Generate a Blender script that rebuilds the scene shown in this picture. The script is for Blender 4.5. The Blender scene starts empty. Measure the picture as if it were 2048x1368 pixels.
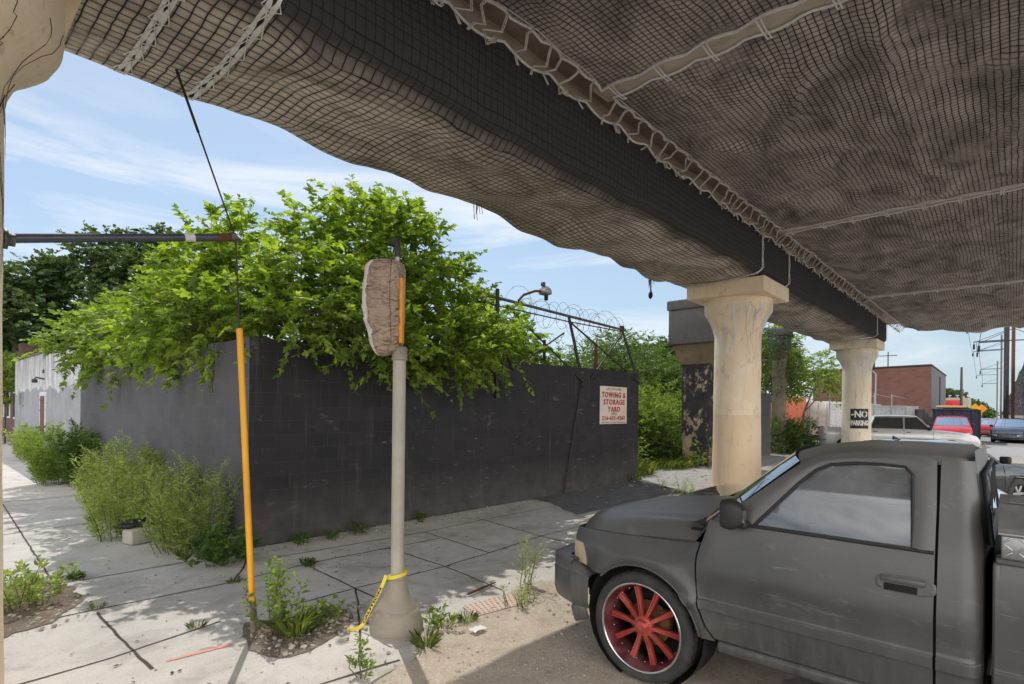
import bpy, bmesh, math, random
import numpy as np
from mathutils import Vector, Matrix, noise
PI = math.pi
rnd = random.Random(7)
S = bpy.context.scene
COL = S.collection
R = math.radians

# ------------------------------------------------------------------ helpers
def lin(r, g, b):
    def f(c):
        c /= 255.0
        return c / 12.92 if c <= 0.04045 else ((c + 0.055) / 1.055) ** 2.4
    return (f(r), f(g), f(b))

def sstep(a, b, x):
    t = min(1.0, max(0.0, (x - a) / (b - a)))
    return t * t * (3 - 2 * t)

def nz(x, y, z=0.0):
    return noise.noise(Vector((x, y, z)))

def lerpc(pts, x):
    """piecewise-linear curve through sorted (x, y) points"""
    if x <= pts[0][0]:
        return pts[0][1]
    for (a, b), (c, d) in zip(pts, pts[1:]):
        if x <= c:
            return b + (d - b) * (x - a) / (c - a) if c != a else d
    return pts[-1][1]

class MB:
    """collects shapes into one mesh"""
    def __init__(self):
        self.v, self.f, self.m, self.s, self.uv = [], [], [], [], []
        self.has_uv = False
    def add(self, vs, fs, m=0, smooth=False, uv=None):
        o = len(self.v)
        self.v.extend([tuple(p) for p in vs])
        for i, f in enumerate(fs):
            self.f.append(tuple(k + o for k in f))
            self.m.append(m); self.s.append(smooth)
            if uv is not None:
                self.has_uv = True
                self.uv.append([uv[k] for k in f])
            else:
                self.uv.append([(0.0, 0.0)] * len(f))
        return self
    def box(self, c, s, rotz=0.0, m=0, bev=0.0, rot=None, seg=2):
        bm = bmesh.new()
        bmesh.ops.create_cube(bm, size=1.0)
        for v in bm.verts:
            v.co = Vector((v.co.x * s[0], v.co.y * s[1], v.co.z * s[2]))
        if bev > 0:
            bmesh.ops.bevel(bm, geom=list(bm.edges), offset=bev, segments=seg, affect='EDGES', profile=0.5)
        M = rot if rot is not None else Matrix.Rotation(rotz, 3, 'Z')
        bm.verts.index_update()
        vs = [(M @ v.co) + Vector(c) for v in bm.verts]
        fs = [[v.index for v in f.verts] for f in bm.faces]
        bm.free()
        return self.add(vs, fs, m, bev > 0)
    def tube(self, pts, r, n=8, m=0, caps=True, smooth=True):
        pts = [Vector(p) for p in pts]
        k = len(pts)
        rs = r if isinstance(r, (list, tuple)) else [r] * k
        vs, fs = [], []
        up = None
        for i, p in enumerate(pts):
            t = (pts[min(i + 1, k - 1)] - pts[max(i - 1, 0)])
            if t.length < 1e-9:
                t = Vector((0, 0, 1))
            t.normalize()
            if up is None:
                up = Vector((0, 0, 1)) if abs(t.z) < 0.9 else Vector((1, 0, 0))
            a = up - t * up.dot(t)
            if a.length < 1e-6:
                a = t.orthogonal()
            a.normalize(); b = t.cross(a); up = a
            for j in range(n):
                q = 2 * PI * j / n
                vs.append(p + (a * math.cos(q) + b * math.sin(q)) * rs[i])
        for i in range(k - 1):
            for j in range(n):
                fs.append((i * n + j, i * n + (j + 1) % n, (i + 1) * n + (j + 1) % n, (i + 1) * n + j))
        self.add(vs, fs, m, smooth)
        if caps:
            self.add(vs[:n][::-1], [tuple(range(n))], m)
            self.add(vs[-n:], [tuple(range(n))], m)
        return self
    def lathe(self, prof, c=(0, 0, 0), n=32, m=0, axis='Z', smooth=True, wob=None):
        vs, fs = [], []
        k = len(prof)
        for i, (r, h) in enumerate(prof):
            for j in range(n):
                q = 2 * PI * j / n
                rr = r + (wob(q, h) if wob else 0.0)
                if axis == 'Z':
                    p = (c[0] + rr * math.cos(q), c[1] + rr * math.sin(q), c[2] + h)
                elif axis == 'X':
                    p = (c[0] + h, c[1] + rr * math.cos(q), c[2] + rr * math.sin(q))
                else:
                    p = (c[0] + rr * math.sin(q), c[1] + h, c[2] + rr * math.cos(q))
                vs.append(p)
        for i in range(k - 1):
            for j in range(n):
                fs.append((i * n + j, i * n + (j + 1) % n, (i + 1) * n + (j + 1) % n, (i + 1) * n + j))
        return self.add(vs, fs, m, smooth)
    def grid(self, P, m=0, smooth=True, UV=None, flip=False):
        a, b = len(P), len(P[0])
        vs = [p for row in P for p in row]
        uv = [q for row in UV for q in row] if UV else None
        fs = []
        for i in range(a - 1):
            for j in range(b - 1):
                f = (i * b + j, (i + 1) * b + j, (i + 1) * b + j + 1, i * b + j + 1)
                fs.append(f[::-1] if flip else f)
        return self.add(vs, fs, m, smooth, uv)
    def poly(self, pts, m=0, uv=None):
        return self.add(pts, [tuple(range(len(pts)))], m, False, uv)
    def build(self, name, mats, parent=None, local=False):
        me = bpy.data.meshes.new(name)
        me.from_pydata([tuple(map(float, p)) for p in self.v], [], self.f)
        if not isinstance(mats, (list, tuple)):
            mats = [mats]
        for mm in mats:
            me.materials.append(mm)
        me.polygons.foreach_set('material_index', self.m)
        me.polygons.foreach_set('use_smooth', self.s)
        if self.has_uv:
            lay = me.uv_layers.new(name='UVMap')
            flat = [c for f in self.uv for q in f for c in q]
            lay.data.foreach_set('uv', flat)
        me.update()
        return link(name, me, parent, local)

def link(name, me, parent=None, local=False):
    o = bpy.data.objects.new(name, me)
    COL.objects.link(o)
    if parent is not None:
        o.parent = parent
        if not local:
            L = Vector((0, 0, 0)); q = parent
            while q is not None:
                L += Vector(q.location); q = q.parent
            o.location = -L
    return o

def tag(o, label=None, cat=None, group=None, kind=None):
    if label: o['label'] = label
    if cat: o['category'] = cat
    if group: o['group'] = group
    if kind: o['kind'] = kind
    return o

def thing(name, label, cat, loc=(0, 0, 0), rotz=0.0, group=None):
    o = bpy.data.objects.new(name, None)
    o.empty_display_size = 0.2
    COL.objects.link(o)
    o.location = loc; o.rotation_euler = (0, 0, rotz)
    return tag(o, label, cat, group)

def copy_tree(o, parent=None):
    c = o.copy(); COL.objects.link(c)
    if parent is not None:
        c.parent = parent
    for ch in list(o.children):
        copy_tree(ch, c)
    return c

def text_geo(s, size, bold=0.0, spacing=1.0):
    cu = bpy.data.curves.new('lettering', 'FONT')
    cu.body = s; cu.size = size; cu.align_x = 'CENTER'; cu.align_y = 'CENTER'
    cu.offset = bold; cu.space_character = spacing; cu.resolution_u = 2
    o = bpy.data.objects.new('lettering', cu)
    COL.objects.link(o)
    dg = bpy.context.evaluated_depsgraph_get()
    me = bpy.data.meshes.new_from_object(o.evaluated_get(dg))
    vs = [(v.co.x, v.co.y) for v in me.vertices]
    fs = [tuple(p.vertices) for p in me.polygons]
    bpy.data.objects.remove(o); bpy.data.curves.remove(cu); bpy.data.meshes.remove(me)
    return vs, fs

# ------------------------------------------------------------------ materials
class NT:
    def __init__(self, name):
        self.mat = bpy.data.materials.new(name)
        self.mat.use_nodes = True
        self.t = self.mat.node_tree
        self.t.nodes.clear()
        self.out = self.n('ShaderNodeOutputMaterial')
    def n(self, typ, **kw):
        nd = self.t.nodes.new(typ)
        for k, v in kw.items():
            if k.startswith('i_'):
                nd.inputs[k[2:].replace('_', ' ')].default_value = v
            else:
                setattr(nd, k, v)
        return nd
    def l(self, a, b):
        self.t.links.new(a, b)
    def val(self, x, sock):
        if hasattr(x, 'is_output') or isinstance(x, bpy.types.NodeSocket):
            self.l(x, sock)
        else:
            sock.default_value = x
    def math(self, op, a, b=None, c=None, clamp=False):
        nd = self.n('ShaderNodeMath', operation=op, use_clamp=clamp)
        self.val(a, nd.inputs[0])
        if b is not None: self.val(b, nd.inputs[1])
        if c is not None: self.val(c, nd.inputs[2])
        return nd.outputs[0]
    def coord(self, which='Object'):
        return self.n('ShaderNodeTexCoord').outputs[which]
    def mapping(self, vec, scale=(1, 1, 1), loc=(0, 0, 0), rot=(0, 0, 0)):
        nd = self.n('ShaderNodeMapping')
        nd.inputs['Scale'].default_value = scale
        nd.inputs['Location'].default_value = loc
        nd.inputs['Rotation'].default_value = rot
        self.l(vec, nd.inputs['Vector'])
        return nd.outputs[0]
    def noise(self, vec, scale, detail=4.0, rough=0.55, dist=0.0):
        nd = self.n('ShaderNodeTexNoise')
        nd.inputs['Scale'].default_value = scale
        nd.inputs['Detail'].default_value = detail
        nd.inputs['Roughness'].default_value = rough
        nd.inputs['Distortion'].default_value = dist
        if vec is not None: self.l(vec, nd.inputs['Vector'])
        return nd.outputs['Fac']
    def ramp(self, fac, stops):
        nd = self.n('ShaderNodeValToRGB')
        e = nd.color_ramp.elements
        while len(e) < len(stops): e.new(0.5)
        for k, (p, c) in enumerate(stops):
            e[k].position = p
            e[k].color = (c, c, c, 1) if not isinstance(c, (tuple, list)) else tuple(c)[:3] + (1,)
        self.l(fac, nd.inputs[0])
        return nd.outputs[0]
    def mix(self, fac, a, b, mode='MIX'):
        nd = self.n('ShaderNodeMix', data_type='RGBA', blend_type=mode)
        self.val(fac, nd.inputs[0])
        for x, s in ((a, nd.inputs[6]), (b, nd.inputs[7])):
            if isinstance(x, (tuple, list)): s.default_value = tuple(x)[:3] + (1,)
            else: self.l(x, s)
        return nd.outputs[2]
    def bump(self, h, strength=0.3, dist=0.02, normal=None):
        nd = self.n('ShaderNodeBump')
        nd.inputs['Strength'].default_value = strength
        nd.inputs['Distance'].default_value = dist
        self.l(h, nd.inputs['Height'])
        if normal is not None: self.l(normal, nd.inputs['Normal'])
        return nd.outputs[0]
    def pbsdf(self, col, rough=0.8, metal=0.0, normal=None, spec=0.5, coat=0.0, alpha=None):
        nd = self.n('ShaderNodeBsdfPrincipled')
        if isinstance(col, (tuple, list)): nd.inputs['Base Color'].default_value = tuple(col)[:3] + (1,)
        else: self.l(col, nd.inputs['Base Color'])
        self.val(rough, nd.inputs['Roughness'])
        nd.inputs['Metallic'].default_value = metal
        nd.inputs['Specular IOR Level'].default_value = spec
        nd.inputs['Coat Weight'].default_value = coat
        if normal is not None: self.l(normal, nd.inputs['Normal'])
        return nd.outputs[0]
    def done(self, sh):
        self.l(sh, self.out.inputs[0])
        return self.mat

def simple(name, c, rough=0.7, metal=0.0, var=0.25, scale=6.0, bump=0.15, dist=0.01, spec=0.5, coat=0.0, dirt=None, bscale=None):
    """noise-mottled surface: colour c varied by +-var, optional dust colour dirt"""
    t = NT(name)
    co = t.coord()
    a = t.noise(co, scale, 6.0, 0.6)
    b = t.noise(co, scale * 9, 3.0, 0.6)
    f = t.math('ADD', t.math('MULTIPLY', a, 0.7), t.math('MULTIPLY', b, 0.3))
    lo = tuple(x * (1 - var) for x in c); hi = tuple(min(1.0, x * (1 + var)) for x in c)
    col = t.ramp(f, [(0.3, lo), (0.7, hi)])
    if dirt:
        g = t.ramp(t.noise(co, scale * 0.45, 5.0, 0.65), [(0.45, 0.0), (0.75, 0.8)])
        col = t.mix(g, col, dirt)
    rr = t.math('ADD', t.math('MULTIPLY', a, 0.2), rough - 0.1)
    nrm = t.bump(t.noise(co, bscale or scale * 14, 4.0, 0.6), bump, dist) if bump > 0 else None
    return t.done(t.pbsdf(col, rr, metal, nrm, spec, coat))

def concrete(name, c, stain, lightc, dark_z=None, drip=True, scale=1.0):
    """stained board concrete with vertical drips"""
    t = NT(name)
    co = t.coord()
    big = t.noise(co, 0.9 * scale, 6.0, 0.62)
    col = t.ramp(big, [(0.3, tuple(x * 0.9 for x in c)), (0.55, c), (0.75, lightc)])
    st = t.noise(t.mapping(co, (2.4 * scale, 2.4 * scale, 0.25 * scale)), 2.2, 7.0, 0.66)
    if drip:
        col = t.mix(t.ramp(st, [(0.56, 0.0), (0.76, 0.7)]), col, stain)
    spl = t.ramp(t.noise(t.mapping(co, (1.6, 1.6, 1.0), (2, 7, 3)), 2.6, 8.0, 0.75), [(0.57, 0.0), (0.59, 0.7)])
    col = t.mix(spl, col, tuple(x * 0.72 for x in c))
    sp = t.noise(co, 24 * scale, 5.0, 0.7)
    col = t.mix(t.ramp(sp, [(0.60, 0.0), (0.78, 0.5)]), col, tuple(x * 0.5 for x in c))
    if dark_z:
        zz, dc = dark_z
        z = t.n('ShaderNodeSeparateXYZ'); t.l(co, z.inputs[0])
        wob = t.math('ADD', z.outputs[2], t.math('MULTIPLY', t.noise(co, 3.0), 0.03))
        fac = t.math('MULTIPLY', t.math('LESS_THAN', wob, zz), 0.5)
        col = t.mix(fac, col, dc)
    zz_ = t.n('ShaderNodeSeparateXYZ'); t.l(co, zz_.inputs[0])
    fl = t.math('FRACT', t.math('MULTIPLY', t.math('ADD', zz_.outputs[2], t.math('MULTIPLY', t.noise(co, 2.0), 0.02)), 1.6))
    line_ = t.math('LESS_THAN', fl, 0.012)
    h = t.math('ADD', t.math('MULTIPLY', sp, 0.5), t.math('MULTIPLY', t.noise(co, 6 * scale, 6.0, 0.7), 1.0))
    h = t.math('SUBTRACT', h, t.math('MULTIPLY', line_, 0.8))
    h = t.math('SUBTRACT', h, t.math('MULTIPLY', spl, 0.8))
    return t.done(t.pbsdf(col, 0.88, 0, t.bump(h, 0.35, 0.02), 0.3))

def net_mat(name, fab_lo, fab_hi, dark=None, cell=0.1, line=0.13):
    """black knotted netting over brown backing cloth, drawn in metres on the surface's own UV"""
    t = NT(name)
    uv = t.coord('UV'); co = t.coord()
    wx = t.math('MULTIPLY', t.math('SUBTRACT', t.noise(uv, 2.3, 2.0), 0.5), 0.055)
    wy = t.math('MULTIPLY', t.math('SUBTRACT', t.noise(t.mapping(uv, (1, 1, 1), (7.3, 3.1, 0)), 2.3, 2.0), 0.5), 0.055)
    s = t.n('ShaderNodeSeparateXYZ'); t.l(uv, s.inputs[0])
    u = t.math('ADD', s.outputs[0], wx); v = t.math('ADD', s.outputs[1], wy)
    def dist(x):
        fr = t.math('FRACT', t.math('MULTIPLY', x, 1 / cell))
        return t.math('MULTIPLY', t.math('ABSOLUTE', t.math('SUBTRACT', fr, 0.5)), 2.0)   # 1 at the cord, 0 mid cell
    du, dv = dist(u), dist(v)
    m = t.math('MAXIMUM', du, dv)
    cord = t.ramp(m, [(1 - line - 0.07, 0.0), (1 - line, 1.0)])
    pil = t.math('MULTIPLY', t.math('SUBTRACT', 1.0, t.math('POWER', du, 3.0)), t.math('SUBTRACT', 1.0, t.math('POWER', dv, 3.0)))
    big = t.noise(co, 0.7, 6.0, 0.65)
    fine = t.noise(co, 9.0, 5.0, 0.7)
    fab = t.ramp(t.math('ADD', t.math('MULTIPLY', big, 0.65), t.math('MULTIPLY', fine, 0.35)), [(0.32, fab_lo), (0.68, fab_hi)])
    mottle = t.noise(t.mapping(co, (1, 1.6, 1), (5, 2, 0)), 0.9, 8.0, 0.72, 0.8)
    fab = t.mix(t.ramp(mottle, [(0.42, 0.0), (0.66, 0.85)]), fab, tuple(x * 0.33 for x in fab_lo))  # large darker mottling over the cloth
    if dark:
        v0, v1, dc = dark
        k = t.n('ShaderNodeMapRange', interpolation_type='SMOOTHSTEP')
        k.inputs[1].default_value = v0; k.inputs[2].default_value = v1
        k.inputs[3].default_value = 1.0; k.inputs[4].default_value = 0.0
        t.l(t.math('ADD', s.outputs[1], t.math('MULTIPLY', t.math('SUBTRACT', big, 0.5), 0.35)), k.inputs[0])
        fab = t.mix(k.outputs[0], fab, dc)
    fab = t.mix(t.math('MULTIPLY', t.math('SUBTRACT', 1.0, pil), 0.5), fab, (0.06, 0.055, 0.05))
    pf = t.ramp(t.noise(t.mapping(uv, (1, 1, 1), (3, 1, 0)), 0.9, 5.0, 0.7), [(0.54, 0.0), (0.64, 0.75)])
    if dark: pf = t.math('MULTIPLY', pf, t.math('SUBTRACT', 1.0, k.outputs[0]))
    cordc = t.mix(pf, (0.03, 0.029, 0.028), (0.34, 0.30, 0.26))  # pale cords at random: caught light painted into the cord colour
    col = t.mix(cord, fab, cordc)
    h = t.math('ADD', t.math('MULTIPLY', cord, 0.7), t.math('MULTIPLY', pil, 0.8))
    h = t.math('ADD', h, t.math('MULTIPLY', fine, 0.35))
    return t.done(t.pbsdf(col, 0.95, 0, t.bump(h, 0.38, 0.02), 0.15))

def leafmat(name, dark, light, trans=0.45, rough=0.5):
    t = NT(name)
    geo = t.n('ShaderNodeNewGeometry')
    rn = geo.outputs['Random Per Island']
    co = t.coord()
    cl = t.noise(co, 0.9, 2.0)
    f = t.math('ADD', t.math('MULTIPLY', rn, 0.6), t.math('MULTIPLY', cl, 0.5))
    col = t.ramp(f, [(0.2, dark), (0.6, tuple((a + b) / 2 for a, b in zip(dark, light))), (0.9, light)])
    p = t.pbsdf(col, rough, 0, None, 0.4)
    tr = t.n('ShaderNodeBsdfTranslucent')
    t.l(t.mix(1.0, col, (1.75, 1.75, 0.55), 'MULTIPLY'), tr.inputs[0])
    mx = t.n('ShaderNodeMixShader'); mx.inputs[0].default_value = trans
    t.l(p, mx.inputs[1]); t.l(tr.outputs[0], mx.inputs[2])
    return t.done(mx.outputs[0])

def blockmat(name, c, c2, mortar, w, h, msize=0.012, dust=None, bump=0.5, worn=0.0, squash=1.0):
    """masonry drawn in metres on UV"""
    t = NT(name)
    uv = t.coord('UV'); co = t.coord()
    b = t.n('ShaderNodeTexBrick', offset=0.5, squash=squash)
    b.inputs['Color1'].default_value = c + (1,); b.inputs['Color2'].default_value = c2 + (1,)
    b.inputs['Mortar'].default_value = mortar + (1,)
    b.inputs['Scale'].default_value = 1.0
    b.inputs['Mortar Size'].default_value = msize
    b.inputs['Mortar Smooth'].default_value = 0.4
    b.inputs['Bias'].default_value = 0.0
    b.inputs['Brick Width'].default_value = w; b.inputs['Row Height'].default_value = h
    dv = t.n('ShaderNodeVectorMath', operation='ADD')
    nn = t.n('ShaderNodeTexNoise'); nn.inputs['Scale'].default_value = 5.0
    t.l(co, nn.inputs['Vector'])
    sc = t.n('ShaderNodeVectorMath', operation='SCALE'); sc.inputs['Scale'].default_value = 0.012
    t.l(nn.outputs['Color'], sc.inputs[0])
    t.l(uv, dv.inputs[0]); t.l(sc.outputs[0], dv.inputs[1]); t.l(dv.outputs[0], b.inputs['Vector'])
    big = t.noise(co, 0.8, 6.0, 0.65)
    col = t.mix(t.ramp(big, [(0.35, 0.0), (0.7, 0.6)]), b.outputs['Color'], tuple(min(1, x * 1.7 + 0.004) for x in c))
    if worn > 0:
        wn = t.noise(t.mapping(co, (1, 1, 2.2)), 3.2, 8.0, 0.72)
        col = t.mix(t.ramp(wn, [(0.60, 0.0), (0.72, worn)]), col, dust or (0.3, 0.3, 0.3))
    if dust:
        z = t.n('ShaderNodeSeparateXYZ'); t.l(co, z.inputs[0])
        k = t.n('ShaderNodeMapRange'); k.inputs[1].default_value = 0.0; k.inputs[2].default_value = 0.9
        k.inputs[3].default_value = 0.75; k.inputs[4].default_value = 0.0
        t.l(z.outputs[2], k.inputs[0])
        col = t.mix(t.math('MULTIPLY', k.outputs[0], t.noise(co, 4.0, 5.0)), col, dust)
        st = t.noise(t.mapping(co, (5, 5, 0.3)), 1.6, 6.0, 0.7)
        col = t.mix(t.ramp(st, [(0.56, 0.0), (0.8, 0.35)]), col, dust)
    hgt = t.math('ADD', t.math('MULTIPLY', b.outputs['Fac'], -1.0), t.math('MULTIPLY', t.noise(co, 30.0, 5.0, 0.7), 0.35))
    return t.done(t.pbsdf(col, 0.85, 0, t.bump(hgt, bump, 0.012), 0.35))

def glassmat(name, tint=(0.75, 0.8, 0.8), film=0.12, filmc=(0.5, 0.55, 0.6), refl=0.2, rough=0.03):
    t = NT(name)
    co = t.coord()
    tr = t.n('ShaderNodeBsdfTransparent'); tr.inputs[0].default_value = tint + (1,)
    gl = t.n('ShaderNodeBsdfGlossy'); gl.inputs['Roughness'].default_value = rough
    gl.inputs['Color'].default_value = (0.95, 0.97, 1.0, 1)
    df = t.n('ShaderNodeBsdfDiffuse'); df.inputs[0].default_value = filmc + (1,)
    fr = t.n('ShaderNodeFresnel'); fr.inputs[0].default_value = 1.5
    fac = t.math('ADD', t.math('MULTIPLY', fr.outputs[0], 1.0), refl, clamp=True)
    m1 = t.n('ShaderNodeMixShader'); t.l(fac, m1.inputs[0]); t.l(tr.outputs[0], m1.inputs[1]); t.l(gl.outputs[0], m1.inputs[2])
    fn = t.ramp(t.noise(t.mapping(co, (1, 1, 1)), 4.0, 6.0, 0.7), [(0.3, film * 0.5), (0.75, film * 1.6)])
    m2 = t.n('ShaderNodeMixShader'); t.l(fn, m2.inputs[0]); t.l(m1.outputs[0], m2.inputs[1]); t.l(df.outputs[0], m2.inputs[2])
    return t.done(m2.outputs[0])

M = {}
M['black'] = simple('black_rubber', (0.015, 0.015, 0.016), 0.8, bump=0.2)
M['void'] = simple('dark_inside', (0.012, 0.012, 0.012), 0.95, bump=0)
M['steel'] = simple('weathered_steel', (0.16, 0.15, 0.145), 0.55, 0.6, 0.35, 12, 0.1, dirt=(0.12, 0.06, 0.03))
M['darksteel'] = simple('dark_painted_steel', (0.035, 0.035, 0.04), 0.6, 0.3, 0.4, 10, 0.1, dirt=(0.10, 0.06, 0.04))
M['rust'] = simple('rusty_steel', (0.16, 0.065, 0.03), 0.85, 0.2, 0.5, 8, 0.3)
M['galv'] = simple('galvanised_steel', (0.42, 0.43, 0.44), 0.45, 0.7, 0.15, 10, 0.05)
M['yellow'] = simple('yellow_plastic', lin(246, 176, 18), 0.45, 0, 0.06, 5, 0.05, dirt=lin(214, 150, 30))
M['tape'] = simple('yellow_tape', lin(236, 214, 60), 0.5, 0, 0.1, 20, 0.2)
M['polepaint'] = simple('beige_pole_paint', lin(168, 162, 148), 0.55, 0, 0.12, 3, 0.06, dirt=lin(190, 186, 172))
M['basepaint'] = simple('grey_base_paint', lin(146, 137, 124), 0.6, 0, 0.12, 3, 0.1, dirt=lin(165, 155, 140))
def creased_cloth():
    t = NT('creased_tan_cloth'); co = t.coord()
    a = t.noise(t.mapping(co, (3, 3, 7)), 1.5, 2.0, 0.45, 1.6)
    b = t.noise(t.mapping(co, (4, 4, 14)), 1.7, 1.0, 0.4, 0.8)
    col = t.ramp(t.noise(co, 7.0, 5.0), [(0.3, lin(158, 136, 118)), (0.7, lin(172, 150, 132))])
    n1 = t.bump(a, 1.0, 0.09)
    n2 = t.bump(b, 0.6, 0.02, n1)
    return t.done(t.pbsdf(col, 0.62, 0, t.bump(t.noise(co, 260.0, 2.0), 0.25, 0.004, n2), 0.4))
M['cloth'] = creased_cloth()
M['clothskylit'] = simple('skylit_cloth', lin(206, 200, 196), 0.85, 0, 0.08, 5, 0.2, bscale=160)  # bag's left side: light from the open sky put into the colour
M['rope'] = simple('pale_rope', lin(246, 240, 230), 0.9, 0, 0.25, 30, 0.4)
M['gaprope'] = simple('grey_rope', lin(214, 206, 194), 0.9, 0, 0.25, 30, 0.4)
M['bark'] = simple('bark', (0.11, 0.085, 0.065), 0.95, 0, 0.4, 12, 0.6, 0.02)
M['white'] = simple('white_paint', (0.72, 0.72, 0.70), 0.6, 0, 0.08, 4, 0.06)
M['slabc'] = concrete('viaduct_concrete', (0.60, 0.52, 0.42), (0.36, 0.30, 0.23), (0.72, 0.64, 0.53))
M['colc'] = concrete('column_concrete', lin(246, 224, 194), lin(206, 162, 122), lin(252, 242, 226), (1.93, lin(226, 196, 160)))
M['colw'] = concrete('whitewashed_column', lin(246, 232, 208), lin(206, 160, 110), lin(252, 247, 238))
M['coln'] = concrete('near_column_concrete', lin(242, 222, 192), lin(196, 158, 120), lin(250, 240, 222))
M['efflor'] = simple('white_lime_run', lin(232, 230, 226), 0.9, 0, 0.08, 20, 0.4)
M['crack'] = simple('dark_crack', (0.03, 0.025, 0.02), 0.95, bump=0)
M['deckconc'] = concrete('deck_concrete', (0.46, 0.36, 0.27), (0.24, 0.18, 0.13), (0.56, 0.46, 0.36))
M['net'] = net_mat('net_over_brown_cloth', (0.43, 0.375, 0.335), (0.68, 0.60, 0.53), cell=0.074, line=0.10)
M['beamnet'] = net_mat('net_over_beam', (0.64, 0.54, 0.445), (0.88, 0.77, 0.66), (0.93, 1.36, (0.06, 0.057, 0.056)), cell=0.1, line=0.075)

# ------------------------------------------------------------------ setting: ground, walks, dirt
def groundmat():
    t = NT('dusty_ground')
    co = t.coord()
    big = t.noise(co, 0.35, 6.0, 0.6)
    mid = t.noise(co, 2.2, 7.0, 0.7)
    fine = t.noise(co, 45.0, 4.0, 0.7)
    col = t.ramp(t.math('ADD', t.math('MULTIPLY', big, 0.5), t.math('MULTIPLY', mid, 0.5)),
                 [(0.36, (0.30, 0.285, 0.27)), (0.5, (0.40, 0.37, 0.335)), (0.64, (0.50, 0.45, 0.39))])
    col = t.mix(t.ramp(fine, [(0.35, 0.55), (0.55, 0.0)]), col, (0.11, 0.10, 0.09))
    col = t.mix(t.ramp(t.noise(co, 70.0, 2.0), [(0.66, 0.0), (0.72, 0.7)]), col, (0.5, 0.48, 0.44))
    h = t.math('ADD', fine, t.math('MULTIPLY', mid, 1.5))
    return t.done(t.pbsdf(col, 0.92, 0, t.bump(h, 0.5, 0.02), 0.25))

def walkmat():
    t = NT('sidewalk_concrete')
    co = t.coord()
    big = t.noise(co, 0.55, 6.0, 0.6)
    mid = t.noise(co, 4.0, 7.0, 0.7)
    fine = t.noise(co, 60.0, 4.0, 0.75)
    col = t.ramp(t.math('ADD', t.math('MULTIPLY', big, 0.6), t.math('MULTIPLY', mid, 0.4)),
                 [(0.33, (0.48, 0.45, 0.41)), (0.5, (0.60, 0.565, 0.52)), (0.66, (0.69, 0.65, 0.60))])
    col = t.mix(t.ramp(fine, [(0.33, 0.35), (0.5, 0.0)]), col, (0.2, 0.18, 0.16))
    st = t.noise(t.mapping(co, (1, 1, 1), (3, 9, 0)), 1.4, 8.0, 0.75, 0.6)
    col = t.mix(t.ramp(st, [(0.50, 0.0), (0.68, 0.62)]), col, (0.27, 0.245, 0.215))
    col = t.mix(t.ramp(t.noise(t.mapping(co, (1, 1, 1), (8, 3, 0)), 0.7, 5.0, 0.6), [(0.5, 0.0), (0.75, 0.5)]), col, (0.36, 0.33, 0.30))
    col = t.mix(t.ramp(t.noise(co, 26.0, 2.0), [(0.70, 0.0), (0.73, 0.8)]), col, (0.10, 0.09, 0.08))
    h = t.math('ADD', fine, t.math('MULTIPLY', mid, 1.0))
    return t.done(t.pbsdf(col, 0.9, 0, t.bump(h, 0.3, 0.012), 0.3))

def dirtmat(name, a, b, c):
    t = NT(name)
    co = t.coord()
    mid = t.noise(co, 3.0, 8.0, 0.72)
    fine = t.noise(co, 38.0, 5.0, 0.75)
    col = t.ramp(t.math('ADD', t.math('MULTIPLY', mid, 0.6), t.math('MULTIPLY', fine, 0.4)), [(0.34, a), (0.5, b), (0.66, c)])
    v = t.n('ShaderNodeTexVoronoi'); v.inputs['Scale'].default_value = 32.0
    t.l(co, v.inputs['Vector'])
    col = t.mix(t.ramp(v.outputs['Distance'], [(0.12, 0.5), (0.3, 0.0)]), col, tuple(min(1, x * 1.5) for x in c))
    h = t.math('ADD', t.math('MULTIPLY', fine, 1.2), t.math('MULTIPLY', mid, 1.5))
    return t.done(t.pbsdf(col, 0.95, 0, t.bump(h, 0.8, 0.03), 0.2))

M['ground'] = groundmat(); M['walk'] = walkmat()
M['dirt'] = dirtmat('sandy_dirt', (0.42, 0.34, 0.26), (0.60, 0.51, 0.41), (0.72, 0.63, 0.52))
M['soil'] = dirtmat('brown_soil', (0.12, 0.09, 0.065), (0.22, 0.17, 0.13), (0.36, 0.30, 0.24))
M['gravellot'] = dirtmat('pale_gravel', (0.25, 0.24, 0.22), (0.40, 0.38, 0.35), (0.55, 0.53, 0.50))
M['asphalt'] = dirtmat('patched_asphalt', (0.10, 0.10, 0.105), (0.165, 0.165, 0.17), (0.25, 0.245, 0.24))
M['road'] = dirtmat('street_asphalt', (0.26, 0.255, 0.25), (0.34, 0.335, 0.325), (0.42, 0.41, 0.40))
M['meadow'] = dirtmat('weedy_soil', (0.05, 0.075, 0.025), (0.10, 0.13, 0.045), (0.20, 0.20, 0.10))
M['joint'] = simple('joint_grit', (0.075, 0.062, 0.05), 0.95, 0, 0.5, 30, 0.4)
M['stone'] = simple('loose_stone', (0.36, 0.33, 0.29), 0.9, 0, 0.5, 3, 0.3)

mb = MB(); mb.grid([[(-600 + 1200 * i / 8, -600 + 1200 * j / 8, -0.024) for j in range(9)] for i in range(9)], flip=False)
tag(mb.build('ground', M['ground']), kind='structure')
mb = MB(); mb.add([(36, -6, -0.018), (420, -4, -0.018), (420, 14, -0.018), (36, 7.2, -0.018)], [(0, 1, 2, 3)])
tag(mb.build('street', M['road']), kind='structure')
mb = MB(); mb.add([(-9, 9.0, -0.018), (-1.2, 9.0, -0.018), (-1.2, 90, -0.018), (-9, 90, -0.018)], [(0, 1, 2, 3)])
tag(mb.build('cross_street', M['road']), kind='structure')

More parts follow.
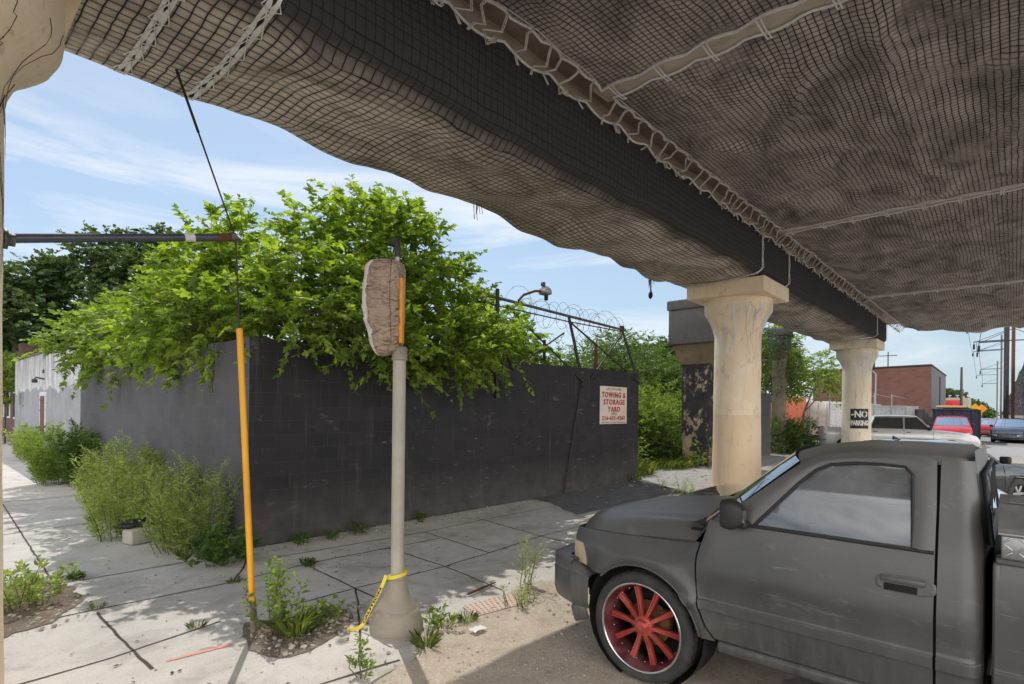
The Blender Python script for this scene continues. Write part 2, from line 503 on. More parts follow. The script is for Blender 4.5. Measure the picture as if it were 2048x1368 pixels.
def wobbly(pts, amp=0.05, step=0.08, seed=0.0):
    out = []
    n = len(pts)
    for i in range(n):
        a = Vector(pts[i]); b = Vector(pts[(i + 1) % n])
        k = max(1, int((b - a).length / step))
        nn = Vector((-(b - a).y, (b - a).x)).normalized()
        for j in range(k):
            p = a.lerp(b, j / k)
            q = nz(p.x * 4 + seed, p.y * 4) * amp + nz(p.x * 13 + seed, p.y * 13) * amp * 0.5
            out.append((p.x + nn.x * q, p.y + nn.y * q))
    return out

def sheet(name, pts, z, mat, amp=0.0, seed=0.0, skirt=0.0):
    ar = sum(a[0] * b[1] - b[0] * a[1] for a, b in zip(pts, pts[1:] + pts[:1]))
    if ar < 0: pts = pts[::-1]
    if amp: pts = wobbly(pts, amp, 0.07, seed)
    mb = MB()
    mb.poly([(x, y, z) for x, y in pts])
    if skirt:
        n = len(pts)
        vs = [(x, y, z) for x, y in pts] + [(x, y, z - skirt) for x, y in pts]
        mb.add(vs, [(i, n + i, n + (i + 1) % n, (i + 1) % n) for i in range(n)])
    o = mb.build(name, mat)
    return tag(o, kind='structure')

# sidewalk: an L round the block corner, laid in slabs
walk = [(-1.0, 60), (-1.0, 3.45), (2.25, 3.45), (2.75, 3.52), (3.1, 3.82), (12.6, 3.95), (12.4, 6.1), (8.6, 6.15), (9.25, 7.3), (9.35, 7.9), (3.2, 7.9), (3.2, 60)]
mb = MB()
mb.poly([(x, y, 0.0) for x, y in walk])
n = len(walk)
mb.add([(x, y, 0) for x, y in walk] + [(x, y, -0.02) for x, y in walk], [(i, n + i, n + (i + 1) % n, (i + 1) % n) for i in range(n)])
joints = [[(1.27, 16.8), (1.24, 14.51), (1.09, 7.96), (1.06, 7.4)], [(0.2, 11.25), (0.96, 11.33), (2.04, 11.49), (3.15, 11.55)],
          [(1.3, 7.8), (2.36, 7.79), (3.18, 7.8)], [(0.6, 6.6), (1.34, 6.58), (2.46, 6.53), (3.36, 6.62), (3.79, 6.62), (4.6, 6.56), (5.5, 6.5)],
          [(1.22, 6.49), (1.23, 5.39), (1.25, 4.8)], [(0.4, 5.2), (1.09, 5.24), (1.95, 5.42)], [(2.48, 6.54), (2.82, 7.07), (3.19, 7.86)],
          [(3.38, 6.5), (3.33, 5.37), (3.31, 4.89)], [(2.58, 5.35), (3.32, 5.36), (3.77, 5.33), (4.57, 5.3), (5.43, 5.36), (6.73, 5.5), (9.6, 5.45), (12.4, 5.4)],
          [(3.33, 5.35), (2.85, 4.51), (2.44, 3.83)], [(4.6, 6.56), (4.57, 5.3), (4.42, 4.16)], [(1.5, 3.72), (2.03, 3.67), (2.39, 3.62), (2.63, 3.58)],
          [(5.6, 7.0), (5.43, 5.36)], [(6.99, 7.25), (6.73, 5.5), (6.6, 4.2)], [(3.3, 7.2), (5.6, 7.0), (6.99, 7.05), (9.1, 7.0)], [(8.5, 6.2), (8.2, 4.1)], [(10.2, 6.1), (10.0, 4.0)],
          [(1.2, 20.0), (3.15, 20.1)], [(0.3, 15.0), (3.15, 15.1)], [(0.4, 24.5), (3.15, 24.6)], [(0.4, 30), (3.15, 30.1)], [(1.27, 16.8), (1.3, 24.5), (1.3, 36)]]
for jl in joints:
    w = 0.012
    pts = []
    for a, b in zip(jl, jl[1:]):
        k = max(2, int((Vector(b) - Vector(a)).length / 0.12))
        for i in range(k):
            pts.append((a[0] + (b[0] - a[0]) * i / k, a[1] + (b[1] - a[1]) * i / k))
    pts.append(jl[-1])
    L_, R_ = [], []
    for i, p in enumerate(pts):
        q0, q1 = pts[max(0, i - 1)], pts[min(len(pts) - 1, i + 1)]
        d = Vector((q1[0] - q0[0], q1[1] - q0[1])).normalized()
        ww = w * (0.7 + 0.8 * abs(nz(p[0] * 6, p[1] * 6, 3.0)))
        o_ = nz(p[0] * 5, p[1] * 5) * 0.012
        L_.append((p[0] - d.y * (ww + o_), p[1] + d.x * (ww + o_), 0.004)); R_.append((p[0] + d.y * (ww - o_), p[1] - d.x * (ww - o_), 0.004))
    mb.grid([L_, R_], 1, False, flip=True)
# hairline cracks
for (a, b, sd) in [((3.5, 6.3), (4.4, 5.5), 2.0), ((6.0, 6.9), (7.6, 5.6), 6.0), ((1.5, 12.6), (3.0, 12.2), 8.0)]:
    L_, R_ = [], []
    for i in range(31):
        t_ = i / 30
        x = a[0] + (b[0] - a[0]) * t_ + nz(t_ * 5, sd) * 0.12; y = a[1] + (b[1] - a[1]) * t_ + nz(t_ * 6, sd + 5) * 0.10
        L_.append((x - 0.003, y, 0.004)); R_.append((x + 0.003, y + 0.002, 0.004))
    mb.grid([L_, R_], 1, False)
tag(mb.build('sidewalk', [M['walk'], M['joint']]), kind='structure')

sheet('dirt_strip', [(2.3, 1.2), (2.28, 3.40), (2.72, 3.52), (3.14, 3.90), (3.84, 4.02), (4.63, 4.10), (5.2, 3.95), (9.0, 4.0), (9.0, 1.2)], 0.006, M['dirt'], 0.09, 1.0)
sheet('dirt_pit', [(1.95, 4.94), (1.89, 4.61), (1.99, 4.30), (2.22, 4.23), (2.59, 4.40), (2.86, 4.58), (2.9, 4.86), (2.68, 4.96), (2.35, 5.08), (2.1, 5.2)], 0.008, M['soil'], 0.05, 4.0)
sheet('dirt_patch', [(0.3, 8.1), (0.69, 8.05), (0.93, 8.23), (1.22, 7.55), (1.2, 7.01), (0.96, 6.58), (0.72, 6.38), (0.3, 6.2)], 0.008, M['soil'], 0.08, 8.0)
sheet('asphalt_apron', [(8.55, 6.12), (9.25, 7.3), (9.3, 7.89), (14.3, 7.95), (12.9, 6.1)], 0.008, M['asphalt'], 0.06, 2.0)
sheet('gravel_lot', [(12.5, 2.2), (12.9, 6.2), (14.3, 8.0), (14.4, 9.6), (21, 10.2), (27, 9), (36, 7.0), (36, 2.2)], 0.008, M['gravellot'], 0.12, 6.0)
sheet('overgrown_ground', [(14.2, 8.6), (14.15, 60), (90, 60), (90, 15), (60, 8.5), (32, 8.6), (21.0, 9.2), (18.0, 9.3)], 0.012, M['meadow'], 0.2, 5.0)
sheet('yard_ground', [(3.4, 8.1), (3.4, 19.2), (13.9, 19.2), (13.9, 8.2)], 0.008, M['soil'])

def rock(mb, c, r, m=0):
    ico = bmesh.new()
    bmesh.ops.create_icosphere(ico, subdivisions=1, radius=1.0)
    s = (r * rnd.uniform(0.7, 1.3), r * rnd.uniform(0.7, 1.3), r * rnd.uniform(0.4, 0.8))
    q = rnd.uniform(0, 6.28); cq, sq = math.cos(q), math.sin(q)
    vs = []
    for v in ico.verts:
        k = 1 + rnd.uniform(-0.22, 0.22)
        x, y, z = v.co.x * s[0] * k, v.co.y * s[1] * k, v.co.z * s[2] * k
        vs.append((c[0] + x * cq - y * sq, c[1] + x * sq + y * cq, c[2] + z + s[2] * 0.3))
    mb.add(vs, [[v.index for v in f.verts] for f in ico.faces], m)
    ico.free()

mb = MB()
for (x0, x1, y0, y1, z, k, r0, r1) in [(1.95, 2.85, 4.28, 5.1, 0.01, 260, 0.006, 0.03), (0.4, 1.2, 6.3, 8.1, 0.01, 240, 0.006, 0.028), (2.3, 5.2, 2.3, 3.95, 0.008, 420, 0.004, 0.022),
                                       (2.5, 3.2, 4.6, 4.95, 0.004, 70, 0.008, 0.03), (3.3, 9.3, 7.5, 7.88, 0.003, 300, 0.005, 0.03), (1.0, 3.1, 3.5, 7.8, 0.003, 160, 0.003, 0.012),
                                       (8.6, 13.5, 6.3, 7.9, 0.01, 120, 0.005, 0.02), (12.7, 24, 3.0, 9.5, 0.01, 700, 0.01, 0.05), (3.2, 9, 4.0, 7.2, 0.003, 150, 0.003, 0.012)]:
    for _ in range(k):
        rock(mb, (rnd.uniform(x0, x1), rnd.uniform(y0, y1), z), r0 + (r1 - r0) * rnd.random() ** 3)
tag(mb.build('gravel', M['stone']), kind='stuff')
# fallen leaves and twigs scattered on the walk
mb = MB()
for _ in range(420):
    x, y = rnd.uniform(0.8, 9.0), rnd.uniform(3.5, 7.8)
    if _ > 300: x, y = rnd.uniform(0.5, 3.1), rnd.uniform(8, 18)
    a = rnd.uniform(0, 6.28); s = rnd.uniform(0.008, 0.028); d = (math.cos(a) * s, math.sin(a) * s)
    mb.add([(x, y, 0.008), (x + d[0] - d[1] * .5, y + d[1] + d[0] * .5, 0.014), (x + 2 * d[0], y + 2 * d[1], 0.009), (x + d[0] + d[1] * .5, y + d[1] - d[0] * .5, 0.012)], [(0, 1, 2, 3)], rnd.randint(0, 1))
tag(mb.build('litter', [simple('dry_leaf', (0.10, 0.065, 0.03), 0.9, bump=0), simple('dark_bark_bits', (0.03, 0.025, 0.02), 0.9, bump=0)]), kind='stuff')

# tactile warning pad, spray mark
mb = MB()
mb.add([(3.76, 4.09, 0.012), (3.66, 3.80, 0.012), (4.20, 3.70, 0.012), (4.42, 3.99, 0.012)], [(0, 1, 2, 3)])
for i in range(11):
    for j in range(6):
        s_, t_ = (i + .5) / 11, (j + .5) / 6
        x = (3.76 * (1 - s_) + 4.42 * s_) * (1 - t_) + (3.66 * (1 - s_) + 4.20 * s_) * t_
        y = (4.09 * (1 - s_) + 3.99 * s_) * (1 - t_) + (3.80 * (1 - s_) + 3.70 * s_) * t_
        mb.lathe([(0.013, 0), (0.010, 0.005), (0.0, 0.006)], (x, y, 0.0125), 8, 1)
tag(mb.build('tactile_paving', [simple('faded_red_tactile', lin(206, 184, 170), 0.9, 0, 0.1, 5, 0.15, dirt=lin(210, 192, 170)), simple('worn_tactile_dome', lin(176, 150, 138), 0.9, 0, 0.1, 8, 0)]), 'faded red bumpy kerb ramp pad half buried in sandy dirt', 'tactile paving')
mb = MB()
mb.grid([[(1.36 + 0.46 * t_, 4.865 - 0.03 * t_ + o_ * (0.012 + 0.02 * t_) + 0.01 * nz(t_ * 9, 1), 0.005) for t_ in [i / 12 for i in range(13)]] for o_ in (1, -1)])
tag(mb.build('pavement_marking', simple('red_spray_paint', lin(222, 150, 136), 0.9, 0, 0.2, 30, 0, dirt=(0.55, 0.47, 0.41))), kind='structure')

# ------------------------------------------------------------------ elevated viaduct
X_COL = [-0.13, 14.12, 28.35]
CY = 5.2
via = thing('railway_viaduct', 'netted concrete railway viaduct on round tan columns passing overhead', 'viaduct', (14.12, CY, 0))
mb = MB()
mb.box((13.0, 1.58, 6.68), (40, 9.6, 0.5), m=0)                       # slab
mb.box((13.0, 6.30, 7.50), (40, 0.28, 1.15), m=0, bev=0.02)              # parapet
mb.build('deck', [M['deckconc']], via)
mb = MB()
mb.box((11.25, 5.34, 5.94), (36.5, 1.84, 0.98), bev=0.06)
mb.build('beam', M['deckconc'], via)
SEAMS = [6.28, 13.86, 23.7]
for i, sx in enumerate(SEAMS):
    mb = MB(); mb.box((sx, 0.55, 6.34), (0.42, 7.3, 0.17), bev=0.015)
    mb.build('cross_rib', M['slabc'], via)

CPROF = [(0.60, -0.03), (0.585, 0.0), (0.57, 1.0), (0.56, 1.9), (0.555, 3.0), (0.552, 3.86), (0.556, 3.90), (0.575, 3.98), (0.60, 4.08), (0.65, 4.22), (0.72, 4.36), (0.78, 4.45), (0.80, 4.49), (0.80, 4.60), (0.80, 4.78), (0.785, 4.79)]
def rad(z):
    return lerpc([(h, r) for r, h in CPROF], z)
def col_wob(q, h):
    return 0.007 * nz(math.cos(q) * 2.2, math.sin(q) * 2.2, h * 1.3) + 0.004 * nz(math.cos(q) * 9, math.sin(q) * 9, h * 4)
CBELL = [(0.60, -0.03), (0.585, 0.0), (0.57, 1.0), (0.56, 1.9), (0.555, 3.0), (0.556, 4.02), (0.575, 4.12), (0.615, 4.22), (0.68, 4.30), (0.755, 4.36), (0.82, 4.42), (0.86, 4.50), (0.872, 4.60), (0.872, 5.00), (0.86, 5.01)]
def column(cx, mat, seed, slab_r, drips, cracks, CP=CPROF, zs=4.97):
    def rad(z): return lerpc([(h, r) for r, h in CP], z)
    mb = MB()
    prof = []
    for (r0, h0), (r1, h1) in zip(CP, CP[1:]):
        k = max(1, int((h1 - h0) / 0.18))
        for i in range(k): prof.append((r0 + (r1 - r0) * i / k, h0 + (h1 - h0) * i / k))
    prof.append(CP[-1])
    mb.lathe(prof, (cx, CY, 0), 64, 0, wob=lambda q, h: col_wob(q + seed, h))
    rr = random.Random(seed)
    for _ in range(drips):                       # white lime runs down the capital
        q = rr.uniform(3.3, 5.9); zt = rr.uniform(4.3, 4.72); ln = rr.uniform(0.25, 1.25); w0 = rr.uniform(0.012, 0.05)
        A, B = [], []
        for i in range(17):
            z = zt - ln * i / 16
            ww = w0 * (1 - 0.75 * i / 16) * (0.6 + 0.8 * abs(nz(z * 6, q * 9)))
            qq = q + nz(z * 3, q) * 0.03
            r_ = rad(z) + 0.012
            A.append((cx + r_ * math.cos(qq - ww), CY + r_ * math.sin(qq - ww), z)); B.append((cx + r_ * math.cos(qq + ww), CY + r_ * math.sin(qq + ww), z))
        mb.grid([A, B], 1)
    for _ in range(cracks):
        q = rr.uniform(3.4, 6.2); z = rr.uniform(3.9, 4.75); pts = []
        dq, dz = rr.uniform(-0.05, 0.05), rr.uniform(-0.07, -0.02)
        for i in range(rr.randint(8, 22)):
            r_ = rad(z) + 0.003
            pts.append((cx + r_ * math.cos(q), CY + r_ * math.sin(q), z))
            q += dq + rr.uniform(-0.035, 0.035); z = min(4.78, max(3.0, z + dz + rr.uniform(-0.04, 0.04)))
        mb.tube(pts, [0.0024 * (1 - 0.6 * i / len(pts)) for i in range(len(pts))], 4, 2)
    c = mb.build('column', [mat, M['efflor'], M['crack']], via)
    mb = MB()
    mb.box((cx, CY, zs), (2 * slab_r, 2 * slab_r, 0.365), bev=0.035, seg=3)
    mb.build('cap_slab', mat, c)
    return c
column(X_COL[0], M['coln'], 11, 0.98, 0, 46, CBELL, 5.20)
column(X_COL[1], M['colc'], 23, 0.94, 34, 14)
col3 = column(X_COL[2], M['colw'], 37, 0.90, 60, 10)

# stencilled sign painted on the far column: curved patch with hand-painted letters
def on_col(a, z, off):
    """a metres round the column from the side that looks toward -x -y; z height"""
    q = PI + 0.42 + a / 0.565
    r_ = rad(z) + off
    return (X_COL[2] + r_ * math.cos(q), CY + r_ * math.sin(q), z)
mb = MB()
mb.grid([[on_col(-0.36 + 0.72 * i / 16, 1.32 + 0.86 * j / 6 + 0.015 * nz(i * 0.7, j), 0.016) for j in range(7)] for i in range(17)], 0, flip=True)
for s_, zc, sz, dx in (('NO', 1.93, 0.34, 0.05), ('PARKING', 1.55, 0.25, 0.0), ('-', 1.95, 0.3, -0.27)):
    vs, fs = text_geo(s_, sz, 0.014, 0.9)
    w = max(v[0] for v in vs)
    k = min(1.0, 0.345 / w)
    mb.add([on_col(x * k + dx + 0.015 * nz(y * 6, x * 4), zc + y * 1.15, 0.020) for x, y in vs], fs, 1)
mb.build('painted_sign', [simple('black_stencil_paint', (0.02, 0.02, 0.022), 0.7, 0, 0.4, 12, 0.1, dirt=(0.10, 0.09, 0.085)), simple('white_stencil_paint', (0.75, 0.74, 0.7), 0.8, 0, 0.15, 20, 0)], col3)

# debris netting: deck panels laced along the beam and the cross ribs
def fold(x, y, sd):
    n1 = nz(x * 0.55 + sd, y * 0.75); n2 = nz(x * 1.4 + sd, y * 1.7, 4.0); n3 = nz(x * 3.6, y * 3.6, sd)
    crease = max(0.0, 1 - abs(nz(x * 0.45 + sd * 2, y * 0.8, 9.0)) * 7)
    c2 = max(0.0, 1 - abs(nz(x * 0.8 + sd, y * 0.5, 2.0)) * 9)
    return 0.15 * n1 + 0.06 * n2 + 0.010 * n3 + 0.10 * crease + 0.035 * c2
def scal(y, per, amp, ph):
    return amp * (0.35 + 0.65 * abs(math.sin(PI * (y / per + ph)))) * (0.75 + 0.5 * nz(y * 0.7, ph * 10))
Y0, Y1 = -3.15, 4.12
def ytop(x):
    return Y1 - scal(x, 0.44, 0.12, 0.0)
def netz(s, t, x, y, sd, far):
    e = min(1.0, s * 9) * (1.0 if far else min(1.0, (1 - s) * 9)) * min(1.0, (1 - t) * 11)
    sag = 0.10 * math.sin(PI * s) ** 0.7 * math.sin(PI * min(1, t * 0.5 + 0.5)) ** 0.7
    z = 6.25 - 0.0 - e * (0.05 + sag * 1.1 + 0.9 * fold(x, y, sd) * 0.9)
    if far: z -= 0.42 * sstep(0.72, 1.0, s) * sstep(0.0, 0.18, 1 - t) * (0.75 + 0.5 * nz(y * 0.6, 3.3))
    return min(z, 6.33)
def deck_net(x0, x1, sd, label, left=True, right=True, far=False):
    root = thing('debris_net', label, 'debris net', ((x0 + x1) / 2, 1.0, 6.2), group='netting panels slung under the viaduct deck')
    nx = int((x1 - x0) / 0.13); ny = 62
    P, UV = [], []
    def px(s, t):
        y = Y0 + (Y1 - Y0) * t
        a = x0 + (0.05 + scal(y, 0.62, 0.13, 0.25) if left else 0); b = x1 - (0.05 + scal(y, 0.62, 0.13, 0.25) if right else 0)
        return a + (b - a) * s
    for i in range(nx + 1):
        s = i / nx; row, ru = [], []
        for j in range(ny + 1):
            t = j / ny
            x = px(s, t); y = Y0 + (ytop(x) - Y0) * t
            row.append((x, y, netz(s, t, x, y, sd, far))); ru.append((x, y))
        P.append(row); UV.append(ru)
    mb = MB(); mb.grid(P, 0, True, UV)
    mb.build('net_cloth', M['net'], root)
    mb = MB()
    mb.tube([(p[0], p[1], p[2] - 0.012) for p in [r_[-1] for r_ in P]], 0.017, 6)
    if left: mb.tube([(p[0], p[1], p[2] - 0.012) for p in P[0]], 0.017, 6)
    if right or far: mb.tube([(p[0], p[1], p[2] - 0.012) for p in P[-1]], 0.017, 6)
    mb.build('edge_rope', M['rope'], root)
    if right:                                     # ties across the gap over the rib
        mb = MB()
        pts = []
        for k in range(12):
            y = -2.95 + 0.62 * k + rnd.uniform(-0.06, 0.06)
            t = (y - Y0) / (Y1 - Y0)
            a = px(1, t); b = 2 * x1 - a + 0.02
            for i in range(5):
                yy = y - 0.5 + 0.1 * i
                pts.append((px(1, (yy - Y0) / (Y1 - Y0)) - 0.02, yy, 6.215))
            pts += [(a - 0.03, y, 6.20), ((a + b) / 2, y + 0.01, 6.185), (b + 0.03, y + 0.01, 6.20), (b + 0.045, y + 0.03, 6.23), (b + 0.02, y + 0.05, 6.20), ((a + b) / 2, y + 0.05, 6.185), (a - 0.02, y + 0.05, 6.20)]
        mb.tube(pts, 0.009, 5)
        mb.build('tie_rope', M['rope'], root)
    # lacing along the beam
    mb = MB(); allp = []
    x = x0 + 0.15
    while x < x1:
        y = ytop(x)
        pts = [(x, y - 0.05, 6.22), (x + rnd.uniform(-.05, .05), y + 0.02, 6.17), (x + rnd.uniform(-.10, .10), y + 0.09, 6.12 - rnd.uniform(0, 0.10)), (x + rnd.uniform(-.14, .14), 4.235, 6.06), (x + rnd.uniform(-.1, .1), 4.245, 5.98 - rnd.uniform(0, 0.05))]
        if rnd.random() < 0.35:
            q = rnd.uniform(0, 6.28)
            pts += [(x + 0.06 * math.cos(q + k), 4.215 - 0.004 * k, 6.04 - 0.09 * math.sin(k * 0.6)) for k in range(6)]
        allp += pts + [(p[0] + 0.02, p[1] - 0.005, p[2]) for p in pts[::-1]]
        x += rnd.uniform(0.16, 0.44)
    mb.tube(allp, 0.0075, 5)
    mb.build('lacing', M['gaprope'], root)
    # pale washers pinned through the net
    return root
deck_net(-6.9, SEAMS[0], 1.3, 'dark debris net panel nearest overhead, left of the first pale seam', left=False)
deck_net(SEAMS[0], SEAMS[1], 5.1, 'widest rumpled debris net panel between the first and second pale seams overhead')
deck_net(SEAMS[1], SEAMS[2], 9.7, 'flat debris net panel beyond the second seam, beside the middle column')
deck_net(SEAMS[2], 33.0, 14.2, 'farthest debris net panel with its loose edge sagging against the sky', right=False, far=True)

def beam_net(x0, x1, sd, label, wave=1.0, ends=(True, True), tight=0.0):
    root = thing('beam_net', label, 'debris net', ((x0 + x1) / 2, 5.3, 5.6), group='netting sleeves wrapped round the viaduct beam')
    nx = max(5, int((x1 - x0) / 0.1))
    P, UV = [], []
    sec = []
    for k in range(8): sec.append((4.29 - 0.0, 6.14 - 0.82 * k / 8, 0.0))
    for k in range(5):
        a = PI / 2 * k / 4
        sec.append((4.29 + 0.12 * (1 - math.cos(a)), 5.32 - 0.12 * math.sin(a), 0.4))
    for k in range(1, 22): sec.append((4.41 + 1.94 * k / 21, 5.20 - 0.07 * math.sin(PI * k / 21), 1.0))
    for k in range(1, 6):
        a = PI / 2 * k / 5
        sec.append((6.35 + 0.14 * math.sin(a), 5.20 + 0.16 * (1 - math.cos(a)), 1.0))
    for k in range(1, 8): sec.append((6.49, 5.36 + 0.9 * k / 7, 0.5))
    arc = [0.0]
    for a, b in zip(sec, sec[1:]): arc.append(arc[-1] + math.hypot(a[0] - b[0], a[1] - b[1]))
    for i in range(nx + 1):
        s = i / nx; x = x0 + (x1 - x0) * s
        e = (min(1.0, s * nx / 6) if ends[0] else 1) * (min(1.0, (1 - s) * nx / 6) if ends[1] else 1)
        row, ru = [], []
        for j, (y, z, w) in enumerate(sec):
            t = arc[j]
            d = wave * e * w * (0.15 * nz(x * 0.42 + sd, t * 0.6) + 0.075 * nz(x * 1.1 + sd, t * 1.3, 5) + 0.022 * nz(x * 3, t * 3, sd) + 0.03)
            if j > 30: d += wave * e * 0.06 * (nz(x * 0.55 + sd, 7.7) + 0.5 * nz(x * 1.6, sd))
            top = -0.09 * abs(math.sin(PI * x / 0.8 + sd)) * max(0, 1 - t / 0.25)
            bul = (0.035 * nz(x * 0.8, t * 2 + sd) + 0.02 * nz(x * 2.4, t * 3 + sd)) * e if j < 8 else 0
            k = 1 - tight * (1 if w == 1.0 else 0)
            row.append((x, y - bul + (d * 0.8 if j > 38 else 0), z + top - d * k * (1 if j >= 8 else 0) + (0.5 - abs(s - 0.5)) * 0)); ru.append((x, t))
        P.append(row); UV.append(ru)
    mb = MB(); mb.grid(P, 0, True, UV, flip=True)
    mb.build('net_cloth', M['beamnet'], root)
    mb = MB()
    mb.tube([(r_[0][0], r_[0][1] - 0.01, r_[0][2]) for r_ in P], 0.016, 6)
    mb.build('edge_rope', M['rope'], root)
    for r_, on, sg in ((P[0], ends[0], -1), (P[-1], ends[1], 1)):
        if not on: continue
        mb = MB()
        off = [Vector((0, -0.014 if j < 10 else (0.012 if j > 36 else 0), -0.014 if 8 <= j <= 36 else 0)) for j in range(len(r_))]
        A_ = [Vector(p) + o for p, o in zip(r_, off)]
        mb.grid([[a + Vector((-sg * 0.008, 0, 0)) for a in A_], [a + Vector((sg * (0.030 + 0.010 * math.sin(j * 1.7)), 0, 0)) for j, a in enumerate(A_)]], 0, True, flip=sg < 0)
        pts = []
        for j in range(0, len(A_) - 1, 4):
            o = Vector((0, -0.012 if j < 10 else 0, -0.012))
            pts += [A_[j] + Vector((-sg * 0.04, 0, 0)) + o, A_[j].lerp(A_[j + 1], 0.5) + Vector((sg * 0.055, 0, 0)) + o]
        mb.tube(pts, 0.006, 4, 0)
        mb.build('hem_rope', M['rope'], root)
    return root
beam_net(0.78, 1.30, 2.0, 'short net sleeve on the beam hard against the near column', 0.5)
beam_net(1.37, 1.88, 3.0, 'second short net sleeve on the beam, between two pale hems')
beam_net(1.96, 13.05, 4.4, 'long wavy net sleeve under the beam from the guy wire to the middle column', 1.25)
beam_net(13.10, 15.05, 6.0, 'black net collar round the beam on top of the middle column', 0.3, tight=0.9)
beam_net(15.10, 27.2, 7.5, 'distant net sleeve on the beam between the middle and far columns', 0.8)
beam_net(27.26, 29.56, 9.1, 'net collar round the beam end above the whitewashed far column', 0.4)

# frayed cords hanging off the net
def cords(name, label, x, y, z, k, ln, knot=False):
    mb = MB(); rr = random.Random(int(x * 100))
    for _ in range(k):
        xx = x + rr.uniform(-0.18, 0.18); yy = y + rr.uniform(-0.05, 0.05); L_ = ln * rr.uniform(0.4, 1.0)
        mb.tube([(xx, yy, z), (xx + rr.uniform(-.02, .02), yy, z - L_ * 0.5), (xx + rr.uniform(-.04, .04), yy, z - L_)], 0.006, 4)
    if knot:
        mb.tube([(x, y, z), (x + 0.01, y, z - 0.15), (x + 0.03, y, z - 0.30)], [0.02, 0.012, 0.02], 6)
        mb.tube([(x + 0.03, y, z - 0.28), (x + 0.02, y, z - 0.33), (x + 0.01, y, z - 0.40), (x, y, z - 0.46)], [0.02, 0.05, 0.055, 0.02], 8)
    return tag(mb.build(name, M['black']), label, 'cord')
cords('frayed_cord', 'wisps of frayed black cord under the beam net above the tree', 6.15, 6.38, 5.42, 8, 0.42)
cords('frayed_cord', 'knotted black rag of cord dangling from the net before the middle column', 11.9, 6.45, 5.13, 9, 0.22, True)

# ------------------------------------------------------------------ block wall, sign, fence
M['blackblock'] = blockmat('black_painted_block', (0.024, 0.023, 0.026), (0.036, 0.034, 0.038), (0.056, 0.054, 0.056), 0.40, 0.2, 0.007, dust=(0.20, 0.185, 0.17), bump=0.8, worn=0.6)
M['lightenedblock'] = blockmat('lightened_black_block', (0.075, 0.072, 0.080), (0.09, 0.086, 0.094), (0.13, 0.126, 0.13), 0.40, 0.2, 0.007, dust=(0.22, 0.20, 0.19), bump=0.8, worn=0.5)  # black block lightened: sky light on the left face put into the colour
WX0, WX1, WY0, WY1 = 3.2, 14.0, 7.92, 19.25
def wall_top(x): return 2.97 + 0.09 * (x - WX0) / (WX1 - WX0)
wall = thing('block_wall', 'long black painted concrete block wall turning the corner behind the signal pole', 'wall', (WX0, WY0, 0))
mb = MB()
def wj(x, y):
    return 0.016 * nz(round(x / 0.4) * 1.7, round(y / 0.4) * 1.3) + (0.012 if nz(round(x / 0.4) * 3.1, round(y / 0.4) * 2.3, 5.0) > 0.25 else 0)
def wallface(p0, p1, h0, h1, m, u0=0.0):
    L_ = math.hypot(p1[0] - p0[0], p1[1] - p0[1]); k = int(L_ / 0.2) + 1
    P, UV = [], []
    for i in range(k + 1):
        t = i / k; row, ru = [], []
        for j in range(17):
            z = (h0 + (h1 - h0) * t + wj(p0[0] + (p1[0] - p0[0]) * t, p0[1] + (p1[1] - p0[1]) * t)) * j / 16
            row.append((p0[0] + (p1[0] - p0[0]) * t, p0[1] + (p1[1] - p0[1]) * t, z)); ru.append((u0 + L_ * t, z))
        P.append(row); UV.append(ru)
    mb.grid(P, m, False, UV)
wallface((WX0, WY0), (WX1, WY0), 2.97, 3.06, 0)
wallface((WX0, WY1), (WX0, WY0), 3.0, 2.97, 1, 0.1)
wallface((WX1, WY0), (WX1, WY0 + 0.2), 3.06, 3.06, 0)
wallface((WX1, WY0 + 0.2), (WX0 + 0.2, WY0 + 0.2), 3.06, 2.97, 0)
wallface((WX0 + 0.2, WY0 + 0.2), (WX0 + 0.2, WY1), 2.97, 3.0, 0)
mb.add([(WX0, WY0, 2.97), (WX1, WY0, 3.06), (WX1, WY0 + .2, 3.06), (WX0 + .2, WY0 + .2, 2.97), (WX0, WY1, 3.0), (WX0 + .2, WY1, 3.0)], [(0, 1, 2, 3), (0, 3, 5, 4)], 0)
x, z = 10.5, 3.02                                    # stepped settlement crack
pts = [(x, WY0 - 0.001, z)]
for k in range(10):
    z -= 0.2; pts.append((x + rnd.uniform(-.01, .01), WY0 - 0.001, z))
    x -= 0.2; pts.append((x, WY0 - 0.001, z + rnd.uniform(-.008, .008)))
for a, b in zip(pts, pts[1:]): mb.tube([a, b], 0.006 if a[0] == b[0] else 0.005, 4, 2)
for _ in range(26):                                  # chips and scuffs showing pale block
    x = rnd.uniform(5, 13.8); z = rnd.choice([0.2 * rnd.randint(2, 14)]) + rnd.uniform(-.01, .01); w = rnd.uniform(0.03, 0.22)
    q = [(x, z), (x + w * .5, z + rnd.uniform(.004, .02)), (x + w, z + rnd.uniform(-.005, .01)), (x + w * .6, z - rnd.uniform(.004, .02))]
    mb.poly([(a, WY0 - 0.004, b) for a, b in q], 3)
mb.build('wall_panel', [M['blackblock'], M['lightenedblock'], M['crack'], simple('pale_chip', (0.16, 0.15, 0.145), 0.95, 0, 0.5, 20, 0.2)], wall)

def textbox(mb, s, cx, cz, size, m, y, bold=0.0, maxw=None, sy=1.0, spacing=1.0):
    vs, fs = text_geo(s, size, bold, spacing)
    w = max(v[0] for v in vs) - min(v[0] for v in vs)
    k = 1.0 if not maxw else maxw / w
    mb.add([(cx + a * k, y, cz + b * sy) for a, b in vs], fs, m)

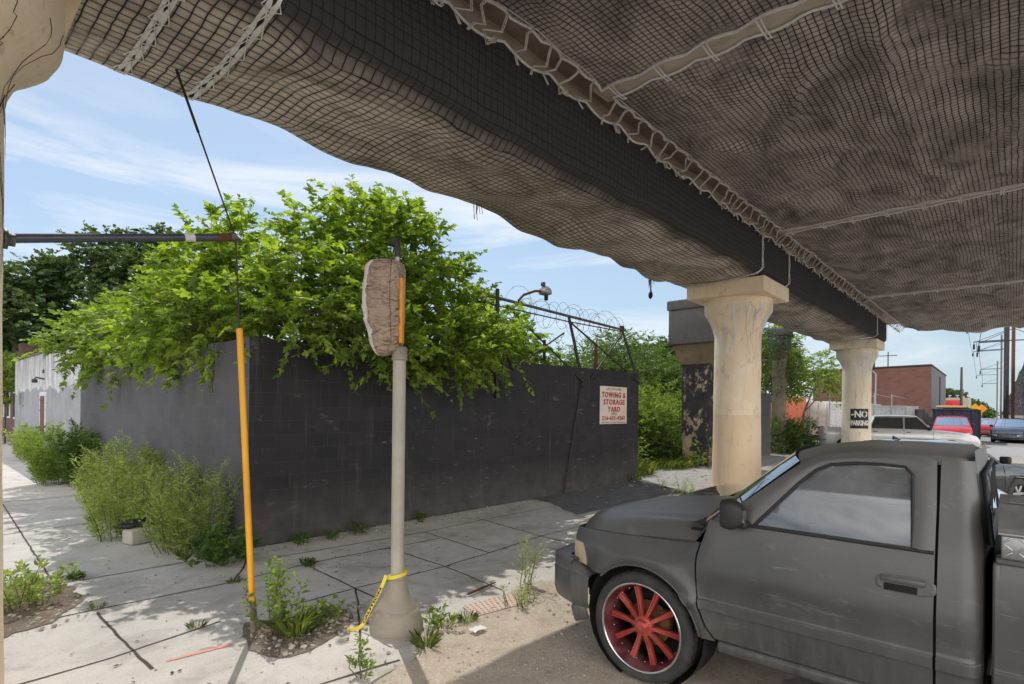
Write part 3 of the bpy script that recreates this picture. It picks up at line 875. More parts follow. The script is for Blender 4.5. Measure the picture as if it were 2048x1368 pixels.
sign = thing('yard_sign', 'weathered white sign with red towing and storage yard lettering on black wall', 'sign', (12.66, WY0 - 0.02, 2.13))
mb = MB(); mb.box((12.66, WY0 - 0.016, 2.13), (1.32, 0.016, 0.99), bev=0.004)
mb.build('board', simple('faded_sign_board', lin(232, 220, 208), 0.7, 0, 0.06, 5, 0.05, dirt=lin(208, 190, 172)), sign)
mb = MB(); ys = WY0 - 0.027
red, shadow_, inkk = 0, 1, 2
for s_, cz, sz, mw, dx in (('TOWING &', 2.40, 0.21, 1.16, 0.0), ('STORAGE', 2.21, 0.21, 1.04, 0.02), ('YARD', 2.02, 0.21, 0.60, 0.02), ('216-631-4262', 1.79, 0.15, 1.12, 0.0)):
    textbox(mb, s_, 12.66 + dx - 0.012, cz - 0.008, sz, 1, ys, 0.004, mw, 0.92, 1.2)
    textbox(mb, s_, 12.66 + dx, cz, sz, 0, ys - 0.003, 0.004, mw, 0.92, 1.2)
textbox(mb, '2792 S. 29TH STREET', 12.66, 2.555, 0.07, 2, ys, 0.001, 0.74)
textbox(mb, 'Office', 12.66, 1.905, 0.085, 2, ys, 0.001, 0.28)
textbox(mb, 'Office Entrance On Corner Of Avenue Street', 12.66, 1.675, 0.05, 2, ys, 0.0008, 1.22)
mb.build('lettering', [simple('red_sign_paint', lin(204, 52, 44), 0.6, 0, 0.15, 30, 0, dirt=lin(214, 100, 84)), simple('dark_letter_shadow', lin(96, 40, 40), 0.7, 0, 0.1, 30, 0), simple('black_sign_ink', lin(60, 56, 58), 0.7, 0, 0.1, 30, 0)], sign)

fence = thing('barbed_wire_frame', 'rusty braced steel frame of barbed wire above the right half of the black wall', 'fence', (11, 8.0, 3.0))
mb = MB(); mb.box((8.14, 7.885, 3.35), (0.07, 0.05, 2.25), bev=0.006); mb.build('post', M['darksteel'], fence)
mb = MB(); mb.tube([(11.2, 7.87, 2.55), (11.2, 8.0, 3.1), (11.2, 8.33, 4.33)], 0.038, 8); mb.build('post', M['darksteel'], fence)
mb = MB(); mb.tube([(13.92, 7.88, 2.75), (13.9, 8.0, 3.1), (13.82, 8.38, 4.34)], 0.036, 8); mb.box((13.82, 8.38, 4.38), (0.12, 0.10, 0.10), bev=0.01); mb.build('post', M['darksteel'], fence)
mb = MB(); mb.tube([(8.0, 8.3, 4.42), (11.2, 8.33, 4.36), (14.0, 8.38, 4.32)], 0.036, 8); mb.build('rail', M['steel'], fence)
mb = MB(); mb.tube([(8.3, 8.3, 4.24), (11.2, 8.33, 4.22), (13.9, 8.38, 4.27)], 0.016, 6); mb.build('rail', M['darksteel'], fence)
for a, b, r_ in [((9.06, 8.33, 4.2), (11.2, 7.86, 2.68), 0.024), ((10.9, 8.25, 3.9), (8.6, 7.86, 2.85), 0.022), ((11.3, 8.33, 4.2), (13.98, 7.86, 2.77), 0.026), ((13.75, 8.36, 4.15), (11.52, 7.86, 2.78), 0.024), ((11.7, 7.86, 2.8), (14.95, 7.9, 3.22), 0.016), ((8.1, 7.95, 3.8), (8.6, 7.88, 2.9), 0.014)]:
    mb = MB(); mb.tube([a, b], r_, 6); mb.build('brace', M['darksteel'], fence)
def coil(x0, x1, cy, cz, r, turns, sd):
    pts = []
    N = turns * 18
    for i in range(N + 1):
        t = i / N; q = 2 * PI * turns * t
        rr = r * (0.85 + 1.1 * nz(t * 11, sd))
        pts.append((x0 + (x1 - x0) * t + 0.42 * nz(t * 13, sd + 3), cy + rr * math.cos(q) * 0.8, cz + rr * math.sin(q) + 0.06 * nz(t * 6, sd + 5)))
    return pts
for x0, x1, turns, sd in ((9.2, 11.1, 8, 1.0), (11.2, 13.8, 12, 2.0), (13.7, 14.9, 3, 3.0)):
    mb = MB(); pts = coil(x0, x1, 8.42, 4.33 if x0 < 13 else 3.9, 0.36, turns, sd)
    mb.tube(pts, 0.004, 4)
    for i in range(0, len(pts), 4):
        p = Vector(pts[i]); d = Vector((rnd.uniform(-1, 1), rnd.uniform(-1, 1), rnd.uniform(-1, 1))).normalized() * 0.022
        mb.tube([p - d, p + d], 0.004, 3)
    mb.build('barbed_wire', M['darksteel'], fence)
for x, y, h in ((12.98, 8.7, 3.85), (10.75, 8.75, 3.75)):
    mb = MB(); mb.tube([(x, y, 0), (x, y, h)], 0.055 if x > 12 else 0.04, 8)
    tag(mb.build('yard_post', M['rust' if x > 12 else 'darksteel']), 'thick rust red post behind the wall right of the crossed braces' if x > 12 else 'thin dark yard post behind the wall beside the middle fence bracket', 'post')
cam_ = thing('floodlight', 'grey floodlight on a bent arm at the left end of the barbed wire frame', 'floodlight', (9.35, 8.3, 4.5))
mb = MB(); mb.tube([(9.25, 8.3, 4.45), (9.4, 8.28, 4.60), (9.75, 8.25, 4.74), (9.98, 8.22, 4.78)], 0.03, 8); mb.build('arm', M['rust'], cam_)
mb = MB(); mb.lathe([(0.0, 0.10), (0.06, 0.10), (0.13, 0.05), (0.16, -0.02), (0.155, -0.08), (0.09, -0.10), (0.0, -0.10)], (10.08, 8.2, 4.80), 20); mb.build('lamp_housing', M['galv'], cam_)
mb = MB(); mb.lathe([(0.0, 0.08), (0.055, 0.08), (0.055, 0), (0, 0)], (10.0, 8.2, 4.90), 12); mb.build('photocell', M['steel'], cam_)
mb = MB(); mb.lathe([(0.05, 0), (0.045, -0.13), (0, -0.14)], (10.12, 8.2, 4.71), 12); mb.build('lamp', M['darksteel'], cam_)
mb = MB(); mb.tube([(11.15, WY0 - 0.03, 2.62), (10.85, WY0 - 0.03, 1.5), (10.62, WY0 - 0.05, 0.6), (10.40, WY0 - 0.08, 0.0)], 0.016, 6)
tag(mb.build('conduit', M['darksteel']), 'thin dark conduit leaning down the black wall left of the sign', 'conduit')

# ------------------------------------------------------------------ drip-stained building beyond the wall
def stucco():
    t = NT('drip_stained_paint')
    co = t.coord()
    z = t.n('ShaderNodeSeparateXYZ'); t.l(co, z.inputs[0])
    drip = t.noise(t.mapping(co, (1, 3.2, 0.12)), 2.4, 6.0, 0.7)
    wht = t.ramp(t.noise(co, 3.0, 5.0), [(0.3, (0.42, 0.42, 0.43)), (0.7, (0.60, 0.60, 0.61))])
    dm = t.n('ShaderNodeMapRange'); dm.inputs[1].default_value = 2.5; dm.inputs[2].default_value = 3.9; dm.inputs[3].default_value = 0.15; dm.inputs[4].default_value = 1.0
    t.l(z.outputs[2], dm.inputs[0])
    wht = t.mix(t.math('MULTIPLY', t.ramp(drip, [(0.47, 0.0), (0.60, 1.0)]), dm.outputs[0]), wht, (0.09, 0.085, 0.085))
    gry = t.ramp(t.noise(co, 1.6, 6.0), [(0.3, (0.24, 0.245, 0.262)), (0.7, (0.33, 0.335, 0.35))])
    wob = t.math('ADD', z.outputs[2], t.math('MULTIPLY', t.math('SUBTRACT', t.noise(t.mapping(co, (1, 0.5, 0.01)), 1.5, 3.0), 0.5), 1.1))
    col = t.mix(t.math('LESS_THAN', wob, 2.55), wht, gry)
    return t.done(t.pbsdf(col, 0.85, 0, t.bump(t.noise(co, 22.0, 5.0), 0.4, 0.02), 0.3))
M['stucco'] = stucco()
M['brick'] = blockmat('red_brick', (0.16, 0.07, 0.05), (0.24, 0.11, 0.08), (0.24, 0.21, 0.18), 0.215, 0.075, 0.010, bump=0.5)
BX = 3.46
bld = thing('stucco_building', 'low white and grey building streaked with black drips beyond the wall', 'building', (BX, 19.3, 0))
mb = MB()
BW = 10.0
P, UV = [], []
for i in range(41):
    y = 19.32 + 17.0 * i / 40
    P.append([(BX + 0.01 * nz(y, j), y, (3.86 + 0.012 * (y - 19)) * j / 14) for j in range(15)]); UV.append([(y, 4.0 * j / 14) for j in range(15)])
mb.grid(P, 0, True, UV, flip=True)
mb.add([(BX, 19.32, 0), (BW, 19.32, 0), (BW, 19.32, 3.86), (BX, 19.32, 3.86)], [(0, 1, 2, 3)], 1, uv=[(0, 0), (6.5, 0), (6.5, 3.86), (0, 3.86)])
mb.add([(BX, 36.32, 0), (BW, 36.32, 0), (BW, 36.32, 4.06), (BX, 36.32, 4.06)], [(3, 2, 1, 0)], 1, uv=[(0, 0), (6.5, 0), (6.5, 4), (0, 4)])
mb.add([(BW, 19.32, 0), (BW, 36.32, 0), (BW, 36.32, 4.06), (BW, 19.32, 3.86)], [(0, 1, 2, 3)], 1, uv=[(0, 0), (17, 0), (17, 4), (0, 4)])
mb.build('wall', [M['stucco'], M['brick']], bld)
mb = MB(); mb.add([(BX - .05, 19.25, 3.87), (BW + .05, 19.25, 3.87), (BW + .05, 36.4, 4.075), (BX - .05, 36.4, 4.075), (BX - .05, 19.25, 3.93), (BW + .05, 19.25, 3.93), (BW + .05, 36.4, 4.135), (BX - .05, 36.4, 4.135)], [(3, 2, 1, 0), (4, 5, 6, 7), (0, 1, 5, 4), (1, 2, 6, 5), (2, 3, 7, 6), (3, 0, 4, 7)])
mb.build('roof', simple('tar_coping', (0.14, 0.115, 0.10), 0.9, 0, 0.4, 4, 0.2), bld)
mb = MB(); mb.box((BX - 0.02, 27.65, 1.15), (0.05, 1.05, 2.26), bev=0.008)
for zz in (0.45, 1.1, 1.75, 2.15): mb.box((BX - 0.05, 27.65, zz), (0.025, 1.06, 0.035))
dr = mb.build('door', simple('brown_steel_door', (0.12, 0.055, 0.035), 0.7, 0, 0.3, 4, 0.2), bld)
mb = MB()
for s_ in (-1, 1): mb.box((BX - 0.02, 27.65 + s_ * 0.60, 1.2), (0.045, 0.14, 2.5), bev=0.006)
mb.box((BX - 0.02, 27.65, 2.38), (0.046, 1.06, 0.16), bev=0.006)
mb.build('door_frame', simple('chipped_white_frame', (0.55, 0.55, 0.55), 0.8, 0, 0.3, 6, 0.2), bld)
mb = MB()
for s_ in (-1, 1): mb.box((BX - 0.04, 33.6 + s_ * 0.36, 2.2), (0.08, 0.06, 0.55)); mb.box((BX - 0.04, 33.6, 2.2 + s_ * 0.29), (0.08, 0.78, 0.05))
mb.box((BX - 0.012, 33.6, 2.2), (0.02, 0.66, 0.5), m=1)
mb.build('vent', [M['stucco'], M['void']], bld)
mb = MB(); mb.tube([(BX, 27.5, 2.95), (BX - 0.25, 27.5, 3.0), (BX - 0.3, 27.45, 2.92)], 0.03, 6); mb.box((BX - 0.3, 27.4, 2.86), (0.16, 0.22, 0.14), bev=0.02); mb.box((BX - 0.02, 27.6, 3.25), (0.05, 0.12, 0.14), bev=0.01)
mb.build('wall_lamp', M['darksteel'], bld)
mb = MB()
for k in range(11): mb.box((BX - 0.01, 19.44 + 0.07 * (k % 2), 0.18 + 0.34 * k), (0.05, 0.32 + 0.14 * (k % 2), 0.31), bev=0.02)
mb.build('quoin', M['stucco'], bld)

house = thing('row_house', 'dark brick row house half hidden past the drip stained building', 'house', (3.9, 42, 0))
mb = MB(); mb.box((7.2, 46, 2.6), (6.6, 14, 5.2)); mb.build('wall', simple('dark_house_brick', (0.12, 0.075, 0.06), 0.9, 0, 0.35, 5, 0.4), house)
for y in (40.6, 43.5, 46.5):
    mb = MB(); mb.box((3.88, y, 1.9), (0.06, 1.1, 1.5), bev=0.01); w = mb.build('window', M['white'], house)
    mb = MB(); mb.box((3.84, y, 1.9), (0.02, 0.9, 1.3)); mb.build('pane', M['void'], w)
mb = MB(); mb.tube([(2.95, 37.0, 0), (2.95, 37.0, 3.2)], 0.07, 8)
tag(mb.build('gate_post', M['white']), 'white painted post under the ivy at the end of the drip stained building', 'post')
lp = thing('street_lamp', 'slim grey lamp pole rising beyond the drip stained building', 'street lamp', (1.9, 47, 0))
mb = MB(); mb.tube([(1.62, 44, 0), (1.60, 44, 7.5)], [0.10, 0.06], 10); mb.build('pole', M['galv'], lp)
mb = MB(); mb.tube([(1.60, 44, 7.4), (1.3, 44, 7.9), (0.2, 44, 8.0)], 0.04, 8); mb.box((-0.1, 44, 7.98), (0.7, 0.3, 0.14), bev=0.05); mb.build('lamp_head', M['galv'], lp)
for k, (x, y, s_, lb) in enumerate([(2.6, 36.9, 0.28, 'dark broken masonry block on top of the rubble by the white post'), (2.75, 36.2, 0.20, 'pale broken masonry lump on the ground before the white post')]):
    mb = MB(); rock(mb, (x, y, 0), s_); mb.box((x, y, s_ * 1.3), (s_ * 1.3, s_ * 1.6, s_ * 1.1), rnd.uniform(0, 1), bev=0.03)
    tag(mb.build('rubble_block', M['stone'] if k else simple('dark_masonry', (0.08, 0.08, 0.085), 0.9, 0, 0.4, 6, 0.4)), lb, 'rubble')

# ------------------------------------------------------------------ signal pole, guy wire, tape
PX, PY = 2.98, 4.11
RX, RY = 0.675, -0.738                       # unit vector along the street corner diagonal
sp = thing('signal_pole', 'beige pedestrian signal pole on a flared bell base with a bagged signal head', 'signal pole', (PX, PY, 0))
mb = MB(); mb.lathe([(0.235, 0.0), (0.238, 0.012), (0.238, 0.075), (0.230, 0.085), (0.222, 0.10), (0.212, 0.15), (0.197, 0.192), (0.186, 0.196), (0.182, 0.206), (0.160, 0.24), (0.130, 0.28), (0.108, 0.33), (0.094, 0.38), (0.086, 0.43), (0.082, 0.46), (0.086, 0.462), (0.086, 0.485), (0.074, 0.49), (0.0, 0.49)], (PX, PY, 0.0), 48); mb.build('base', M['basepaint'], sp)
mb = MB(); mb.tube([(PX, PY, 0.48), (PX, PY, 2.46)], 0.0575, 32, caps=False); mb.build('pole', M['polepaint'], sp)
mb = MB(); mb.lathe([(0.062, 2.425), (0.070, 2.43), (0.070, 2.445), (0.067, 2.45), (0.067, 2.545), (0.0, 2.55)], (PX, PY, 0), 32)
for q in (2.2, 4.3): mb.box((PX + 0.068 * math.cos(q), PY + 0.068 * math.sin(q), 2.495), (0.014, 0.014, 0.014), bev=0.003)
mb.build('collar', M['basepaint'], sp)
px_, py_ = PX - 0.028 * RX, PY - 0.028 * RY
mb = MB(); mb.tube([(px_, py_, 2.5), (px_, py_, 3.42)], 0.021, 16); mb.build('pipe', M['galv'], sp)
mb = MB(); mb.tube([(px_, py_, 3.36), (px_, py_, 3.44), (px_ - .01 * RX, py_ - .01 * RY, 3.49), (px_ - .06 * RX, py_ - .06 * RY, 3.51)], [0.027, 0.03, 0.034, 0.03], 12)
mb.box((px_ - 0.03 * RX, py_ - 0.03 * RY, 3.50), (0.07, 0.06, 0.07), 0.8, bev=0.01); mb.lathe([(0.028, 0), (0.02, 0.004), (0.016, 0.0)], (px_ - 0.06, py_ - 0.05, 3.46), 16, axis='Y')
mb.build('elbow', M['darksteel'], sp)
rows = [(3.325, 0.12, 0.06, 0.04), (3.318, 0.215, 0.015, 0.12), (3.30, 0.262, -0.022, 0.155), (3.26, 0.30, -0.034, 0.17), (3.10, 0.325, -0.034, 0.18), (2.97, 0.328, -0.036, 0.18), (2.85, 0.318, -0.036, 0.18), (2.75, 0.30, -0.034, 0.175), (2.65, 0.272, -0.030, 0.165), (2.565, 0.245, -0.018, 0.14), (2.51, 0.225, 0.03, 0.11), (2.475, 0.205, 0.09, 0.06), (2.465, 0.18, 0.12, 0.02)]
mb = MB(); P = []
NB = 56; zs = []
zz = 3.325
rowz = [(a, b, c, d) for a, b, c, d in rows][::-1]
Z = [rows[0][0]] + [3.32 - 0.02 * k for k in range(0, 43)] + [2.466]
for z in Z:
    l_ = lerpc([(a, b) for a, b, c, d in rowz], z); r_ = lerpc([(a, c) for a, b, c, d in rowz], z); dp = lerpc([(a, d) for a, b, c, d in rowz], z)
    cx, hw = (l_ + r_) / 2, (l_ - r_) / 2
    row = []
    for j in range(NB + 1):
        q = 2 * PI * j / NB
        c_, s_ = math.cos(q), math.sin(q)
        ex = 0.62
        a = cx + hw * math.copysign(abs(c_) ** ex, c_); b = dp * math.copysign(abs(s_) ** ex, s_)
        wr = (0.024 * nz(q * 2.2, z * 7) + 0.017 * nz(q * 5, z * 17 + q * 4) + 0.022 * nz(q * 1.2 + z * 6, z * 3)) * (0.35 if abs(c_) > 0.8 else 1.0)
        wr += (0 if abs(c_) > 0.85 else 0.011) * math.sin(z * 46 + 5 * nz(q * 1.5, z * 2)) * (0.4 + nz(q * 2, z * 5, 3.0))
        wr -= 0.018 * max(0, 1 - abs(q - 1.85) * 9)                     # stitched seam pulled in
        k = sstep(2.46, 2.56, z) * (1 - sstep(3.27, 3.325, z) * 0.6)
        a += wr * c_ * k; b += wr * s_ * k * 1.3
        # a: metres to the left of the pole, b: metres towards the street side
        fx, fy = -0.738, -0.675
        row.append((PX - RX * a + fx * b, PY - RY * a + fy * b, z))
    P.append(row)
pale = MB()
vs = [p for r_ in P for p in r_]
W_ = NB + 1
fa, fb = [], []
for i in range(len(P) - 1):
    for j in range(NB):
        q = 2 * PI * (j + .5) / NB
        f = (i * W_ + j, i * W_ + j + 1, (i + 1) * W_ + j + 1, (i + 1) * W_ + j)
        (fb if (q < 1.05 or q > 5.4) else fa).append(f)
mb.add(vs, fa, 0, True); mb.add(vs, fb, 1, True)
mb.poly(P[0][:-1], 0)
mb.poly(P[-1][:-1][::-1], 0)
mb.tube([(p[0], p[1], p[2]) for p in [r_[17] for r_ in P[2:-2]]], 0.0035, 4, 2)
bag = mb.build('signal_cover', [M['cloth'], M['clothskylit'], simple('brown_stitching', lin(96, 76, 64), 0.9, 0, 0.2, 20, 0)], sp)
mb = MB()
o_ = 0.045
mb.box((PX + RX * 0.031 - 0.738 * 0.08, PY + RY * 0.031 - 0.675 * 0.08, 2.86), (0.034, 0.10, 0.58), math.atan2(RY, RX), bev=0.012)
mb.build('signal_housing', simple('orange_housing', lin(226, 148, 30), 0.5, 0, 0.1, 5, 0.05), sp)

tape = thing('caution_tape', 'yellow caution tape tied round the signal pole base and trailing to the ground', 'tape', (PX, PY, 0.46))
mb = MB()
ring = []
for k in range(29):
    q = 2 * PI * k / 28
    zz = 0.495 + 0.022 * math.sin(q + 2.4)
    ring.append([(PX + 0.0885 * math.cos(q), PY + 0.0885 * math.sin(q), zz - 0.016 + 0.006 * nz(q * 3, 1)), (PX + 0.089 * math.cos(q), PY + 0.089 * math.sin(q), zz + 0.016 + 0.006 * nz(q * 3, 5))])
mb.grid(ring, 0)
mb.build('tape_loop', M['tape'], tape)
def ribbon(t):
    # runs down the left of the bell base, touching it, then along the ground
    pts = [(-0.088, 0.50), (-0.105, 0.44), (-0.15, 0.34), (-0.205, 0.24), (-0.255, 0.14), (-0.29, 0.06), (-0.33, 0.02), (-0.43, 0.012)]
    k = t * (len(pts) - 1); i = min(int(k), len(pts) - 2); f = k - i
    a = pts[i][0] + (pts[i + 1][0] - pts[i][0]) * f; z = pts[i][1] + (pts[i + 1][1] - pts[i][1]) * f
    return Vector((PX + RX * a - 0.738 * 0.05, PY + RY * a - 0.675 * 0.05, z))
def rib_frame(t):
    p = ribbon(t); d = (ribbon(min(1, t + .02)) - ribbon(max(0, t - .02))).normalized()
    nrm = Vector((-0.738, -0.675, 0.25)).normalized()
    w = d.cross(nrm).normalized()
    tw = 0.5 * nz(t * 4, 3.0) + (1.2 * max(0, t - 0.75))
    w = (w * math.cos(tw) + nrm * math.sin(tw))
    return p + nrm * (0.012 * math.sin(t * 9)), w
mb = MB()
mb.grid([[(lambda pw: pw[0] + pw[1] * s_)(rib_frame(k / 30)) for s_ in (-0.015, 0, 0.015)] for k in range(31)], 0)
mb.build('tape_tail', M['tape'], tape)
mb = MB()
vs, fs = text_geo('CAUTION', 0.036, 0.0015)
w = max(v[0] for v in vs)
def on_rib(x, y):
    t = 0.46 + x / w * 0.24
    p, wv = rib_frame(min(1, max(0, t)))
    return p + wv * (y * -0.72) + Vector((-0.738, -0.675, 0.25)).normalized() * 0.004
mb.add([on_rib(-x, -y) for x, y in vs], fs, 0); mb.build('lettering', M['black'], tape)

gw = thing('guy_wire', 'guy wire with bright yellow plastic guard and strut pipe from the near column', 'guy wire', (2.06, 4.95, 0))
A = Vector((2.06, 4.95, 0)); B = Vector((1.965, 5.2, 3.52)); T_ = Vector((1.655, 5.82, 5.14))
mb = MB(); mb.tube([A.lerp(B, 0.05), B], 0.0075, 6); mb.tube([B, T_], [0.007, 0.011], 6); mb.tube([B.lerp(T_, 0.62), T_], 0.014, 6)
mb.build('wire', M['darksteel'], gw)
mb = MB(); mb.tube([A.lerp(B, 0.078), A.lerp(B, 0.3), A.lerp(B, 0.765)], 0.0265, 16); mb.build('guard', M['yellow'], gw)
mb = MB(); mb.tube([A - Vector((0, 0, 0.05)), A.lerp(B, 0.03) + Vector((0.004, 0, 0)), A.lerp(B, 0.082)], [0.026, 0.028, 0.024], 10); mb.tube([A + Vector((0.03, 0, -0.02)), A.lerp(B, 0.085) + Vector((0.024, 0, 0))], 0.012, 8)
mb.build('anchor_rod', simple('grey_split_wood', (0.20, 0.17, 0.13), 0.9, 0, 0.4, 14, 0.4), gw)
C0 = Vector((0.40, 5.2, 3.14))
mb = MB(); mb.tube([C0, B], 0.033, 16); mb.build('strut_pipe', simple('grey_painted_pipe', (0.10, 0.105, 0.125), 0.45, 0.5, 0.25, 6, 0.05), gw)
mb = MB(); mb.tube([C0.lerp(B, 0.735), C0.lerp(B, 0.785)], 0.035, 16); mb.build('strut_band', M['white'], gw)
mb = MB(); mb.tube([C0.lerp(B, 0.90), C0.lerp(B, 0.965)], 0.036, 16); mb.build('strut_sleeve', M['rust'], gw)
mb = MB(); mb.tube([C0.lerp(B, 0.968), C0.lerp(B, 1.0)], 0.043, 16); mb.tube([B - Vector((0.03, 0.05, 0)), B + Vector((0.03, 0.06, 0))], 0.016, 8); mb.tube([B + Vector((0.015, 0.03, 0.02)), B + Vector((0.05, 0.0, -0.03))], 0.012, 6); mb.build('strut_cap', M['steel'], gw)
mb = MB(); mb.lathe([(0.07, 0), (0.07, 0.02), (0.045, 0.025), (0.045, 0.06)], (0.428, 5.2, 3.146), 20, axis='X'); mb.build('strut_flange', M['steel'], gw)

# kerb stone fragment and black bag in the weeds
mb = MB(); mb.box((2.45, 9.4, 0.11), (0.75, 0.26, 0.2), 0.25, bev=0.025)
tag(mb.build('kerb_stone', simple('broken_kerb', (0.42, 0.39, 0.35), 0.9, 0, 0.2, 7, 0.4)), 'broken pale kerb stone lying under the feathery weeds', 'kerb stone')
mb = MB(); P = []
for i in range(15):
    t = i / 14; row = []
    for j in range(13):
        q = 2 * PI * j / 12; r_ = 0.15 * math.sin(PI * min(1, max(0.02, t))) ** 0.6 * (1 + 0.5 * nz(t * 6, q * 2))
        row.append((2.35 + 0.75 * (t - .5), 9.55 + 0.2 * (t - .5) + r_ * math.cos(q), 0.25 + 0.55 * r_ * math.sin(q)))
    P.append(row)
mb.grid(P, 0); tag(mb.build('plastic_bag', simple('black_plastic', (0.02, 0.022, 0.028), 0.3, 0, 0.2, 8, 0.3)), 'crumpled black plastic bag lying on the broken kerb stone', 'bag')
# small debris
mb = MB(); mb.tube([(4.02, 4.28, 0.025), (4.25, 4.31, 0.028), (4.52, 4.36, 0.02)], [0.012, 0.016, 0.008], 7)
tag(mb.build('rusty_bar', M['rust']), 'short rusty bar lying on the reddish tactile pad', 'scrap bar')
mb = MB()
P = []
for i in range(6):
    row = []
    for j in range(6): row.append((3.36 + 0.03 * i, 3.48 + 0.018 * j, 0.02 + 0.03 * abs(nz(i * .6, j * .7)) + 0.01))
    P.append(row)
mb.grid(P, 0); tag(mb.build('paper_scrap', M['white']), 'crumpled white scrap on the dirt beside the signal pole', 'litter scrap')

# ------------------------------------------------------------------ old piers and the second wall behind the columns
def pier(label, x, y, sx, sy, h, cap, mats):
    p = thing('old_pier', label, 'pier', (x, y, 0))
    mb = MB()
    P = []
    for k in range(15):
        z = h * k / 14
        row = []
        for j in range(25):
            q = 2 * PI * j / 24 + PI / 4
            c_, s_ = math.cos(q), math.sin(q); ex = 0.35
            w = 1 + (0.06 if z < 0.5 else 0)
            row.append((x + (sx / 2) * w * math.copysign(abs(c_) ** ex, c_) + 0.02 * nz(z * 3, q), y + (sy / 2) * w * math.copysign(abs(s_) ** ex, s_) + 0.02 * nz(q, z * 3), z))
        P.append(row)
    mb.grid(P, 0, True, flip=True)
    mb.build('shaft', mats[0], p)
    if cap:
        cx, cy, cz, z0, z1 = cap
        mb = MB()
        mb.box((x, y, z0 + (z1 - z0) * 0.5), (cx, cy, z1 - z0), bev=0.05); mb.box((x, y, z1 + 0.16), (cx + 0.1, cy + 0.1, 0.36), bev=0.04)
        b0 = [(x - sx * .5, y - sy * .5, h - 0.02), (x + sx * .5, y - sy * .5, h - .02), (x + sx * .5, y + sy * .5, h - .02), (x - sx * .5, y + sy * .5, h - .02)]
        b1 = [(x - cx * .44, y - cy * .44, z0 + 0.02), (x + cx * .44, y - cy * .44, z0 + .02), (x + cx * .44, y + cy * .44, z0 + .02), (x - cx * .44, y + cy * .44, z0 + .02)]
        mb.add(b0 + b1, [(i, (i + 1) % 4, 4 + (i + 1) % 4, 4 + i) for i in range(4)], 1)
        mb.build('cap_block', [mats[1], mats[2]], p)
    return p
def peeling():
    t = NT('peeling_black_paint'); co = t.coord()
    n_ = t.noise(co, 2.4, 7.0, 0.7); m_ = t.ramp(t.noise(t.mapping(co, (1, 1, 0.7), (4, 2, 1)), 1.5, 8.0, 0.75), [(0.52, 0.0), (0.56, 1.0)])
    col = t.mix(m_, t.ramp(n_, [(0.3, (0.02, 0.02, 0.023)), (0.7, (0.055, 0.05, 0.05))]), t.ramp(n_, [(0.3, (0.30, 0.20, 0.12)), (0.7, (0.45, 0.36, 0.26))]))
    return t.done(t.pbsdf(col, 0.85, 0, t.bump(t.math('ADD', m_, n_), 0.4, 0.02), 0.3))
M['peel'] = peeling()
M['greycap'] = concrete('dark_cap_concrete', (0.13, 0.125, 0.12), (0.06, 0.055, 0.05), (0.20, 0.19, 0.18))
M['neckc'] = concrete('rusty_neck_concrete', (0.19, 0.14, 0.085), (0.07, 0.045, 0.025), (0.27, 0.21, 0.14))
pier('black peeling old pier with a big dark square cap behind the middle column', 20.1, 8.75, 1.25, 1.1, 3.75, (2.0, 1.7, 1, 4.45, 5.75), [M['peel'], M['greycap'], M['neckc']])
pier('slim pale old pier hung with vines beyond the black block wall', 28.6, 8.5, 0.42, 0.6, 4.6, (0.7, 0.9, 1, 5.0, 5.7), [concrete('pale_old_pier', (0.30, 0.24, 0.18), (0.08, 0.06, 0.045), (0.42, 0.35, 0.28)), M['greycap'], M['neckc']])
w2 = MB()
for (p0, p1, m_) in [((20.9, 8.6), (26.9, 8.35), 0)]:
    k = 12
    w2.add([(p0[0], p0[1], 0), (p1[0], p1[1], 0), (p1[0], p1[1], 2.85), (p0[0], p0[1], 2.85), (p0[0], p0[1] + .2, 0), (p1[0], p1[1] + .2, 0), (p1[0], p1[1] + .2, 2.85), (p0[0], p0[1] + .2, 2.85)],
           [(0, 1, 2, 3), (3, 2, 6, 7), (5, 4, 7, 6), (1, 5, 6, 2), (4, 0, 3, 7)], 0, uv=[(0, 0), (6, 0), (6, 2.85), (0, 2.85), (0, 0.1), (6, 0.1), (6, 2.95), (0, 2.95)])
w2.add([(20.9, 8.575, 0.0), (23.9, 8.45, 0.0), (23.9, 8.45, 1.9), (20.9, 8.575, 1.9)], [(0, 1, 2, 3)], 1, uv=[(0, 0), (3, 0), (3, 1.9), (0, 1.9)])
tag(w2.build('block_wall', [M['lightenedblock'], blockmat('pale_patch_block', (0.30, 0.28, 0.28), (0.34, 0.32, 0.32), (0.36, 0.34, 0.34), 0.4, 0.2, 0.006, dust=(0.35, 0.32, 0.3))]), 'shorter grey black block wall with a pale patch between the two old piers', 'wall')
mb = MB(); mb.box((22.3, 11.6, 0.7), (0.28, 0.2, 1.5), 0.3, bev=0.03)
tag(mb.build('stone_post', M['stone']), 'upright pale stone post in the weeds right of the black wall end', 'post')
mb = MB(); mb.box((21.4, 11.2, 0.55), (0.5, 0.12, 1.1), 0.5, rot=Matrix.Rotation(0.5, 3, 'Y') @ Matrix.Rotation(0.3, 3, 'Z'), bev=0.03)
tag(mb.build('stone_slab', M['stone']), 'pale stone slab tilted against the upright stone post', 'slab')

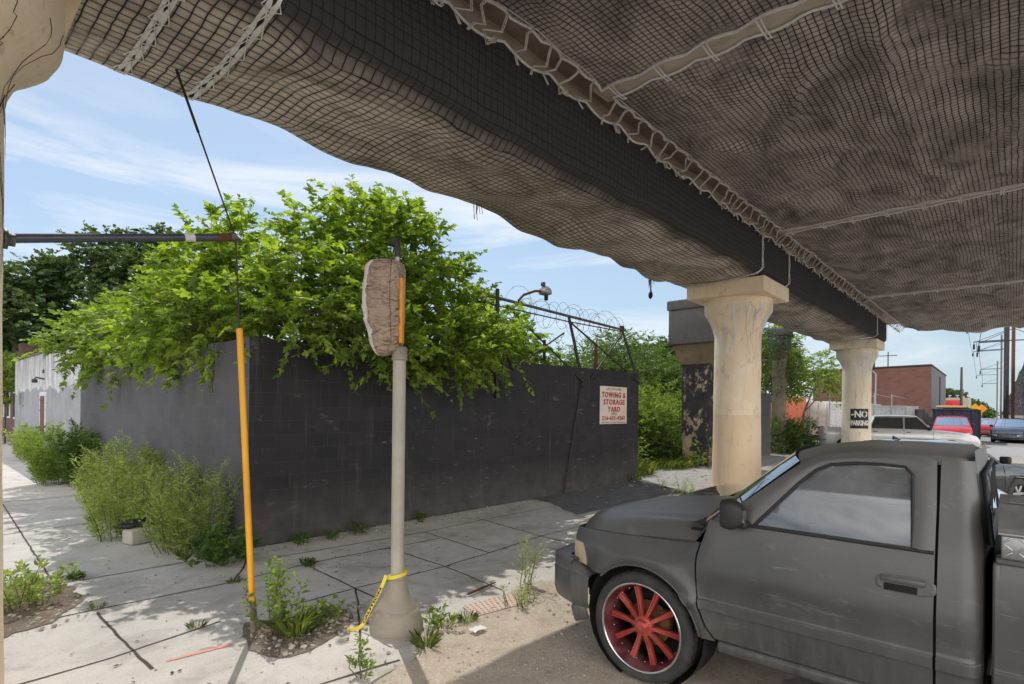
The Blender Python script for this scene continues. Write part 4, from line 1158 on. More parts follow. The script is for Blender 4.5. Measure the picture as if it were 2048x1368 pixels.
# ------------------------------------------------------------------ matte black pickup in front
def mattepaint():
    t = NT('matte_black_paint')
    co = t.coord()
    a = t.noise(co, 1.3, 6.0, 0.65)
    col = t.ramp(a, [(0.3, (0.050, 0.0495, 0.050)), (0.7, (0.085, 0.083, 0.082))])
    z = t.n('ShaderNodeSeparateXYZ'); t.l(co, z.inputs[0])
    k = t.n('ShaderNodeMapRange'); k.inputs[1].default_value = 0.85; k.inputs[2].default_value = 0.42; k.inputs[3].default_value = 0.0; k.inputs[4].default_value = 0.5
    t.l(z.outputs[2], k.inputs[0])
    streak = t.noise(t.mapping(co, (6, 9, 0.7)), 2.0, 6.0, 0.75)
    col = t.mix(t.math('MULTIPLY', k.outputs[0], t.ramp(streak, [(0.35, 0.0), (0.65, 1.0)])), col, (0.17, 0.155, 0.14))
    k2 = t.n('ShaderNodeMapRange'); k2.inputs[1].default_value = 1.02; k2.inputs[2].default_value = 1.22; k2.inputs[3].default_value = 0.0; k2.inputs[4].default_value = 0.45
    t.l(z.outputs[2], k2.inputs[0])
    col = t.mix(t.math('MULTIPLY', k2.outputs[0], t.noise(co, 2.0, 7.0, 0.7)), col, (0.22, 0.20, 0.185))
    gn = t.n('ShaderNodeNewGeometry'); gs = t.n('ShaderNodeSeparateXYZ'); t.l(gn.outputs['Normal'], gs.inputs[0])
    col = t.mix(t.math('MULTIPLY', t.ramp(gs.outputs[2], [(0.45, 0.0), (0.95, 0.7)]), t.noise(co, 3.0, 8.0, 0.75)), col, (0.24, 0.22, 0.20))
    sw_ = t.noise(t.mapping(co, (1, 0.6, 1.6), (2, 5, 1)), 3.0, 8.0, 0.8, 1.0)
    col = t.mix(t.ramp(sw_, [(0.56, 0.0), (0.74, 0.6)]), col, (0.23, 0.215, 0.20))
    sc = t.noise(t.mapping(co, (1, 1.5, 22)), 3.5, 3.0, 0.6)
    col = t.mix(t.ramp(sc, [(0.68, 0.0), (0.75, 0.4)]), col, (0.28, 0.27, 0.26))
    rr = t.math('ADD', t.math('MULTIPLY', a, 0.3), 0.24)
    wv = t.bump(t.noise(co, 2.2, 2.0), 0.06, 0.06)
    return t.done(t.pbsdf(col, rr, 0.0, t.bump(t.noise(co, 120.0, 3.0), 0.05, 0.004, wv), 0.65))
M['matte'] = mattepaint()
M['tyre'] = simple('dusty_tyre', (0.035, 0.034, 0.033), 0.85, 0, 0.3, 9, 0.25, dirt=(0.085, 0.078, 0.07))
M['rimred'] = simple('worn_red_rim_paint', lin(176, 72, 62), 0.34, 0.35, 0.3, 9, 0.1, dirt=lin(206, 122, 106))
M['rimdark'] = simple('dirty_red_barrel', lin(110, 52, 58), 0.35, 0.5, 0.4, 10, 0.15, dirt=lin(150, 120, 120))
M['chrome'] = simple('worn_chrome', (0.62, 0.62, 0.63), 0.22, 0.95, 0.15, 12, 0.05, dirt=(0.35, 0.33, 0.32))
M['trim'] = simple('dark_trim', (0.02, 0.02, 0.021), 0.6, 0, 0.2, 8, 0.05)
M['glass'] = glassmat('dusty_side_glass', (0.80, 0.84, 0.84), 0.17, (0.62, 0.65, 0.69), 0.10)
M['windshield'] = glassmat('windshield_glass', (0.6, 0.68, 0.67), 0.10, (0.5, 0.55, 0.58), 0.25)
M['carglass'] = glassmat('dark_car_glass', (0.22, 0.25, 0.26), 0.05, (0.4, 0.45, 0.5), 0.12)
M['lens'] = simple('yellowed_lamp_lens', lin(206, 188, 152), 0.25, 0, 0.12, 12, 0.08, coat=0.6)
M['plate'] = simple('tread_plate_alloy', (0.48, 0.48, 0.49), 0.4, 0.85, 0.2, 8, 0.05)
M['inner'] = simple('grey_cab_trim', (0.10, 0.10, 0.105), 0.85, 0, 0.2, 8, 0.1)
M['seatcl'] = simple('tan_seat_cloth', (0.22, 0.20, 0.18), 0.9, 0, 0.2, 8, 0.2)

TX = 4.62
truck = thing('pickup_truck', 'matte black pickup with big red spoked wheels parked nose to the wall under the viaduct', 'pickup truck', (TX, 0.5, 0))
def nose(y): return 0.17 * max(0.0, (y - 2.12) / 0.6) ** 2.2 if y > 2.12 else 0.0
def seam_z(y): return lerpc([(1.5, 1.10), (1.7, 1.095), (2.1, 1.065), (2.5, 1.035), (2.75, 1.01)], y)
def sw(y, z):
    w = 1.005
    if z < 0.72: w -= 0.055 * ((0.72 - z) / 0.3) ** 2
    fr = sstep(1.5, 1.75, y)
    cab = 0.0
    if z > 0.9: cab = 0.055 * ((min(z, 1.28) - 0.9) / 0.38) ** 1.6
    if z > 1.28: cab += (z - 1.28) * 0.28
    fen = 0.0
    if z > 0.90: fen = 0.105 * ((z - 0.90) / 0.16) ** 2.0
    arch = 0.030 * math.exp(-((math.hypot(y - 2.02, z - 0.42) - 0.50) / 0.07) ** 2) * (1 if z > 0.42 else 0) * sstep(1.45, 1.65, y)
    w -= cab * (1 - fr) + min(fen, 0.20) * fr
    w += arch
    w -= nose(y)
    if 0.665 < z < 0.735: w += 0.018 * min(1, (0.735 - z) / 0.006, (z - 0.665) / 0.006)
    w += 0.010 * math.exp(-((z - 0.93) / 0.10) ** 2) * (1 - fr)
    return w
def side(fn):
    """near side (-x) and far side (+x) of the truck from one half-width function"""
    return [lambda y, z, o=0.0: (TX - fn(y, z) - o, y, z), lambda y, z, o=0.0: (TX + fn(y, z) + o, y, z)]
SIDE = side(sw)
def panel(mb, k, yL, yR, zb, zt, ns=24, nt=18, m=0, o=0.0, lip=0.018, extra=()):
    P = []
    tv = sorted([j / nt for j in range(nt + 1)] + list(extra)); nt = len(tv) - 1
    for j in range(nt + 1):
        t = tv[j]; row = []
        for i in range(ns + 1):
            s = i / ns
            z0 = 0
            y = yL(t) + (yR(t) - yL(t)) * s
            z = zb(y) + (zt(y) - zb(y)) * t
            row.append(SIDE[k](y, z, o))
        P.append(row)
    mb.grid(P, m, True, flip=(k == 0))
    if lip:       # turned-in edge so the gap reads as depth
        sgn = 1 if k == 0 else -1
        edge = [P[0][i] for i in range(ns + 1)] + [P[j][ns] for j in range(1, nt + 1)] + [P[nt][i] for i in range(ns - 1, -1, -1)] + [P[j][0] for j in range(nt - 1, -1, -1)]
        inn = [(p[0] + sgn * lip, p[1], p[2]) for p in edge]
        mb.grid([edge, inn], m, False, flip=(k == 1))
BAND = (0.6645, 0.6655, 0.671, 0.673, 0.727, 0.729, 0.7345, 0.7355)
def gapf(z): return lerpc([(0.40, 1.445), (0.46, 1.47), (0.55, 1.53), (0.66, 1.565), (0.8, 1.59), (1.0, 1.60), (1.1, 1.585), (1.2, 1.545), (1.3, 1.52)], z)
GR = 0.300
def archz(y):
    d = 0.445 ** 2 - (y - 2.02) ** 2
    return 0.42 + math.sqrt(d) if d > 0 else 0.0
def fend_zb(y):
    if y >= 2.455: return 0.745
    a = archz(y)
    return max(0.455, a) if y < 2.02 else max(0.735, a)
for k in (0, 1):
    mb = MB()
    panel(mb, k, lambda t: gapf(0.46 + 0.63 * t) + 0.008, lambda t: 2.70 + 0.02 * t, fend_zb, lambda y: seam_z(y) - 0.006, 84, 22)
    # wheel arch lip
    pts = [SIDE[k](2.02 - 0.445 * math.cos(a), 0.42 + 0.445 * math.sin(a), 0.004) for a in [0.10 + (PI - 0.85) * i / 30 for i in range(31)]]
    mb.tube(pts, 0.008, 6)
    mb.build('fender', M['matte'], truck)
    mb = MB()
    panel(mb, k, lambda t: GR + 0.007, lambda t: gapf(0.475 + 0.78 * t) - 0.006, lambda y: 0.475 - 0.0 * y, lambda y: 1.262, 40, 34, extra=[(z_ - 0.475) / 0.787 for z_ in BAND])
    d = mb.build('door', M['matte'], truck)
    if True:
        hs = SIDE[k]
        mb = MB()
        P = [[hs(0.43 + 0.135 * math.copysign(abs(math.cos(q)) ** 0.6, math.cos(q)) * r_, 1.075 + 0.046 * math.copysign(abs(math.sin(q)) ** 0.6, math.sin(q)) * r_, o_) for q in [2 * PI * i / 32 for i in range(33)]] for r_, o_ in ((1.0, 0.003), (0.92, 0.008), (0.85, 0.006))]
        mb.grid(P, 0, True, flip=(k == 1)); mb.poly([p for p in P[-1][:-1]][:: (1 if k == 0 else -1)], 0)
        c = hs(0.42, 1.075, 0.014)
        mb.box((c[0], 0.44, 1.095), (0.016, 0.20, 0.030), bev=0.006)
        mb.box((c[0] + (0.004 if k == 0 else -0.004), 0.45, 1.052), (0.010, 0.15, 0.040), bev=0.004, m=1)
        c = hs(0.335, 1.055, 0.006); mb.lathe([(0.011, -0.004), (0.010, 0.002), (0.0, 0.003)], c, 12, 2, 'X')
        mb.build('door_handle', [M['matte'], M['void'], M['chrome']], d)
    mb = MB()          # rear pillar panel behind the door, turning the corner onto the cab back
    for (z0, z1, n_) in ((0.44, 1.748, 40),):
        P = []
        zs_ = sorted([z0 + (z1 - z0) * j / n_ for j in range(n_ + 1)] + list(BAND))
        for z in zs_:
            row = []
            for i in range(15):
                s = i / 14
                if s < 0.5: y, w = GR - 0.006 - 0.10 * (s / 0.5), 0.0
                else:
                    a = (s - 0.5) / 0.5 * PI / 2
                    y, w = GR - 0.106 - 0.085 * math.sin(a), 0.085 * (1 - math.cos(a))
                y += max(0, z - 1.28) * 0.10 * s
                top = sstep(1.68, 1.80, z)
                hw = sw(0.2, z) - w - 0.006 * top * top
                row.append((TX - hw, y, z) if k == 0 else (TX + hw, y, z))
            P.append(row)
        mb.grid(P, 0, True, flip=(k == 1))
    mb.build('pillar_panel', M['matte'], truck)
    # window frame: door's upper frame and windscreen pillar
    inner = [(1.235, 1.268), (1.10, 1.43), (0.985, 1.565), (0.90, 1.645), (0.82, 1.685), (0.70, 1.700), (0.56, 1.703), (0.455, 1.698), (0.418, 1.66), (0.412, 1.50), (0.41, 1.268)]
    outer = [(1.515, 1.255), (1.265, 1.445), (1.105, 1.585), (1.005, 1.668), (0.91, 1.722), (0.72, 1.760), (0.56, 1.766), (0.36, 1.764), (0.312, 1.735), (0.307, 1.50), (0.307, 1.255)]
    mb = MB()
    P = []
    for (a, b), (c, e) in zip(inner, outer):
        row = []
        for i in range(6):
            t = i / 5
            y, z = a + (c - a) * t, b + (e - b) * t
            bul = 0.010 * math.sin(PI * t)
            row.append(SIDE[k](y, z, bul))
        P.append(row)
    mb.grid(P, 0, True, flip=(k == 0))
    inn = [SIDE[k](y, z, -0.022) for y, z in inner]
    mb.grid([[SIDE[k](y, z) for y, z in inner], inn], 1, False, flip=(k == 0))
    mb.tube([SIDE[k](y, z, 0.002) for y, z in inner + inner[:1]], 0.009, 6, 1)
    mb.tube([SIDE[k](y, 1.262, 0.004) for y in (0.31, 0.6, 0.9, 1.24, 1.4)], 0.010, 6, 1)
    mb.build('window_frame', [M['matte'], M['trim']], d)
    mb = MB()
    pl = [SIDE[k](y, z, -0.014) for y, z in inner]
    mb.poly(pl if k == 1 else pl[::-1], 0)
    mb.build('side_window', M['glass'], d)
    mb = MB()
    mb.grid([[SIDE[k](y, 0.5 + 1.22 * j / 12, -0.035) for y in (0.24, 0.37)] for j in range(13)], 0, False, flip=(k == 0))
    mb.build('door_jamb', M['void'], truck)
    # mirror
    mb = MB(); sg = -1 if k == 0 else 1
    mx = TX + sg * 1.045
    P = []
    for i in range(13):
        t = i / 12; row = []
        for j in range(25):
            q = 2 * PI * j / 24
            e = 0.5
            a = math.copysign(abs(math.cos(q)) ** e, math.cos(q)); b = math.copysign(abs(math.sin(q)) ** e, math.sin(q))
            s_ = math.sin(PI * min(1, 0.06 + t * 0.62)) ** 0.5
            row.append((mx + sg * (0.02 + 0.075 * a * s_), 1.30 - 0.045 + 0.13 * t, 1.335 + 0.095 * b * s_ + 0.01 * t))
        P.append(row)
    mb.grid(P, 0, True, flip=False)
    mb.poly([p for p in P[0][:-1]], 1)
    mb.box((mx - sg * 0.045, 1.30, 1.275), (0.10, 0.10, 0.05), bev=0.018)
    mb.build('mirror', [M['trim'], M['chrome']], truck)
    # rocker and lower body
    mb = MB()
    mb.box((TX + sg * 0.90, 0.85, 0.425), (0.14, 1.22, 0.075), bev=0.02)
    mb.build('rocker', M['matte'], truck)
    mb = MB()
    panel(mb, k, lambda t: 2.535 + 0.055 * t ** 1.6, lambda t: 2.72, lambda y: 0.752 - 0.02 * max(0, y - 2.6), lambda y: 0.915, 12, 10, 0, 0.008, 0.02)
    mb.build('headlight', M['lens'], truck)
    # bed side
    mb = MB()
    def bedside(y, z):
        w = 1.0 - (0.05 * ((0.72 - z) / 0.3) ** 2 if z < 0.72 else 0) - 0.03 * max(0, (z - 1.0) / 0.3) ** 2
        if 0.665 < z < 0.735: w += 0.014
        return w
    SB = side(bedside)
    P = []
    for z in sorted([0.47 + 0.80 * j / 26 for j in range(27)] + list(BAND)):
        P.append([SB[k](0.065 - 2.15 * i / 60, max(z, (0.42 + math.sqrt(max(0, 0.45 ** 2 - (0.065 - 2.15 * i / 60 + 1.0) ** 2))) if abs(0.065 - 2.15 * i / 60 + 1.0) < 0.45 else z), 0.0) for i in range(61)])
    mb.grid(P, 0, True, flip=(k == 1))
    mb.box((TX + sg * 0.94, -1.01, 1.275), (0.11, 2.15, 0.035), bev=0.012)
    mb.box((TX + sg * 0.955, 0.060, 0.87), (0.07, 0.03, 0.78), bev=0.01)
    mb.build('bed_side', M['matte'], truck)
# hood and windscreen surfaces
def ws(s, t):
    w0, w1 = 0.915, 0.80
    w = w0 + (w1 - w0) * t
    y = 1.535 + (1.005 - 1.535) * t + (0.22 * (1 - s ** 4 * 0.6 - s * s * 0.4)) * (1 - t * 0.35)
    z = 1.215 + (1.690 - 1.215) * t + 0.060 * (1 - s * s) * t
    return (TX + s * w, y, z)
def hood_pt(s, t):
    yf = 2.82 - 0.15 * abs(s) ** 2.5
    y = 1.63 + (yf - 1.63) * t
    hw = 0.925 - nose(y) * 1.0 - 0.0 * t
    zs = seam_z(min(y, 2.75))
    crown = lerpc([(1.6, 0.145), (2.2, 0.14), (2.6, 0.125), (2.9, 0.10)], y)
    a = abs(s)
    z = zs + crown * (1 - a ** 7) * (1 - 0.12 * a * a) - 0.15 * max(0, t - 0.80) ** 2 / 0.04 * 0.8
    z += 0.105 * max(0, t - 0.80) ** 2 / 0.04 * 0.8
    z -= 0.012 * math.exp(-((a - 0.72) / 0.06) ** 2)
    return (TX + s * hw, y, z)
mb = MB()
mb.grid([[hood_pt(-1 + 2 * i / 48, j / 30) for j in range(31)] for i in range(49)], 0, True, flip=True)
edge = [hood_pt(-1, j / 30) for j in range(31)]
mb.grid([edge, [(p[0] + 0.03, p[1], p[2] - 0.03) for p in edge]], 0, False)
fe = [hood_pt(-1 + 2 * i / 48, 1.0) for i in range(49)]
mb.grid([fe] + [[(p[0], p[1] + 0.05 * math.sin(PI * k / 8), p[2] - (p[2] - 0.80) * k / 6) for p in fe] for k in range(1, 7)], 0, True)
mb.lathe([(0.012, 0), (0.010, 0.004), (0, 0.005)], hood_pt(-0.52, 0.42), 10, 1)
mb.build('hood', [M['matte'], M['chrome']], truck)
mb = MB(); mb.box((TX, 2.86, 0.86), (1.10, 0.06, 0.22), bev=0.02); mb.build('grille', M['trim'], truck)
mb = MB(); mb.box((TX, 1.62, 1.155), (1.70, 0.16, 0.03)); mb.box((TX, 2.05, 0.75), (1.5, 1.2, 0.5)); mb.build('engine_bay', M['void'], truck)
mb = MB()
for x0, x1 in ((-0.70, -0.06), (0.02, 0.62)):
    mb.tube([(TX + x0, 1.665, 1.215), (TX + (x0 + x1) / 2, 1.61, 1.245), (TX + x1, 1.55, 1.285)], 0.009, 6)
    mb.tube([(TX + x0, 1.66, 1.20), (TX + x0 + .3, 1.60, 1.275)], 0.012, 6)
P = [[(TX + (-0.86 + 1.72 * i / 12), 1.70 - 0.10 * j, 1.205 + 0.004 * j) for j in range(2)] for i in range(13)]
mb.grid(P, 0)
mb.build('wiper', M['trim'], truck)
mb = MB()
P = []
for i in range(41):
    s = -1 + 2 * i / 40
    h = hood_pt(s, 0.0); w_ = ws(s * 0.985, 0.0)
    dip = -0.035 * (1 - abs(s) ** 6)
    row = [(h[0], h[1] + 0.01, h[2] - 0.012)]
    for k in range(1, 6):
        t = k / 5
        row.append((h[0] + (w_[0] - h[0]) * t, h[1] + (w_[1] - h[1]) * t + (0.0 if abs(s) < 0.9 else -0.0), h[2] + (w_[2] - h[2]) * t + dip * math.sin(PI * t)))
    if abs(s) > 0.93: row[-1] = (row[-1][0] + (0.03 if s > 0 else -0.03), 1.53, 1.262)
    P.append(row)
mb.grid(P, 0, True, flip=False)
mb.build('cowl', M['matte'], truck)
# windscreen, roof, cab back
mb = MB(); mb.grid([[ws(-0.985 + 1.97 * i / 20, j / 10) for j in range(11)] for i in range(21)], 0, True, flip=True); mb.build('windshield', M['windshield'], truck)
def roof(s, t):
    a = abs(s)
    yf = 1.005 + 0.150 * (1 - s * s); yr = 0.158
    y = yf + (yr - yf) * t
    z = lerpc([(0.0, 1.690), (0.06, 1.712), (0.13, 1.733), (0.25, 1.751), (0.376, 1.761), (0.556, 1.767), (0.78, 1.765), (0.93, 1.757), (0.97, 1.745), (1.0, 1.722)], t)
    z += (0.034 - 0.006 * t) * (1 - a ** 3.0)
    ca = min(1.0, max(0.0, (0.235 - y) / 0.085))
    return (TX + s * (0.810 - 0.014 * (1 - t) - 0.085 * (1 - math.sqrt(max(0.0, 1 - ca * ca)))), y, z)
def roof_row(i):
    if i < 0 or i > 40:
        sg = -1 if i < 0 else 1
        q = [(p[0] + sg * 0.009, p[1], p[2] - 0.022) for p in [roof(sg, j / 24) for j in range(25)]]
    else:
        q = [roof(-1 + 2 * i / 40, j / 24) for j in range(25)]
    e = q[-1]; k_ = 1 - 0.02 * (abs(i - 20) > 18)
    return q + [(TX + (e[0] - TX) * 0.995, e[1] - 0.012, e[2] - 0.02), (TX + (e[0] - TX) * 0.985, e[1] - 0.018, e[2] - 0.06)]
mb = MB(); mb.grid([roof_row(i) for i in range(-1, 42)], 0, True, flip=False)
mb.build('roof', M['matte'], truck)
mb = MB()
P = []
for j in range(20):
    z = 0.45 + 1.35 * j / 19
    hw = sw(0.2, z) - 0.085
    P.append([(TX + hw * (-1 + 2 * i / 16), 0.108 + max(0, z - 1.28) * 0.10 - 0.012 * (1 - (-1 + 2 * i / 16) ** 2), z) for i in range(17)])
mb.grid(P, 0, True)
mb.build('cab_back', M['matte'], truck)
mb = MB(); mb.grid([[(TX + (0.76 - 0.06 * j / 4) * (-1 + 2 * i / 10), 0.092 + (0.04 + 0.34 * j / 4) * 0.10 - 0.012, 1.32 + 0.34 * j / 4) for i in range(11)] for j in range(5)], 0)
for a in (-0.25, 0.25): mb.box((TX + a, 0.098, 1.49), (0.025, 0.012, 0.34), m=1)
fr = [(TX - .77, 0.085, 1.31), (TX + .77, 0.085, 1.31), (TX + .71, 0.12, 1.67), (TX - .71, 0.12, 1.67), (TX - .77, 0.085, 1.31)]
mb.tube(fr, 0.014, 6, 1)
mb.build('rear_window', [M['carglass'], M['trim']], truck)
# bumper
mb = MB()
def bump(a, z):
    y = 2.99 - 0.12 * abs(a) ** 2.6 - 0.22 * max(0, abs(a) - 0.82) ** 2 / 0.03
    return (TX + a * (0.995 - 0.02 * (1 - abs(a))), y, z)
prof = [(-0.16, 0.775), (-0.02, 0.787), (0.022, 0.775), (0.03, 0.70), (0.015, 0.685), (0.03, 0.67), (0.03, 0.50), (0.005, 0.44), (-0.05, 0.42)]
P = []
for i in range(49):
    a = -1 + 2 * i / 48
    row = []
    for o_, z in prof:
        x, y, zz = bump(a, z)
        sx = 1 if a > 0 else -1
        row.append((x + sx * o_ * abs(a) ** 8, y + o_ * (1 - abs(a) ** 8), zz + 0.02 * 0))
    P.append(row)
mb.grid(P, 0, True, flip=True)
# the wrap-round ends run back to the wheel opening
for sx in (-1, 1):
    Q = []
    for i in range(9):
        t = i / 8
        y = 2.70 - 0.255 * t
        row = []
        for o_, z in prof:
            row.append((TX + sx * (0.955 + 0.055 * sstep(0, 0.45, t) + o_), y + 0.02 * math.sin(3 * t), z - 0.085 * t * (1 if z > 0.7 else 0)))
        Q.append(row)
    st = P[0] if sx < 0 else P[-1]
    mb.grid([st] + Q, 0, True, flip=(sx > 0))
mb.build('bumper', M['matte'], truck)
mb = MB(); mb.box((TX - 0.93, 2.60, 0.36), (0.03, 0.13, 0.14), rot=Matrix.Rotation(-0.35, 3, 'X') @ Matrix.Rotation(0.2, 3, 'Z'), bev=0.02)
mb.build('splash_flap', M['matte'], truck)
# wheel wells, chassis, cab interior
mb = MB()
for sg in (-1, 1):
    for yc in (2.02, -1.0):
        mb.lathe([(0.47, -0.02), (0.47, -0.30), (0.0, -0.30)] if sg > 0 else [(0.47, 0.02), (0.47, 0.30), (0.0, 0.30)], (TX + sg * 0.985, yc, 0.44), 28, axis='X')
mb.box((TX - 0.45, 0.5, 0.42), (0.12, 4.6, 0.14)); mb.box((TX + 0.45, 0.5, 0.42), (0.12, 4.6, 0.14)); mb.box((TX, 2.02, 0.38), (1.3, 0.16, 0.12)); mb.box((TX, -1.0, 0.38), (1.5, 0.12, 0.12))
mb.box((TX, 0.85, 0.52), (1.78, 1.35, 0.08)); mb.box((TX, -1.0, 0.62), (1.75, 2.1, 0.06)); mb.box((TX, 0.055, 0.9), (1.7, 0.04, 0.7))
for sg in (-1, 1): mb.box((TX + sg * 0.90, 0.9, 0.88), (0.04, 1.25, 0.7))
mb.build('chassis', M['void'], truck)
mb = MB()
mb.box((TX, 1.42, 1.16), (1.66, 0.34, 0.22), bev=0.07, seg=3); mb.box((TX - 0.42, 1.22, 1.22), (0.42, 0.20, 0.14), bev=0.05, seg=3)
mb.tube([(TX - 0.42 + 0.18 * math.cos(q), 1.02 + 0.06 * math.sin(q), 1.20 + 0.17 * math.sin(q)) for q in [2 * PI * i / 28 for i in range(29)]], 0.016, 8, caps=False)
mb.tube([(TX - 0.42, 1.2, 1.17), (TX - 0.42, 1.02, 1.20)], 0.03, 8); mb.box((TX - 0.42, 1.02, 1.20), (0.30, 0.03, 0.05), bev=0.01)
mb.build('dashboard', M['inner'], truck)
mb = MB()
mb.box((TX, 0.62, 0.80), (1.6, 0.52, 0.20), bev=0.07, seg=3)
for sg in (-0.42, 0.42):
    mb.box((TX + sg, 0.34, 1.12), (0.56, 0.16, 0.58), rot=Matrix.Rotation(0.16, 3, 'X'), bev=0.06, seg=3); mb.box((TX + sg, 0.27, 1.49), (0.27, 0.10, 0.17), bev=0.045, seg=3)
mb.build('bench_seat', M['seatcl'], truck)
mb = MB(); mb.box((TX + 0.05, 1.04, 1.64), (0.22, 0.03, 0.06), bev=0.015); mb.box((TX - 0.42, 1.0, 1.70), (0.40, 0.14, 0.02), bev=0.008); mb.box((TX + 0.42, 1.0, 1.70), (0.40, 0.14, 0.02), bev=0.008)
mb.build('sun_visor', M['inner'], truck)
# wheels
def make_wheel(parent, x, yc, sg, r=0.405, steer=0.0):
    w = thing('wheel', None, None, (x, yc, 0.405), steer); 
    w.parent = parent
    w.location = Vector((x, yc, 0.405)) - Vector(parent.location)
    mb = MB()
    W2 = 0.135
    n_ = 144
    prof = [(0.312, -W2 + 0.01), (0.345, -W2 - 0.008), (0.378, -W2 - 0.004), (0.393, -W2 + 0.016), (0.400, -W2 + 0.03), (0.403, -0.085), (0.394, -0.078), (0.394, -0.068), (0.404, -0.062), (0.405, -0.02), (0.395, -0.012), (0.395, 0.012), (0.405, 0.02), (0.404, 0.062), (0.394, 0.068), (0.394, 0.078), (0.403, 0.085), (0.400, W2 - 0.03), (0.393, W2 - 0.016), (0.378, W2 + 0.004), (0.345, W2 + 0.008), (0.312, W2 - 0.01)]
    vs, fs = [], []
    for i, (rr, h) in enumerate(prof):
        for j in range(n_):
            q = 2 * PI * j / n_
            rad_ = rr
            if rr > 0.392:
                ph = (j + int(abs(h) * 60)) % 4
                if ph == 0: rad_ -= 0.009
            vs.append((h, rad_ * math.cos(q), rad_ * math.sin(q)))
    for i in range(len(prof) - 1):
        for j in range(n_):
            fs.append((i * n_ + j, i * n_ + (j + 1) % n_, (i + 1) * n_ + (j + 1) % n_, (i + 1) * n_ + j))
    mb.add(vs, fs, 0, True)
    mb.build('tyre', M['tyre'], w, True)
    mb = MB()
    s_ = sg        # outward direction along x
    mb.lathe([(0.314, s_ * 0.118), (0.326, s_ * 0.130), (0.326, s_ * 0.137), (0.316, s_ * 0.139), (0.309, s_ * 0.132)], (0, 0, 0), 72, 2, 'X')
    mb.lathe([(0.309, s_ * 0.132), (0.300, s_ * 0.118), (0.282, s_ * 0.060), (0.272, s_ * 0.030), (0.268, -s_ * 0.115), (0.30, -s_ * 0.13)], (0, 0, 0), 72, 1, 'X')
    for k in range(10):                               # ten tapered spokes
        q = 2 * PI * k / 10 + 0.06
        P = []
        for i in range(9):
            t = i / 8
            rr = 0.045 + (0.283 - 0.045) * t
            wd = 0.013 + 0.011 * t
            h = s_ * (0.090 - 0.028 * t - 0.02 * math.sin(PI * t) * 0.5)
            row = []
            for a, b in ((-1, -0.032), (-1, -0.006), (-0.72, 0.004), (-0.28, 0.004), (-0.2, -0.004), (0.2, -0.004), (0.28, 0.004), (0.72, 0.004), (1, -0.006), (1, -0.032), (-1, -0.032)):
                ax = wd * a
                row.append((h + s_ * b, rr * math.cos(q) - ax * math.sin(q), rr * math.sin(q) + ax * math.cos(q)))
            P.append(row)
        mb.grid(P, 0, False, flip=(s_ < 0))
    mb.lathe([(0.075, s_ * 0.05), (0.075, s_ * 0.083), (0.066, s_ * 0.089), (0.045, s_ * 0.092), (0.044, s_ * 0.112), (0.036, s_ * 0.118), (0.0, s_ * 0.119)], (0, 0, 0), 30, 0, 'X')
    for k in range(24):
        q = 2 * PI * k / 24
        mb.lathe([(0.006, s_ * 0.045), (0.004, s_ * 0.052), (0, s_ * 0.053)], (0, 0.277 * math.cos(q), 0.277 * math.sin(q)), 6, 2, 'X')
    mb.build('rim', [M['rimred'], M['rimdark'], M['chrome']], w, True)
    mb = MB()
    mb.lathe([(0.165, -s_ * 0.02), (0.165, -s_ * 0.045), (0.0, -s_ * 0.045)], (0, 0, 0), 36, 0, 'X'); mb.lathe([(0.0, -s_ * 0.018), (0.165, -s_ * 0.02)], (0, 0, 0), 36, 0, 'X'); mb.lathe([(0.06, s_ * 0.06), (0.07, -s_ * 0.1)], (0, 0, 0), 16, 0, 'X')
    mb.box((-s_ * 0.03, -0.13, 0.04), (0.09, 0.09, 0.16), bev=0.02)
    mb.build('brake_disc', M['rust'], w, True)
    return w
make_wheel(truck, TX - 0.865, 2.02, -1, steer=0.0)
make_wheel(truck, TX + 0.865, 2.02, 1)
make_wheel(truck, TX - 0.865, -1.0, -1)
make_wheel(truck, TX + 0.865, -1.0, 1)
# tailgate end (outside the picture but part of the truck)
mb = MB(); mb.box((TX, -2.08, 0.88), (1.9, 0.06, 0.78), bev=0.02); mb.build('tailgate', M['matte'], truck)

tb = thing('tool_box', 'diamond plate tool box with dusty grey lid on the bed rail behind the black cab', 'tool box', (TX - 0.78, -0.7, 1.29))
mb = MB()
x0, x1, y0, y1 = TX - 1.015, TX - 0.53, -1.5, 0.045
mb.box(((x0 + x1) / 2, (y0 + y1) / 2, 1.352), (x1 - x0, y1 - y0, 0.118), bev=0.010)
for i in range(26):                                    # raised tread lozenges on the side plate
    for j in range(3):
        a = 0.7 if (i + j) % 2 else -0.7
        mb.box((x0 - 0.001, 0.02 - 0.055 * i, 1.318 + 0.036 * j), (0.006, 0.044, 0.009), rot=Matrix.Rotation(a, 3, 'X'), bev=0.003)
mb.build('box_body', M['plate'], tb)
mb = MB()
vs = []
LP = ((x0 - 0.012, 1.425), (x0 - 0.012, 1.445), (x0 + 0.09, 1.55), (x0 + 0.11, 1.558), (x1 - 0.02, 1.562), (x1 + 0.012, 1.545), (x1 + 0.012, 1.425))
for y in (y0 - 0.012, y1 + 0.012):
    for x, z in LP: vs.append((x, y, z))
n_ = len(LP)
mb.add(vs, [tuple(range(n_))[::-1], tuple(range(n_, 2 * n_))] + [(i, (i + 1) % n_, n_ + (i + 1) % n_, n_ + i) for i in range(n_)])
for k in range(5): mb.box((x0 + 0.10 + 0.07 * k, (y0 + y1) / 2, 1.5625), (0.012, y1 - y0 - 0.06, 0.004))
mb.build('box_lid', simple('dusty_grey_lid', (0.16, 0.155, 0.15), 0.55, 0.4, 0.25, 9, 0.1, dirt=(0.26, 0.25, 0.235)), tb)
